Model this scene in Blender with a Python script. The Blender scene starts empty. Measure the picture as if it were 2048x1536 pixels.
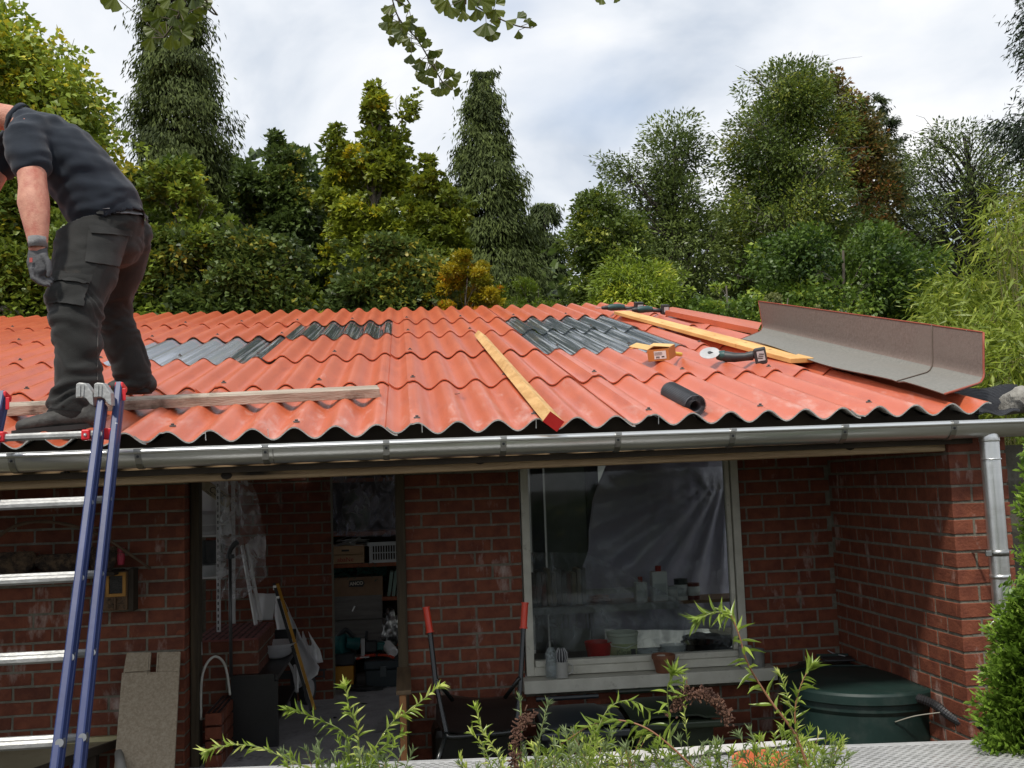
import bpy, math, random
import numpy as np
from mathutils import Vector, Matrix, Quaternion, noise as mnoise
from mathutils.bvhtree import BVHTree
random.seed(11); rng = np.random.default_rng(11)
SC = bpy.context.scene
COL = SC.collection
R = math.radians
# ---------------------------------------------------------------- camera
F, PITCH, ROLL, YAW, CZ = 2000.26, .1017, -.0338, .1106, 1.90
fw = Vector((math.sin(YAW)*math.cos(PITCH), math.cos(YAW)*math.cos(PITCH), math.sin(PITCH)))
r0 = Vector((math.cos(YAW), -math.sin(YAW), 0)); u0 = r0.cross(fw)
rt = r0*math.cos(ROLL)+u0*math.sin(ROLL); up = -r0*math.sin(ROLL)+u0*math.cos(ROLL)
cam = bpy.data.cameras.new('camera'); camo = bpy.data.objects.new('camera', cam); COL.objects.link(camo)
cam.sensor_width = 36; cam.lens = F/2048*36; cam.clip_start = .05; cam.clip_end = 2000
M3 = Matrix((rt, up, -fw)).transposed()
camo.matrix_world = Matrix.Translation((0, 0, CZ)) @ M3.to_4x4()
SC.camera = camo
# ---------------------------------------------------------------- sky, sun, exposure
SUN_EL, SUN_AZ = R(58), R(211)        # azimuth clockwise from +Y: from behind and left of the camera
w = bpy.data.worlds.new('World'); SC.world = w; w.use_nodes = True
nt = w.node_tree; nt.nodes.clear()
def N(t, **k):
    n = nt.nodes.new(t)
    for a, b in k.items(): setattr(n, a, b)
    return n
sky = N('ShaderNodeTexSky', sky_type='NISHITA', sun_disc=False, sun_elevation=SUN_EL, sun_rotation=SUN_AZ)
sky.air_density = 1.2; sky.dust_density = 1.5
tc = N('ShaderNodeTexCoord'); sep = N('ShaderNodeSeparateXYZ'); nt.links.new(tc.outputs['Generated'], sep.inputs[0])
dz = N('ShaderNodeMath', operation='ADD'); dz.inputs[1].default_value = .42
ab = N('ShaderNodeMath', operation='ABSOLUTE'); nt.links.new(sep.outputs[2], ab.inputs[0]); nt.links.new(ab.outputs[0], dz.inputs[0])
dx = N('ShaderNodeMath', operation='DIVIDE'); dy = N('ShaderNodeMath', operation='DIVIDE')
nt.links.new(sep.outputs[0], dx.inputs[0]); nt.links.new(sep.outputs[1], dy.inputs[0])
nt.links.new(dz.outputs[0], dx.inputs[1]); nt.links.new(dz.outputs[0], dy.inputs[1])
cb = N('ShaderNodeCombineXYZ'); nt.links.new(dx.outputs[0], cb.inputs[0]); nt.links.new(dy.outputs[0], cb.inputs[1])
n1 = N('ShaderNodeTexNoise'); n1.inputs['Scale'].default_value = 2.6; n1.inputs['Detail'].default_value = 6; n1.inputs['Roughness'].default_value = .52; n1.inputs['Distortion'].default_value = .35
n2 = N('ShaderNodeTexNoise'); n2.inputs['Scale'].default_value = 1.9; n2.inputs['Detail'].default_value = 4; n2.inputs['Roughness'].default_value = .5
mp = N('ShaderNodeMapping'); mp.inputs['Location'].default_value = (3.3, 1.7, 4); nt.links.new(cb.outputs[0], mp.inputs[0])
nt.links.new(cb.outputs[0], n1.inputs['Vector']); nt.links.new(mp.outputs[0], n2.inputs['Vector'])
rc = N('ShaderNodeValToRGB'); nt.links.new(n1.outputs['Fac'], rc.inputs[0])      # cloud brightness
e = rc.color_ramp.elements; e[0].position = .33; e[0].color = (3.4, 4.0, 4.9, 1); e[1].position = .66; e[1].color = (7.5, 7.5, 7.55, 1)
m_ = rc.color_ramp.elements.new(.50); m_.color = (5.9, 6.2, 6.65, 1)
rm = N('ShaderNodeValToRGB'); nt.links.new(n2.outputs['Fac'], rm.inputs[0])      # thin places in the cloud
e = rm.color_ramp.elements; e[0].position = .60; e[0].color = (0, 0, 0, 1); e[1].position = .74; e[1].color = (.5, .5, .5, 1)
mx = N('ShaderNodeMix', data_type='RGBA'); nt.links.new(rm.outputs[0], mx.inputs[0]); nt.links.new(rc.outputs[0], mx.inputs[6])
gn = N('ShaderNodeMix', data_type='RGBA', blend_type='MULTIPLY'); gn.inputs[0].default_value = 1; gn.inputs[7].default_value = (1.25, 1.25, 1.25, 1)
nt.links.new(sky.outputs[0], gn.inputs[6]); nt.links.new(gn.outputs[2], mx.inputs[7])
bg = N('ShaderNodeBackground'); bg.inputs[1].default_value = .1; nt.links.new(mx.outputs[2], bg.inputs[0])
wo = N('ShaderNodeOutputWorld'); nt.links.new(bg.outputs[0], wo.inputs[0])
sun = bpy.data.lights.new('sun', 'SUN'); sun.energy = 2.3; sun.angle = R(5); sun.color = (1, .95, .86)
so = bpy.data.objects.new('sun', sun); COL.objects.link(so)
sd = Vector((math.sin(SUN_AZ)*math.cos(SUN_EL), math.cos(SUN_AZ)*math.cos(SUN_EL), math.sin(SUN_EL)))
so.rotation_euler = sd.to_track_quat('Z', 'Y').to_euler(); so.location = sd*30
vs = SC.view_settings; SC.display_settings.display_device = 'sRGB'
vs.view_transform = 'Standard'; vs.look = 'None'; vs.gamma = 1; vs.exposure = .54; vs.use_curve_mapping = False
SC.render.engine = 'CYCLES'; SC.cycles.max_bounces = 8; SC.cycles.transparent_max_bounces = 24

# ---------------------------------------------------------------- where things stand
def ray(x, y): return fw+rt*((x-1024)/F)-up*((y-768)/F)
CAM = Vector((0, 0, CZ))
def at(x, y, Y):
    d = ray(x, y); return CAM+d*(Y/d.y)
def atX(x, y, X):
    d = ray(x, y); return CAM+d*(X/d.x)
def atZ(x, y, Z):
    d = ray(x, y); return CAM+d*((Z-CZ)/d.z)
RW, RSL, RUT = 1.062, .2518, .0084
RO = Vector((-1.0845, 4.4017, .2264+CZ))
RU = Vector((math.cos(RUT), 0, math.sin(RUT))); RV = Vector((0, math.cos(RSL), math.sin(RSL))); RN = RU.cross(RV).normalized()
def roofP(i, v, h=0): return RO+RU*(i*RW)+RV*v+RN*h
def onroof(x, y, h=0.05):
    d = ray(x, y); t = ((RO+RN*h-CAM).dot(RN))/d.dot(RN); return CAM+d*t
def roof_iv(x, y, h=.05):
    P = onroof(x, y, h)-RO; return P.dot(RU)/RW, P.dot(RV)

# ---------------------------------------------------------------- materials
MATS = {}
def mat(name, c1, c2=None, scale=8, rough=.6, metal=0, bump=0, bscale=None, stretch=(1, 1, 1), rnd=0, c3=None, s3=3, t3=(.55, .7), spec=.5, detail=5, world=False, sheen=0, coat=0, trans=0, alpha=1, contrast=(.35, .65), c3str=(1, 1, 1)):
    if name in MATS: return MATS[name]
    m = bpy.data.materials.new(name); m.use_nodes = True; t = m.node_tree; L = t.links.new
    b = t.nodes['Principled BSDF']
    def nn(ty, **k):
        n = t.nodes.new(ty)
        for a, bb in k.items(): setattr(n, a, bb)
        return n
    if world: co = nn('ShaderNodeNewGeometry').outputs['Position']
    else: co = nn('ShaderNodeTexCoord').outputs['Object']
    mpn = nn('ShaderNodeMapping'); mpn.inputs['Scale'].default_value = stretch; L(co, mpn.inputs[0])
    oi = nn('ShaderNodeObjectInfo')
    c2 = c2 or tuple(min(1, x*1.25) for x in c1)
    n = nn('ShaderNodeTexNoise'); n.inputs['Scale'].default_value = scale; n.inputs['Detail'].default_value = detail; n.inputs['Roughness'].default_value = .6; L(mpn.outputs[0], n.inputs['Vector'])
    if not world:
        n.noise_dimensions = '4D'; mm = nn('ShaderNodeMath', operation='MULTIPLY'); mm.inputs[1].default_value = 37; L(oi.outputs['Random'], mm.inputs[0]); L(mm.outputs[0], n.inputs['W'])
    r = nn('ShaderNodeValToRGB'); L(n.outputs['Fac'], r.inputs[0])
    r.color_ramp.elements[0].position = contrast[0]; r.color_ramp.elements[0].color = (*c1, 1); r.color_ramp.elements[1].position = contrast[1]; r.color_ramp.elements[1].color = (*c2, 1)
    out = r.outputs[0]
    if c3:
        nb = nn('ShaderNodeTexNoise'); nb.inputs['Scale'].default_value = s3; nb.inputs['Detail'].default_value = 6; nb.inputs['Roughness'].default_value = .65
        
        mq = nn('ShaderNodeMapping'); mq.inputs['Scale'].default_value = c3str; L(mpn.outputs[0] if not world else co, mq.inputs[0]); L(mq.outputs[0], nb.inputs['Vector'])
        r2 = nn('ShaderNodeValToRGB'); r2.color_ramp.elements[0].position = t3[0]; r2.color_ramp.elements[1].position = t3[1]; r2.color_ramp.elements[0].color = (0, 0, 0, 1); L(nb.outputs['Fac'], r2.inputs[0])
        x = nn('ShaderNodeMix', data_type='RGBA'); L(r2.outputs[0], x.inputs[0]); L(out, x.inputs[6]); x.inputs[7].default_value = (*c3, 1); out = x.outputs[2]
    if rnd:
        h = nn('ShaderNodeHueSaturation'); mr = nn('ShaderNodeMapRange'); mr.inputs[3].default_value = 1-rnd; mr.inputs[4].default_value = 1+rnd
        L(oi.outputs['Random'], mr.inputs[0]); L(mr.outputs[0], h.inputs['Value']); L(out, h.inputs['Color']); out = h.outputs[0]
    L(out, b.inputs['Base Color'])
    b.inputs['Roughness'].default_value = rough; b.inputs['Metallic'].default_value = metal
    b.inputs['Specular IOR Level'].default_value = spec
    if sheen: b.inputs['Sheen Weight'].default_value = sheen
    if coat: b.inputs['Coat Weight'].default_value = coat; b.inputs['Coat Roughness'].default_value = .15
    if trans: b.inputs['Transmission Weight'].default_value = trans
    if alpha < 1: b.inputs['Alpha'].default_value = alpha
    if bump:
        bn = nn('ShaderNodeBump'); bn.inputs['Strength'].default_value = bump; bn.inputs['Distance'].default_value = .01
        n3 = nn('ShaderNodeTexNoise'); n3.inputs['Scale'].default_value = bscale or scale*4; n3.inputs['Detail'].default_value = 4; L(mpn.outputs[0], n3.inputs['Vector']); L(n3.outputs['Fac'], bn.inputs['Height']); L(bn.outputs[0], b.inputs['Normal'])
    MATS[name] = m; m['out'] = 1
    return m
def film(name, col, a, rough=.15, bump=.6, bscale=9, stretch=(1, 1, 1), amax=None):
    """thin clear plastic: mostly see-through, milky and glossy where it creases"""
    m = bpy.data.materials.new(name); m.use_nodes = True; t = m.node_tree; L = t.links.new; t.nodes.clear()
    o = t.nodes.new('ShaderNodeOutputMaterial'); p = t.nodes.new('ShaderNodeBsdfPrincipled'); tr = t.nodes.new('ShaderNodeBsdfTransparent')
    p.inputs['Base Color'].default_value = (*col, 1); p.inputs['Roughness'].default_value = rough
    c = t.nodes.new('ShaderNodeTexCoord'); mp_ = t.nodes.new('ShaderNodeMapping'); mp_.inputs['Scale'].default_value = stretch; L(c.outputs['Object'], mp_.inputs[0])
    n = t.nodes.new('ShaderNodeTexNoise'); n.inputs['Scale'].default_value = bscale; n.inputs['Detail'].default_value = 7; n.inputs['Distortion'].default_value = 1.4; L(mp_.outputs[0], n.inputs['Vector'])
    b = t.nodes.new('ShaderNodeBump'); b.inputs['Strength'].default_value = bump; b.inputs['Distance'].default_value = .03; L(n.outputs['Fac'], b.inputs['Height']); L(b.outputs[0], p.inputs['Normal'])
    r = t.nodes.new('ShaderNodeMapRange'); r.inputs[1].default_value = .42; r.inputs[2].default_value = .66; r.inputs[3].default_value = a; r.inputs[4].default_value = amax or min(1, a+.3); L(n.outputs['Fac'], r.inputs[0])
    x = t.nodes.new('ShaderNodeMixShader'); L(r.outputs[0], x.inputs[0]); L(tr.outputs[0], x.inputs[1]); L(p.outputs[0], x.inputs[2]); L(x.outputs[0], o.inputs[0])
    MATS[name] = m; return m
def leafmat(name, c1, c2, c3=None, rough=.45, tl=.35, p3=.93):
    """tone (0-1) picks the leaf's own colour; leaves let some light through"""
    m = bpy.data.materials.new(name); m.use_nodes = True; t = m.node_tree; L = t.links.new; t.nodes.clear()
    o = t.nodes.new('ShaderNodeOutputMaterial'); p = t.nodes.new('ShaderNodeBsdfPrincipled'); tr = t.nodes.new('ShaderNodeBsdfTranslucent')
    a = t.nodes.new('ShaderNodeAttribute'); a.attribute_name = 'tone'
    r = t.nodes.new('ShaderNodeValToRGB'); L(a.outputs['Fac'], r.inputs[0])
    e = r.color_ramp.elements; e[0].position = 0; e[0].color = (*c1, 1); e[1].position = .85 if c3 else 1; e[1].color = (*c2, 1)
    if c3: k = e.new(p3); k.color = (*c3, 1)
    p.inputs['Roughness'].default_value = rough; L(r.outputs[0], p.inputs['Base Color']); L(r.outputs[0], tr.inputs[0])
    x = t.nodes.new('ShaderNodeMixShader'); x.inputs[0].default_value = tl; L(p.outputs[0], x.inputs[1]); L(tr.outputs[0], x.inputs[2]); L(x.outputs[0], o.inputs[0])
    MATS[name] = m; return m

# ---------------------------------------------------------------- mesh helpers
def tag(o, label=None, cat=None, group=None, kind=None):
    if label: o['label'] = label
    if cat: o['category'] = cat
    if group: o['group'] = group
    if kind: o['kind'] = kind
    return o
def empty(name, loc, label=None, cat=None, group=None, kind=None):
    o = bpy.data.objects.new(name, None); COL.objects.link(o); o.location = loc; o.empty_display_size = .1
    return tag(o, label, cat, group, kind)
def root_inv(p):
    m = p.matrix_basis.copy()
    while p.parent: p = p.parent; m = p.matrix_basis @ m if False else m
    return m
def put(o, parent):
    """parent without moving: everything is modelled in world coordinates; every parent is an Empty at L or a mesh at the origin"""
    o.parent = parent
    if parent.get('_w') is None and parent.type == 'EMPTY' and parent.parent is None:
        o.matrix_parent_inverse = parent.matrix_basis.inverted()
    return o
class MB:
    def __init__(s): s.v = []; s.f = []
    def add(s, vs, fs):
        k = len(s.v); s.v += [tuple(x) for x in vs]; s.f += [tuple(i+k for i in f) for f in fs]; return s
    def box(s, c, d, rot=None, wob=0):
        c = Vector(c); q = rot or Matrix.Identity(3); vs = []
        for z in (-.5, .5):
            for y in (-.5, .5):
                for x in (-.5, .5):
                    p = Vector((x*d[0]*(1+random.uniform(-wob, wob)), y*d[1]*(1+random.uniform(-wob, wob)), z*d[2]*(1+random.uniform(-wob, wob)))); vs.append(c+q @ p)
        return s.add(vs, [(0, 2, 3, 1), (4, 5, 7, 6), (0, 1, 5, 4), (2, 6, 7, 3), (0, 4, 6, 2), (1, 3, 7, 5)])
    def span(s, a, b):
        a = Vector(a); b = Vector(b); return s.box((a+b)/2, [abs(b[i]-a[i]) for i in range(3)])
    def prism(s, pts, ext):
        """closed polygon pts (3d) extruded along ext"""
        ext = Vector(ext); n = len(pts); vs = [Vector(p) for p in pts]+[Vector(p)+ext for p in pts]
        return s.add(vs, [tuple(range(n))[::-1], tuple(range(n, 2*n))]+[(i, (i+1) % n, (i+1) % n+n, i+n) for i in range(n)])
    def bar(s, a, b, w, h, upv=(0, 0, 1)):
        a = Vector(a); b = Vector(b); z = (b-a).normalized(); x = Vector(upv).cross(z)
        if x.length < 1e-4: x = Vector((1, 0, 0)).cross(z)
        x.normalize(); y = z.cross(x); q = Matrix((x, y, z)).transposed()
        return s.box((a+b)/2, (w, h, (b-a).length), q)
    def tube(s, pts, r, n=8, caps=True, ry=None, ref=None):
        pts = [Vector(p) for p in pts]; m = len(pts)
        if not hasattr(r, '__len__'): r = [r]*m
        ry = ry or r; vs = []; px = None
        for i, p in enumerate(pts):
            t = (pts[min(i+1, m-1)]-pts[max(i-1, 0)]).normalized()
            if ref: x = Vector(ref)-t*Vector(ref).dot(t)
            else: x = px-t*px.dot(t) if px else t.orthogonal()
            if x.length < 1e-5: x = t.orthogonal()
            x.normalize(); px = x; y = t.cross(x)
            for k in range(n):
                a = 2*math.pi*k/n; vs.append(p+x*(math.cos(a)*ry[i])+y*(math.sin(a)*r[i]))
        fs = [(i*n+k, i*n+(k+1) % n, (i+1)*n+(k+1) % n, (i+1)*n+k) for i in range(m-1) for k in range(n)]
        if caps: fs += [tuple(range(n))[::-1], tuple(range((m-1)*n, m*n))]
        return s.add(vs, fs)
    def lathe(s, prof, c, n=20, axis=None, sx=1, sy=1):
        """prof [(r, z)...] turned round the axis through c"""
        q = Vector((0, 0, 1)).rotation_difference(Vector(axis or (0, 0, 1))).to_matrix(); c = Vector(c); vs = []; m = len(prof)
        for (r_, z) in prof:
            for k in range(n):
                a = 2*math.pi*k/n; vs.append(c+q @ Vector((r_*math.cos(a)*sx, r_*math.sin(a)*sy, z)))
        fs = [(i*n+k, i*n+(k+1) % n, (i+1)*n+(k+1) % n, (i+1)*n+k) for i in range(m-1) for k in range(n)]
        if prof[0][0] > 1e-4: fs.append(tuple(range(n))[::-1])
        if prof[-1][0] > 1e-4: fs.append(tuple(range((m-1)*n, m*n)))
        return s.add(vs, fs)
    def grid(s, P):
        """P: rows x cols of points"""
        a = len(P); b = len(P[0]); return s.add([p for r_ in P for p in r_], [(i*b+j, i*b+j+1, (i+1)*b+j+1, (i+1)*b+j) for i in range(a-1) for j in range(b-1)])
    def slab(s, P, ext):
        """a sheet P of points with thickness ext (vector)"""
        a = len(P); b = len(P[0]); k = a*b; e_ = Vector(ext)
        vs = [Vector(p) for r_ in P for p in r_]; vs += [p+e_ for p in vs]; fs = []
        for i in range(a-1):
            for j in range(b-1):
                q = (i*b+j, i*b+j+1, (i+1)*b+j+1, (i+1)*b+j); fs += [q[::-1], tuple(x+k for x in q)]
        for j in range(b-1): fs += [(j, j+1, j+1+k, j+k), ((a-1)*b+j+1, (a-1)*b+j, (a-1)*b+j+k, (a-1)*b+j+1+k)]
        for i in range(a-1): fs += [((i+1)*b, i*b, i*b+k, (i+1)*b+k), (i*b+b-1, (i+1)*b+b-1, (i+1)*b+b-1+k, i*b+b-1+k)]
        return s.add(vs, fs)
    def mesh(s, name, m=None, smooth=False):
        me = bpy.data.meshes.new(name); me.from_pydata(s.v, [], s.f); me.validate()
        import bmesh
        bm = bmesh.new(); bm.from_mesh(me); bmesh.ops.recalc_face_normals(bm, faces=bm.faces); bm.to_mesh(me); bm.free()
        if m: me.materials.append(m)
        if smooth: me.shade_smooth() if smooth is True else me.shade_auto_smooth(angle=smooth) if hasattr(me, 'shade_auto_smooth') else me.shade_smooth()
        if smooth and smooth is not True: sharp(me, smooth)
        me.update(); return me
    def obj(s, name, m=None, parent=None, smooth=False, bevel=0, **k):
        me = s.mesh(name, m, smooth); o = bpy.data.objects.new(name, me); COL.objects.link(o)
        if parent: put(o, parent)
        if bevel:
            b = o.modifiers.new('bevel', 'BEVEL'); b.width = bevel; b.segments = 2; b.limit_method = 'ANGLE'
        return tag(o, **k)
def sharp(me, ang):
    import bmesh
    bm = bmesh.new(); bm.from_mesh(me)
    for f in bm.faces: f.smooth = True
    for e_ in bm.edges:
        if len(e_.link_faces) == 2 and e_.calc_face_angle(0) > ang: e_.smooth = False
    bm.to_mesh(me); bm.free()
def inst(name, me, parent, M, **k):
    o = bpy.data.objects.new(name, me); COL.objects.link(o); o.matrix_basis = M
    if parent: put(o, parent)
    return tag(o, **k)
def text(s, name, M, size, m, parent, ext=.0015, bold=0, sx=1):
    cu = bpy.data.curves.new(name, 'FONT'); cu.body = s; cu.size = size; cu.extrude = ext; cu.align_x = 'CENTER'; cu.align_y = 'CENTER'; cu.offset = bold
    o = bpy.data.objects.new(name, cu); COL.objects.link(o); o.matrix_basis = M
    bpy.context.view_layer.update()
    me = bpy.data.meshes.new_from_object(o.evaluated_get(bpy.context.evaluated_depsgraph_get())); bpy.data.objects.remove(o)
    me.materials.clear(); me.materials.append(m)
    o = bpy.data.objects.new(name, me); COL.objects.link(o); o.matrix_basis = M @ Matrix.Diagonal((sx, 1, 1, 1))
    if parent: put(o, parent)
    return o
def frame(o, x, y, z=None):
    x = Vector(x).normalized(); y = Vector(y); y = (y-x*y.dot(x)).normalized(); z = x.cross(y)
    m = Matrix((x, y, z)).transposed().to_4x4(); m.translation = Vector(o); return m
def bez(p, n=12):
    """smooth curve through the points"""
    p = [Vector(q) for q in p]; out = []
    for i in range(len(p)-1):
        a = p[max(i-1, 0)]; b = p[i]; c = p[i+1]; d = p[min(i+2, len(p)-1)]
        for k in range(n):
            t = k/n; out.append(.5*((2*b)+(-a+c)*t+(2*a-5*b+4*c-d)*t*t+(-a+3*b-3*c+d)*t**3))
    return out+[p[-1]]
def nz(p, s=1.0): return mnoise.noise(Vector(p)*s)
# ================================================================ setting
FLO = CZ-1.50; WY = 5.8058
g_m = mat('soil', (.025, .022, .015), (.06, .055, .03), scale=3, rough=.95, bump=.6, world=True)
P = []
for i in range(41):
    row = []
    for j in range(41):
        x = -300+600*((j/40-.5)*2)**3*.5+300 if False else ((j/20-1)**3)*300; y = ((i/20-1)**3)*300+10
        row.append((x, y, 0))
    P.append(row)
MB().grid(P).obj('ground', g_m, kind='structure')
conc = mat('concrete_floor', (.30, .29, .30), (.44, .43, .45), scale=7, rough=.85, bump=.5, bscale=60, c3=(.14, .14, .14), s3=9, t3=(.58, .72))
MB().span((-3.6, WY+.04, .02), (2.6, 11.6, FLO)).obj('floor', conc, kind='structure')

# ================================================================ shed
shed = empty('brick_shed', (0, 5.8, 0), 'low red brick shed with an open doorway, a big window and a corrugated orange roof', 'shed')
mortar = mat('mortar', (.14, .13, .10), (.21, .195, .155), scale=30, rough=.95, bump=.5, c3=(.30, .29, .26), s3=7, t3=(.6, .75), world=True)
brick_m = mat('brick_red', (.115, .028, .013), (.185, .052, .024), scale=14, rough=.8, bump=.35, bscale=90, rnd=.26, c3=(.46, .39, .35), s3=5.2, t3=(.59, .80), world=True, c3str=(1.5, 1.5, .55))
old_m = mat('brick_dusty', (.10, .018, .014), (.17, .035, .025), scale=14, rough=.85, bump=.3, bscale=90, rnd=.2, c3=(.2, .15, .14), s3=5, t3=(.58, .74), world=True)
BW, BH, BD, JO = .2, .0764, .05, .0125
variants = []
for k in range(5):
    import bmesh
    bm = bmesh.new(); bmesh.ops.create_cube(bm, size=1)
    for v in bm.verts: v.co = Vector((v.co.x*(BW-JO), v.co.y*BD, v.co.z*(BH-JO)))+Vector((random.uniform(-.0015, .0015), random.uniform(-.001, .001), random.uniform(-.0015, .0015)))
    bmesh.ops.bevel(bm, geom=[e_ for e_ in bm.edges], offset=.0025, segments=1, affect='EDGES')
    me = bpy.data.meshes.new('brick'); bm.to_mesh(me); bm.free(); me.materials.append(brick_m); variants.append(me)
bricks = []          # (importance, wall, matrix, mesh)
def brick(wall, c, yaw, sx, imp, m=None):
    M = Matrix.Translation(c) @ Matrix.Rotation(yaw, 4, 'Z') @ Matrix.Diagonal((sx, 1, 1, 1))
    bricks.append((imp, wall, M, random.choice(variants)))
def brickface(wall, A, dirv, L, zrow0, nrows, off, yaw, imp, skip=None, y_in=0):
    """courses of bricks: A start point of the face (plan), dirv unit along, L length; zrow0 = top of the top course; off = phase in bricks"""
    dirv = Vector(dirv).normalized(); nrm = Vector((dirv.y, -dirv.x, 0))
    for r_ in range(nrows):
        ph = ((off+.5*r_) % 1)*BW; s0 = -ph
        z = zrow0-r_*BH-BH/2
        while s0 < L-1e-4:
            a = max(s0, 0)+JO/2*(s0 < 0)*0; b = min(s0+BW, L)
            if b-a > .03:
                aa = a+(JO/2 if a > 0 else 0); bb = b-(JO/2 if b < L else 0)
                c = Vector(A)+dirv*((aa+bb)/2)-nrm*(BD/2-.0005+random.uniform(-.0008, .0008)); c.z = z
                if not (skip and skip((aa+bb)/2, z)):
                    brick(wall, c, yaw, (bb-aa)/(BW-JO), imp)
            s0 += BW
WY = 5.8058
def wall_core(x0, x1, y0, y1, z0, z1): return MB().span((x0, y0, z0), (x1, y1, z1)).obj('wall', mortar, shed)
z_top = CZ+.42
zr = CZ+.0115                       # mortar line measured on the middle pier
zt = zr+4*BH
# left wall, middle pier, right wall, return wall, its outer end
wl = wall_core(-3.5, -1.226, WY+.004, WY+.3, 0, z_top)
XL0, ZL0 = -1.624, CZ-.6484        # a head joint and a bed joint of the left wall
ztl = ZL0+13.5*BH
brickface(wl, (-3.42, WY, 0), (1, 0, 0), 3.42-1.222, ztl, 26, ((-3.42-XL0)/BW+.5*13) % 1, 0, 3)
# reveal beside the post
brickface(wl, (-1.222, WY, 0), (0, 1, 0), .3, ztl, 26, .0, R(90), 2)
wp = wall_core(-.01, .665, WY+.004, WY+.3, 0, z_top)
brickface(wp, (-.014, WY, 0), (1, 0, 0), .679, zt, 25, ((-.014-.096)/BW) % 1, 0, 3)
wr = wall_core(1.985, 2.56, WY+.004, WY+.3, 0, z_top)
brickface(wr, (1.981, WY, 0), (1, 0, 0), .56, CZ-.2492+8*BH, 29, ((1.981-2.1198)/BW) % 1, 0, 2)
wu = wall_core(.665, 1.985, WY+.004, WY+.3, 0, CZ-1.16)
brickface(wu, (.665, WY, 0), (1, 0, 0), 1.31, CZ-1.19, 9, .3, 0, 1)
wb = wall_core(2.544, 2.82, 4.454, WY+.3, 0, CZ+.17)
brickface(wb, (2.540, WY, 0), (0, -1, 0), WY-4.45, CZ+.16, 26, .35, R(90), 3)
brickface(wb, (2.540, 4.45, 0), (1, 0, 0), .285, CZ+.16, 26, .0, 0, 3)
# back walls, cut low out of view to let more light inside
wall_core(-3.6, 2.8, 11.4, 11.6, 0, CZ+.3)
bounce_m = mat('bounce_white', (.62, .61, .57), (.72, .71, .67), scale=4, rough=.9)  # white finish made up for the inner walls to bounce light indoors
for x0_, x1_, y0_ in ((-3.6, -3.4, 4.6), (2.6, 2.78, 4.6)):
    def zz(y): return RO.z+(y-RO.y)*math.tan(RSL)-.06
    # side walls get a wide unseen opening, added to brighten the interior
    MB().prism([(x0_, y0_, 0), (x0_, 6.3, 0), (x0_, 6.3, zz(6.3)), (x0_, y0_, zz(y0_))], (x1_-x0_, 0, 0)).obj('gable_wall', bounce_m, shed)
    MB().prism([(x0_, 6.3, 0), (x0_, 9.2, 0), (x0_, 9.2, FLO+.1), (x0_, 6.3, FLO+.1)], (x1_-x0_, 0, 0)).obj('gable_wall', bounce_m, shed)
    MB().prism([(x0_, 9.2, 0), (x0_, 11.6, 0), (x0_, 11.6, zz(11.6)), (x0_, 9.2, zz(9.2))], (x1_-x0_, 0, 0)).obj('gable_wall', bounce_m, shed)
wi = wall_core(-1.45, -.545, 7.604, 7.84, FLO, CZ+.9)
brickface(wi, (-1.45, 7.6, 0), (1, 0, 0), .905, CZ+.62, 28, .3, 0, 1)
MB().span((-1.45, 9.0, FLO), (2.58, 9.1, CZ+.35)).obj('wall', bounce_m, shed); MB().span((-3.39, WY+.31, FLO), (-1.23, WY+.33, CZ+.6)).obj('wall', bounce_m, shed)  # partition cut low and unseen white lining added to brighten the interior
wall_core(.02, .06, WY+.3, 8.99, FLO, CZ+.4) if False else None
# interior piers built of perforated bricks
wq = MB().span((-1.30, 6.404, FLO), (-.912, 7.2, CZ-.885)).obj('wall', mortar, shed)
brickface(wq, (-.908, 6.40, 0), (0, 1, 0), .8, CZ-.88, 9, .2, R(90), 1)
brickface(wq, (-1.30, 6.40, 0), (1, 0, 0), .392, CZ-.88, 9, .5, 0, 1)
bricks.sort(key=lambda t: -t[0])
nb = 0; rest = {}
for k, (imp, wall, M, me) in enumerate(bricks):
    if nb < 300:
        o = inst('brick', me, wall, M); nb += 1
    else: rest.setdefault(wall.name, (wall, MB()))[1].add([M @ v.co for v in me.vertices], [tuple(p.vertices) for p in me.polygons])
for wn, (wall, mb) in rest.items(): mb.obj('brick', brick_m if wn else old_m, wall, kind='stuff')
# perforated top bricks of the two low piers
hole_m = mat('brick_hole', (.012, .004, .004), rough=.9)
tb = mat('brick_top', (.13, .035, .03), (.24, .08, .07), scale=12, rough=.85, bump=.4)
for k in range(7):
    z = CZ-.878; y = 6.44+k*.11
    b = MB().box((-1.105, y, z), (.39, .098, .012)).obj('brick', tb, wq)
    h = MB()
    for i in range(9):
        for j in range(3): h.lathe([(.0, 0), (.009, .0001), (.009, .006)], (-1.265+i*.04, y-.03+j*.03, z+.0012), 6)
    h.obj('hole', hole_m, wq, kind='stuff')
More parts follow.
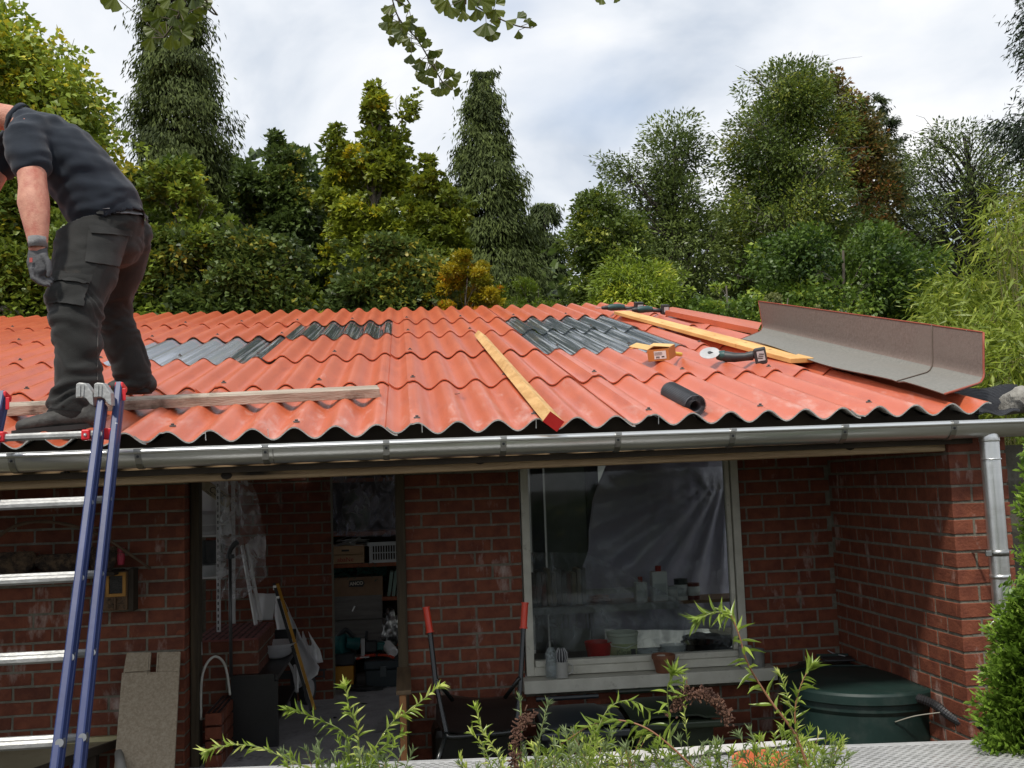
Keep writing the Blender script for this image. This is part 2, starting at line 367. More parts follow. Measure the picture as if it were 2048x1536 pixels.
# low pier nearer the door, its top course exposed, on a slant in plan
lp = empty('low_brick_wall', (-1.05, 5.95, FLO), 'low wall of perforated red bricks just inside the doorway under the white hoop', 'wall')
a0 = at(408, 1520, 5.75); top0 = at(412, 1432, 5.95); a1 = at(462, 1392, 6.35)
zt_ = a1.z; A = Vector((a0.x+.02, 5.9, 0)); Bv = Vector((a1.x-.02, 6.5, 0))
dl = (Bv-A); Ll = dl.length; dl.normalize(); nl = Vector((dl.y, -dl.x, 0)); yw = math.atan2(dl.y, dl.x)
for r_ in range(5):
    s0 = -(.5*(r_ % 2))*BW
    while s0 < Ll:
        a = max(0, s0); b = min(Ll, s0+BW)
        if b-a > .04:
            c = A+dl*((a+b)/2); c.z = zt_-BH*(r_+.5)
            o = inst('brick', variants[0], lp, Matrix.Translation(c) @ Matrix.Rotation(yw, 4, 'Z') @ Matrix.Diagonal(((b-a-.01)/(BW-JO), .09/BD, 1, 1)))
        s0 += BW
hh = MB()
for i in range(int(Ll/.035)):
    for j in range(3):
        c = A+dl*(.02+i*.035)+nl*(-.028+j*.028); c.z = zt_-.0062; hh.lathe([(0, 0), (.009, .0001), (.009, .004)], c+Vector((0, 0, .0015)), 6)
hh.obj('hole', hole_m, lp, kind='stuff')
cm = MB(); cc = (A+Bv)/2; cc.z = FLO+(zt_-5*BH-FLO)/2; cm.box(cc, (Ll, .085, zt_-5*BH-FLO), Matrix.Rotation(yw, 3, 'Z')); cm.obj('core', mortar, lp)

wood_old = mat('weathered_wood', (.26, .17, .09), (.46, .33, .19), scale=3, rough=.8, bump=.5, bscale=20, stretch=(.6, 9, 9), c3=(.02, .014, .008), s3=2.2, t3=(.56, .68))
wood_post = mat('post_wood', (.035, .026, .015), (.085, .062, .034), scale=3, rough=.8, bump=.5, bscale=20, stretch=(9, 9, .6), c3=(.015, .01, .006), s3=2, t3=(.56, .7))
# eaves beam, rafters behind it
zb = lambda X: at(0, 0, 1).z
pb0 = at(0, 980, 4.46); pb1 = at(1900, 902, 4.46)
slope = (pb1.z-pb0.z)/(pb1.x-pb0.x)
bm_ = MB(); P0 = Vector((-3.4, 4.53, pb0.z+slope*(-3.4-pb0.x)+.06)); P1 = Vector((2.535, 4.53, pb0.z+slope*(2.535-pb0.x)+.06))
bm_.bar(P0, P1, .12, .14, (0, 1, 0)); beam = bm_.obj('eaves_beam', wood_old, shed, bevel=.008)
kn = MB()
for x, y in [(453, 951), (960, 921), (130, 950), (1300, 905), (1700, 893)]:
    c = at(x, y, 4.457); kn.lathe([(0, .003), (.012, .002), (.018, 0)], c, 8, axis=(0, -1, 0), sx=1.4)
kn.obj('knot', mat('knot', (.015, .009, .005), rough=.8), beam, kind='stuff')
dark_w = mat('dark_timber', (.02, .014, .009), (.045, .032, .02), scale=4, rough=.85)
for X in np.arange(-3.2, 2.6, .62):
    a = roofP((X-RO.x)/RW, .3, -.16); b = roofP((X-RO.x)/RW, 7.2, -.16)
    MB().bar(a, b, .06, .12, RN).obj('rafter', dark_w, shed)
for v in (.22, 1.3, 2.7, 4.17, 5.5, 6.9):
    MB().bar(roofP(-2.15, v, -.05), roofP(3.6, v, -.05), .08, .08, RN).obj('purlin', dark_w, shed)
fb = MB(); fb.bar(roofP(-2.15, .03, -.13), roofP(3.5, .03, -.13), .025, .13, (0, 1, 0)); fb.obj('fascia_board', dark_w, shed)
# posts of the doorway
for xa, xb, yy in ((380, 398, 1150), (793, 813, 1150)):
    pa = at(xa, yy, WY-.03 if xa > 500 else WY+.12); pc = at(xb, yy, WY-.03 if xa > 500 else WY+.12); x0 = pa.x; x1 = pc.x
    MB().span((x0, WY-.03 if xa > 500 else WY+.12, FLO-.3), (x1, WY+.06 if xa > 500 else WY+.22, CZ+.4)).obj('post', wood_post, shed, bevel=.006)
# half door leaf standing open beside the right post
hd = empty('half_door', (-.03, 5.5, FLO), 'low orange brown plank half door standing open beside the doorway post', 'door')
wd = mat('orange_plank', (.20, .085, .028), (.34, .155, .055), scale=3, rough=.6, bump=.3, stretch=(9, 9, .7))
zt2 = at(838, 1333, 5.72).z
for k in range(5):
    y0 = 5.08+k*.13; MB().span((-.045, y0+.002, FLO-.1), (-.012, y0+.126, zt2-.025)).obj('plank', wd, hd, bevel=.003)
MB().span((-.06, 5.07, zt2-.022), (.015, 5.74, zt2)).obj('top_rail', mat('rail_top', (.10, .065, .035), (.17, .115, .06), scale=4, rough=.7, stretch=(9, .8, 9)), hd, bevel=.004)

# ---------------------------------------------------------------- window
white = mat('old_white_paint', (.46, .45, .38), (.58, .57, .49), scale=9, rough=.55, bump=.15, c3=(.17, .15, .11), s3=14, t3=(.6, .78))
XW0, XW1 = .672, 1.975; ZW0 = at(1060, 1352, WY).z; ZW1 = CZ+.28
win = MB().span((XW0, WY-.02, ZW0), (XW0+.045, WY+.06, ZW1)).obj('window', white, shed, bevel=.003)
for nm, a, b in (('frame', (XW1-.045, WY-.02, ZW0), (XW1, WY+.06, ZW1)), ('frame', (XW0+.045, WY-.02, ZW0), (XW1-.045, WY+.06, ZW0+.05)), ('frame', (XW0+.045, WY-.02, ZW1-.05), (XW1-.045, WY+.06, ZW1)),
                 ('sash', (XW0+.05, WY-.032, ZW0+.052), (XW1-.05, WY+.03, ZW0+.085)), ('sash', (XW1-.078, WY-.01, ZW0+.087), (XW1-.052, WY+.03, ZW1-.055)),
                 ('sill', (XW0-.03, WY-.13, ZW0-.075), (XW1+.13, WY+.02, ZW0-.005))):
    MB().span(a, b).obj(nm, white, win, bevel=.003)
MB().span((XW1+.131, WY-.12, ZW0-.08), (2.53, WY+.0, ZW0-.03)).obj('shelf', dark_w, shed, bevel=.003)
gl = bpy.data.materials.new('window_glass'); gl.use_nodes = True; t = gl.node_tree; t.nodes.clear()
o_ = t.nodes.new('ShaderNodeOutputMaterial'); tr_ = t.nodes.new('ShaderNodeBsdfTransparent'); tr_.inputs[0].default_value = (.82, .85, .84, 1); gg = t.nodes.new('ShaderNodeBsdfGlossy'); gg.inputs['Roughness'].default_value = .03; fr = t.nodes.new('ShaderNodeFresnel'); fr.inputs[0].default_value = 1.3
mx_ = t.nodes.new('ShaderNodeMixShader'); t.links.new(fr.outputs[0], mx_.inputs[0]); t.links.new(tr_.outputs[0], mx_.inputs[1]); t.links.new(gg.outputs[0], mx_.inputs[2]); t.links.new(mx_.outputs[0], o_.inputs[0])
MB().span((XW0+.05, WY+.012, ZW0+.08), (XW1-.055, WY+.018, ZW1-.05)).obj('pane', gl, win)

# ---------------------------------------------------------------- gutter and downpipe
zinc = mat('zinc', (.66, .67, .66), (.78, .79, .78), scale=5, rough=.30, metal=.9, c3=(.50, .49, .46), s3=4, t3=(.5, .75), bump=.05, bscale=3, stretch=(.4, 3, 3))
zinc2 = mat('zinc_dull', (.30, .30, .29), (.45, .45, .43), scale=20, rough=.38, metal=1)
G0 = at(0, 913, 4.275); G1 = at(2040, 843, 4.275); gs = (G1.z-G0.z)/(G1.x-G0.x); gr = .066
def gz(X): return G0.z+gs*(X-G0.x)
gu = MB(); rows = []
secs = [(-gr, 0)]+[(-gr*math.cos(a), -gr*math.sin(a)) for a in np.linspace(.15, math.pi, 14)]+[(gr, .02)]
for X in (-3.6, 3.4): rows.append([Vector((X, 4.275+gr+s_[0], gz(X)+s_[1])) for s_ in secs])
gu.slab(rows, (0, 0.0015, .0015)); gutter = gu.obj('gutter', zinc, shed, smooth=R(40))
MB().tube([(-3.6, 4.275, gz(-3.6)), (3.4, 4.275, gz(3.4))], .0095, 10).obj('rim', zinc, gutter, smooth=R(50))
for x in (22, 275, 530, 772, 1007, 1237, 1467, 1692, 1912):
    X = at(x, 880, 4.27).x; k = MB()
    ring = [[Vector((X+dx_, 4.275+gr-(gr+.002)*math.cos(a), gz(X)-(gr+.002)*math.sin(a))) for a in np.linspace(.0, math.pi, 9)] for dx_ in (-.013, .013)]
    k.slab(ring, (0, -.002, -.002)); k.box((X, 4.268, gz(X)+.006), (.026, .026, .012)); k.obj('bracket', zinc2, gutter)
    MB().lathe([(0, .004), (.006, .003), (.006, 0)], (X, 4.2745, gz(X)-.02), 8, axis=(0, -1, 0)).obj('rivet', mat('rivet', (.05, .05, .05), rough=.5, metal=1), gutter)
for x in (545, 1235):
    X = at(x, 880, 4.27).x
    ring = [[Vector((X+dx_, 4.275+gr-(gr+.0015)*math.cos(a), gz(X)-(gr+.0015)*math.sin(a))) for a in np.linspace(.0, math.pi, 9)] for dx_ in (-.002, .002)]
    MB().slab(ring, (0, -.001, -.001)).obj('seam', zinc2, gutter)
dp0 = Vector((at(1980, 870, 4.33).x, 4.341, gz(2.6)-.02)); dpx = dp0.x
dp = MB().tube([dp0, (dpx, 4.34, 1.5), (dpx, 4.345, .1)], .042, 20).obj('downpipe', zinc, shed, smooth=R(50))
MB().lathe([(.0425, .02), (.0435, -.016), (.0445, -.03), (.0435, -.035)], (dpx, 4.340, gz(2.6)-.05), 20).obj('outlet', zinc, dp, smooth=True)
zc = at(1990, 1107, 4.3).z
MB().lathe([(.0455, -.014), (.0455, .014)], (dpx, 4.342, zc), 20).obj('clamp', zinc2, dp, smooth=True)
MB().box((dpx-.06, 4.32, zc), (.03, .012, .026)).obj('clamp_lug', zinc2, dp, bevel=.003); MB().bar((dpx-.05, 4.34, zc), (dpx-.06, 4.46, zc), .008, .008).obj('clamp_screw', zinc2, dp)
MB().lathe([(.0445, -.01), (.0445, .01)], (dpx, 4.342, at(1995, 1155, 4.3).z), 20).obj('joint', zinc, dp, smooth=True)
MB().lathe([(.0445, -.003), (.0445, .003)], (dpx, 4.337, at(1985, 918, 4.3).z), 20).obj('joint', zinc, dp, smooth=True)

# ---------------------------------------------------------------- roof sheets
def roof_mat(name, c1, c2):
    m = mat(name, c1, c2, scale=2.2, rough=.32, spec=.7, bump=.12, bscale=160, rnd=.04, world=True, contrast=(.3, .7))
    t = m.node_tree; L = t.links.new; b = t.nodes['Principled BSDF']; src = b.inputs['Base Color'].links[0].from_socket
    g = t.nodes.new('ShaderNodeNewGeometry'); sp = t.nodes.new('ShaderNodeSeparateXYZ'); L(g.outputs['Position'], sp.inputs[0])
    # dusty pale scuffs, strongest on the sheets that were walked on near the eaves
    mp1 = t.nodes.new('ShaderNodeMapping'); mp1.inputs['Scale'].default_value = (5, 1.3, 1); mp1.inputs['Rotation'].default_value = (0, 0, .35); L(g.outputs['Position'], mp1.inputs[0])
    n = t.nodes.new('ShaderNodeTexNoise'); n.inputs['Scale'].default_value = 2.6; n.inputs['Detail'].default_value = 9; n.inputs['Roughness'].default_value = .72; L(mp1.outputs[0], n.inputs['Vector'])
    mr = t.nodes.new('ShaderNodeMapRange'); mr.inputs[1].default_value = 4.4; mr.inputs[2].default_value = 6.4; mr.inputs[3].default_value = .50; mr.inputs[4].default_value = .66; L(sp.outputs[1], mr.inputs[0])
    su = t.nodes.new('ShaderNodeMath'); su.operation = 'SUBTRACT'; L(n.outputs['Fac'], su.inputs[0]); L(mr.outputs[0], su.inputs[1])
    r = t.nodes.new('ShaderNodeMapRange'); r.inputs[1].default_value = 0; r.inputs[2].default_value = .16; r.inputs[3].default_value = 0; r.inputs[4].default_value = .55; L(su.outputs[0], r.inputs[0])
    x = t.nodes.new('ShaderNodeMix'); x.data_type = 'RGBA'; L(r.outputs[0], x.inputs[0]); L(src, x.inputs[6]); x.inputs[7].default_value = (.62, .42, .37, 1); L(x.outputs[2], b.inputs['Base Color'])
    rr = t.nodes.new('ShaderNodeMapRange'); rr.inputs[3].default_value = .32; rr.inputs[4].default_value = .6; L(r.outputs[0], rr.inputs[0]); L(rr.outputs[0], b.inputs['Roughness'])
    # grime washed into streaks down the slope
    mp2 = t.nodes.new('ShaderNodeMapping'); mp2.inputs['Scale'].default_value = (7, .8, 1); L(g.outputs['Position'], mp2.inputs[0])
    nd = t.nodes.new('ShaderNodeTexNoise'); nd.inputs['Scale'].default_value = 2.2; nd.inputs['Detail'].default_value = 8; nd.inputs['Roughness'].default_value = .7; L(mp2.outputs[0], nd.inputs['Vector'])
    rd = t.nodes.new('ShaderNodeMapRange'); rd.inputs[1].default_value = .5; rd.inputs[2].default_value = .75; rd.inputs[4].default_value = .55; L(nd.outputs['Fac'], rd.inputs[0])
    xd = t.nodes.new('ShaderNodeMix'); xd.data_type = 'RGBA'; L(rd.outputs[0], xd.inputs[0]); L(x.outputs[2], xd.inputs[6]); xd.inputs[7].default_value = (.30, .05, .03, 1); L(xd.outputs[2], b.inputs['Base Color'])
    return m
sheet_m = roof_mat('roof_sheet', (.50, .110, .048), (.57, .138, .064))
edge_m = mat('fibre_cement_edge', (.34, .33, .31), (.46, .45, .42), scale=40, rough=.9, bump=.4)
sky_m = bpy.data.materials.new('clear_sheet'); sky_m.use_nodes = True; t = sky_m.node_tree; t.nodes.clear(); L = t.links.new
o_ = t.nodes.new('ShaderNodeOutputMaterial'); tr_ = t.nodes.new('ShaderNodeBsdfTransparent'); tr_.inputs[0].default_value = (.86, .9, .92, 1); gg = t.nodes.new('ShaderNodeBsdfPrincipled'); gg.inputs['Base Color'].default_value = (.10, .11, .12, 1); gg.inputs['Roughness'].default_value = .30
gg.inputs['IOR'].default_value = 1.6; gg.inputs['Coat Weight'].default_value = 1; gg.inputs['Coat Roughness'].default_value = .05
fr = t.nodes.new('ShaderNodeLayerWeight'); fr.inputs[0].default_value = .42
mr = t.nodes.new('ShaderNodeMapRange'); mr.inputs[3].default_value = .3; mr.inputs[4].default_value = .92; L(fr.outputs['Fresnel'], mr.inputs[0])
mx_ = t.nodes.new('ShaderNodeMixShader'); L(mr.outputs[0], mx_.inputs[0]); L(tr_.outputs[0], mx_.inputs[1]); L(gg.outputs[0], mx_.inputs[2]); L(mx_.outputs[0], o_.inputs[0])
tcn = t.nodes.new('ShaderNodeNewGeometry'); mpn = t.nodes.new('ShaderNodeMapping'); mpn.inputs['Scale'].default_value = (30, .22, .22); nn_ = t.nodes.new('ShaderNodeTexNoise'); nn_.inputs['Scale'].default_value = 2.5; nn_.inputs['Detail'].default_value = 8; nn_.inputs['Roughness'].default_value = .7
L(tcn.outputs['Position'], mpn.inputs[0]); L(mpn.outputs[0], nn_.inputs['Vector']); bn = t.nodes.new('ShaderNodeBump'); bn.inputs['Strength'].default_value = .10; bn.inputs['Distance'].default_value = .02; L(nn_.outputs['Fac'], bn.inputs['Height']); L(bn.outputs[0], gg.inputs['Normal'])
crm = t.nodes.new('ShaderNodeValToRGB'); crm.color_ramp.elements[0].position = .52; crm.color_ramp.elements[0].color = (.11, .13, .15, 1); crm.color_ramp.elements[1].position = .62; crm.color_ramp.elements[1].color = (.75, .77, .8, 1); L(nn_.outputs['Fac'], crm.inputs[0]); L(crm.outputs[0], gg.inputs['Base Color'])  # white streaks painted in place of sky glints along the crests
VR = [0, 1.30, 2.70, 4.17, 5.50, 7.30]; AMP = .0255
def wave(i): return AMP*(1-math.cos(2*math.pi*i*6))
def sheet(i0, i1, row, clear=False, lift=0):
    v0, v1 = VR[row], VR[row+1]+(.14 if row < 4 else 0); n = max(8, int(round((i1-i0)*6*14)))
    jit = random.uniform(-.0015, .0015); th = .0065 if not clear else .002
    wv = random.uniform(-.004, .004)
    P = []
    for s in (0, .25, .5, .75, 1):
        v = v0+(v1-v0)*s+(wv if s == 0 else 0); row_ = []
        for k in range(n+1):
            i = i0-.045+(i1-i0+.045)*k/n
            row_.append(roofP(i, v, wave(i)+.015*(1-s)-.014+lift+jit+(.009 if k < n*.1 else 0)))
        P.append(row_)
    mb = MB(); mb.slab(P, RN*th)
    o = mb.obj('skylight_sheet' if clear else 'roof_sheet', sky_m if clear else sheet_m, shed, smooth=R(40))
    if not clear and row == 0:
        me = o.data; me.materials.append(edge_m)
        for p in me.polygons:
            nn2 = p.normal
            if abs(nn2.dot(RV)) > .8 or nn2.dot(RN) < -.2: p.material_index = 1
    return o
milk_m = sky_m.copy(); milk_m.name = 'pale_clear_sheet'
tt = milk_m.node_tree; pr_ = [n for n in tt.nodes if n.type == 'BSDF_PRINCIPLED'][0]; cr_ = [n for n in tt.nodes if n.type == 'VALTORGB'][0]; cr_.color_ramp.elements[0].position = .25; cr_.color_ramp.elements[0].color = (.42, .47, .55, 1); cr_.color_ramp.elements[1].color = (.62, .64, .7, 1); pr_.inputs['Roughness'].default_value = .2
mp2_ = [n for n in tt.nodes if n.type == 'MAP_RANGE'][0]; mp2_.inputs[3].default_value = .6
cols = {0: [-2.15, -1, 0, 1, 2, 3, 3.6], 1: [-2.5, -2, -1, 0, 1, 2, 3, 3.6], 2: [-3, -1.83, -.83, .17, 1, 2, 3, 3.6], 3: [-3.4, -2.83, -1.83, -.83, .17, 1, 2, 3, 3.6], 4: [-4.2, -3, -2, -1, 0, 1, 2, 3, 3.6]}
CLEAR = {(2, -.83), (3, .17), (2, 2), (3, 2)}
for row in range(5):
    c_ = cols[row]
    for a, b in zip(c_[:-1], c_[1:]):
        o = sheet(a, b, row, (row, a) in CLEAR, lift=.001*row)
        if (row, a) == (2, -.83):     # its left part is paler and more opaque
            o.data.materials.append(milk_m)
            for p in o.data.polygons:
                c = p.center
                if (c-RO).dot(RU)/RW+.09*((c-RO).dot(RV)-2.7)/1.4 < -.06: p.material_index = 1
ii = np.linspace(-2.15, 3.6, 500); MB().slab([[roofP(i, .10, -.06), roofP(i, .10, wave(i)-.012)] for i in ii], (0, .03, 0)).obj('eaves_light_stop', dark_w, shed)  # dark strip added to block daylight under the wave crests
scr = MB()
for row in range(5):
    for i6 in range(-22, 22):
        if i6 % 3 == 2 or row == 0 and i6 % 3 == 0 and i6 % 2 == 0: pass
        if i6 % 3 == 0:
            i = (i6+.5)/6; v = VR[row]+.11
            if -2.1-row*.4 < i < 3.5:
                b = roofP(i, v, wave(i)+.006+.001*row)
                scr.lathe([(.015, 0), (.014, .004), (.007, .005), (.007, .012), (0, .013)], b, 8, axis=RN)
scr.obj('screw', mat('screw_grey', (.10, .09, .085), rough=.5, metal=.4), shed, kind='stuff')
hk = MB()
for x, y in ((424, 872), (576-30, 866), (842, 852), (1059, 843), (1286, 830)):
    b = roofP(*roof_iv(x, y, 0)); b = roofP((b-RO).dot(RU)/RW, .004, .01); hk.bar(b, b+RN*.04, .003, .003)
hk.obj('hook', mat('hook', (.6, .6, .6), rough=.4, metal=1), shed, kind='stuff')
# flat verge flashing near the ridge
va = onroof(1385, 650, .1); 
# ================================================================ things lying on the roof
grey_tim = mat('grey_timber', (.26, .20, .15), (.50, .43, .35), scale=2.5, rough=.8, bump=.5, bscale=18, stretch=(.8, 12, 12), c3=(.07, .045, .03), s3=2.5, t3=(.56, .68), world=True)
pA = onroof(757, 789, .062); pB = onroof(-60, 829, .062)
MB().bar(pA+Vector((0, .06, .022)), pB+Vector((0, .06, .022)), .13, .048, RN).obj('timber', grey_tim, smooth=False, bevel=.003, label='long weathered grey brown timber lying across the roof under the worker', cat='timber')
# batten with red painted end
pine = mat('rough_pine', (.50, .29, .10), (.72, .47, .20), scale=2.2, rough=.7, bump=.4, bscale=14, stretch=(9, 1.2, 9), c3=(.34, .17, .05), s3=6, t3=(.6, .75), world=True)
n0 = onroof(1107, 843, .07); f0 = onroof(960, 671, .085)
d = (f0-n0).normalized(); side = d.cross(RN).normalized(); upb = (RN*math.cos(R(38))+side*math.sin(R(38)))
bt = MB().bar(n0, f0, .075, .052, upb).obj('batten', pine, bevel=.002, label='sawn pine batten with a red painted end lying down the roof slope', cat='batten')
MB().bar(n0-d*.0035, n0-d*.0005, .077, .054, upb).obj('red_end', mat('red_paint', (.42, .008, .008), (.5, .015, .012), rough=.5), bt)
# planed plank
plank_m = mat('planed_plank', (.62, .33, .10), (.78, .47, .17), scale=1.6, rough=.55, bump=.15, stretch=(7, .9, 7), c3=(.5, .2, .05), s3=7, t3=(.66, .78), world=True)
n1_ = onroof(1604, 721, .075); f1 = onroof(1243, 625, .08); d1 = (f1-n1_).normalized()
pl = MB().bar(n1_, f1, .155, .03, RN).obj('plank', plank_m, bevel=.003, label='long orange planed plank lying down the roof slope below two cordless drills', cat='plank')
kk = MB()
for s in (.12, .23, .37, .5, .66, .81): kk.lathe([(.009, 0), (0, .001)], n1_+(f1-n1_)*s+RN*.0155+d1.cross(RN)*random.uniform(-.05, .05), 8, axis=RN, sx=1.5)
kk.obj('knot', mat('knot_dark', (.16, .06, .02), rough=.7), pl, kind='stuff')
# red flat verge piece near the ridge
q = [onroof(1324, 627, .06), onroof(1345, 621, .07), onroof(1524, 654, .07), onroof(1516, 668, .06)]
vf = MB(); rows = []
for s in np.linspace(0, 1, 12):
    a = q[0].lerp(q[3], s); b = q[1].lerp(q[2], s); rows.append([a-RN*.01, a.lerp(b, .02)+RN*.03, a.lerp(b, .5)+RN*.036, b+RN*.03])
vf.slab(rows, RN*.006).obj('verge_sheet', sheet_m, smooth=R(30), label='flat red fibre cement verge piece lying beside the ridge beyond the plank', cat='roof trim')
# grey upturned flashing piece
c_in = mat('fibre_grey', (.155, .155, .14), (.215, .205, .185), scale=60, rough=.9, bump=.25, bscale=250, c3=(.19, .18, .16), s3=2.0, t3=(.45, .7), world=True)
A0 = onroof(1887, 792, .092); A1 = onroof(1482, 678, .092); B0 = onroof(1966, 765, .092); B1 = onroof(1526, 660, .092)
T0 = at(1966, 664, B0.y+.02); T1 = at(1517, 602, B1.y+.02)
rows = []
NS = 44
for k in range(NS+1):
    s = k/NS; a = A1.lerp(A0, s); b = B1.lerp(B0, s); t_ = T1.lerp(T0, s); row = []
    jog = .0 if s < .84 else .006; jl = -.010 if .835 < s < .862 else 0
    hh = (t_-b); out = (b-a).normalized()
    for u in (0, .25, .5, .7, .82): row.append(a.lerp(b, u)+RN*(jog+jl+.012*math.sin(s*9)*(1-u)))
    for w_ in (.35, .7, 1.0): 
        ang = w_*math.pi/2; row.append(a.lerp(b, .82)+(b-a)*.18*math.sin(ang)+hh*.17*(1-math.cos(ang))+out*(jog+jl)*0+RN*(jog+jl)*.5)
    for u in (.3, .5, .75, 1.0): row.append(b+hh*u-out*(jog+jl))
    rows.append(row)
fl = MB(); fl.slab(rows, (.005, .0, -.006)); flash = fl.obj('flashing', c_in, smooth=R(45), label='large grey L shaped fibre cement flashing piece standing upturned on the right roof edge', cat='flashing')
flash.data.materials.append(mat('fibre_red_bounce', (.135, .098, .082), (.19, .14, .12), scale=60, rough=.9, bump=.25, bscale=250, c3=(.17, .13, .11), s3=2.0, t3=(.45, .7), world=True))
nc_ = len(rows[0])-1
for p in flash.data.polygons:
    if p.index < 2*NS*nc_ and (p.index//2) % nc_ >= 6: p.material_index = 1  # same grey piece: red light bounced off the roof painted into the upright
red_e = mat('red_edge', (.26, .05, .025), (.34, .07, .035), rough=.6)
ed = MB(); ed.tube([rows[-1][k]+Vector((.004, -.002, -.002)) for k in range(len(rows[-1]))], .0055, 6); ed.tube([r_[-1] for r_ in rows], .004, 6); ed.tube([rows[0][k] for k in range(len(rows[0]))], .004, 6); ed.obj('edge', red_e, flash, smooth=True)
grv = MB(); k = int(.85*NS); grv.tube([p+Vector((-.003, -.001, .0035)) for p in rows[k]], .0035, 5); grv.obj('groove', mat('groove', (.10, .075, .06), rough=.9), flash, smooth=True)
# ribbed roll
rubber = mat('grey_rubber', (.10, .105, .12), (.16, .165, .18), scale=30, rough=.55, spec=.5)
ra = onroof(1391, 812, .062); rb = onroof(1341, 784, .062); ax = (rb-ra).normalized(); Lr = (rb-ra).length
e1 = ax.cross(RN).normalized(); e2 = e1.cross(ax)
rl = MB(); pts = []
turns = 4.6; nn3 = 150
def spiral(t): 
    r_ = .024+.027*t; a = t*turns*2*math.pi; return e1*math.cos(a)*r_+e2*math.sin(a)*r_
rowsA = [[ra-ax*.0+spiral(k/nn3)+ax*random.uniform(-.002, .002), rb+spiral(k/nn3)] for k in range(nn3+1)]
rl.slab(rowsA, (0, 0, .0012)); roll = rl.obj('sealing_roll', rubber, label='small roll of dark grey ribbed sealing strip lying in a roof trough near the gutter', cat='roll')
rb2 = MB()
for k in range(44):
    a = 2*math.pi*k/44; o = (e1*math.cos(a)+e2*math.sin(a))*.0525; rb2.bar(ra+o+ax*.003, rb+o-ax*.003, .0032, .0022, o)
rb2.obj('rib', mat('rubber_groove', (.02, .022, .026), (.03, .032, .036), rough=.6), roll, kind='stuff')
# carton of screws
card = mat('carton_orange', (.42, .15, .03), (.50, .19, .045), scale=5, rough=.75); card_in = mat('carton_inner', (.62, .38, .14), (.70, .45, .19), scale=6, rough=.8)
c = onroof(1318, 722, .055); gx = Vector((.86, -.50, 0)).normalized(); gy = Vector((.45, .88, .26)).normalized()
Fm = frame(c, gx, gy); q3 = Fm.to_3x3()
def T(M, p): return M @ Vector(p)
bx = MB(); W_, D_, H_ = .135, .17, .075
bx.box(T(Fm, (0, D_/2, .004)), (W_, D_, .006), q3); bx.box(T(Fm, (0, .003, H_/2)), (W_, .004, H_), q3); bx.box(T(Fm, (0, D_, H_/2)), (W_, .004, H_), q3)
bx.box(T(Fm, (-W_/2, D_/2, H_/2)), (.004, D_, H_), q3); bx.box(T(Fm, (W_/2, D_/2, H_/2)), (.004, D_, H_), q3)
box = bx.obj('carton', card, label='open orange cardboard carton with a white label lying below the clear roof sheets', cat='carton')
MB().prism([T(Fm, (-W_/2, .0, H_)), T(Fm, (-W_/2, D_, H_)), T(Fm, (-W_/2-.12, D_+.02, H_+.03)), T(Fm, (-W_/2-.13, .04, H_+.028))], RN*.003).obj('flap', card_in, box)
MB().prism([T(Fm, (W_/2, D_*.3, H_+.001)), T(Fm, (W_/2, D_, H_+.001)), T(Fm, (-W_/2, D_, H_+.02)), T(Fm, (-W_/2, D_*.3, H_+.02))], RN*.003).obj('flap', card_in, box)
MB().prism([T(Fm, (-W_/2, D_, H_)), T(Fm, (-W_/2-.15, D_-.02, H_+.004)), T(Fm, (-W_/2-.15, D_-.07, H_+.004)), T(Fm, (-W_/2, D_*.6, H_))], RN*.003).obj('flap', card, box)
lab = mat('label_white', (.62, .60, .58), (.68, .66, .63), rough=.6); ink = mat('ink_black', (.03, .03, .03), rough=.6)
lb = MB().box(T(Fm, (.012, -.0008, .038)), (.078, .002, .05), q3).obj('label', lab, box)
i_ = MB()
for k in range(4): i_.box(T(Fm, (-.0+random.uniform(-.004, .004), -.0022, .055-k*.0055)), (.055-.008*(k % 2), .001, .0014), q3)
for k in range(3): i_.box(T(Fm, (-.012+k*.008, -.0022, .024)), (.006, .001, .011), q3)
i_.box(T(Fm, (.03, -.0022, .026)), (.018, .001, .008), q3); i_.obj('print', ink, lb, kind='stuff')
# yellow handled tool beside it
yl = mat('yellow_plastic', (.62, .42, .05), (.68, .47, .08), rough=.5)
a = onroof(1330, 704, .10); b = onroof(1362, 709, .07)
hm = MB().tube([a, a.lerp(b, .5), b], [.012, .013, .014], 10).obj('hammer_handle', yl, smooth=R(50), label='yellow tool handle lying in the roof trough beside the orange carton', cat='tool')
# cordless tools
blk = mat('tool_black', (.02, .022, .024), (.035, .037, .04), rough=.5); grn = mat('tool_teal', (.012, .05, .05), (.02, .075, .072), rough=.45); steel = mat('steel', (.5, .5, .5), (.6, .6, .6), rough=.35, metal=1); wh = mat('label_pale', (.45, .45, .45), (.5, .5, .5), rough=.5)
def lg(a, b, t): return tuple(a[i]+(b[i]-a[i])*t for i in range(3))
# angle grinder
c = onroof(1475, 728, .045); X = (onroof(1510, 724, .045)-onroof(1430, 722, .045)).normalized(); Y = RV; Fm = frame(c, X, Y)
q3 = Fm.to_3x3(); P_ = lambda x, y, z: T(Fm, (x*.76+.02, y, z*.9))
g = empty('angle_grinder', c, 'cordless angle grinder with disc and battery lying on the red sheets below the plank', 'grinder')
MB().tube([P_(-.16, 0, .055), P_(-.12, 0, .05), P_(-.05, 0, .045), P_(.03, 0, .05), P_(.09, .01, .06)], [.026, .034, .030, .026, .030], 12, ry=[.03, .036, .03, .024, .03]).obj('body', blk, g, smooth=R(60))
MB().tube([P_(-.2, 0, .05), P_(-.17, 0, .055), P_(-.13, 0, .055)], [.02, .032, .034], 12).obj('gear_head', grn, g, smooth=R(60))
dq = Vector(P_(-.25, -.02, .075))
dax = (RN*.85-X*.25-RV*.5).normalized()
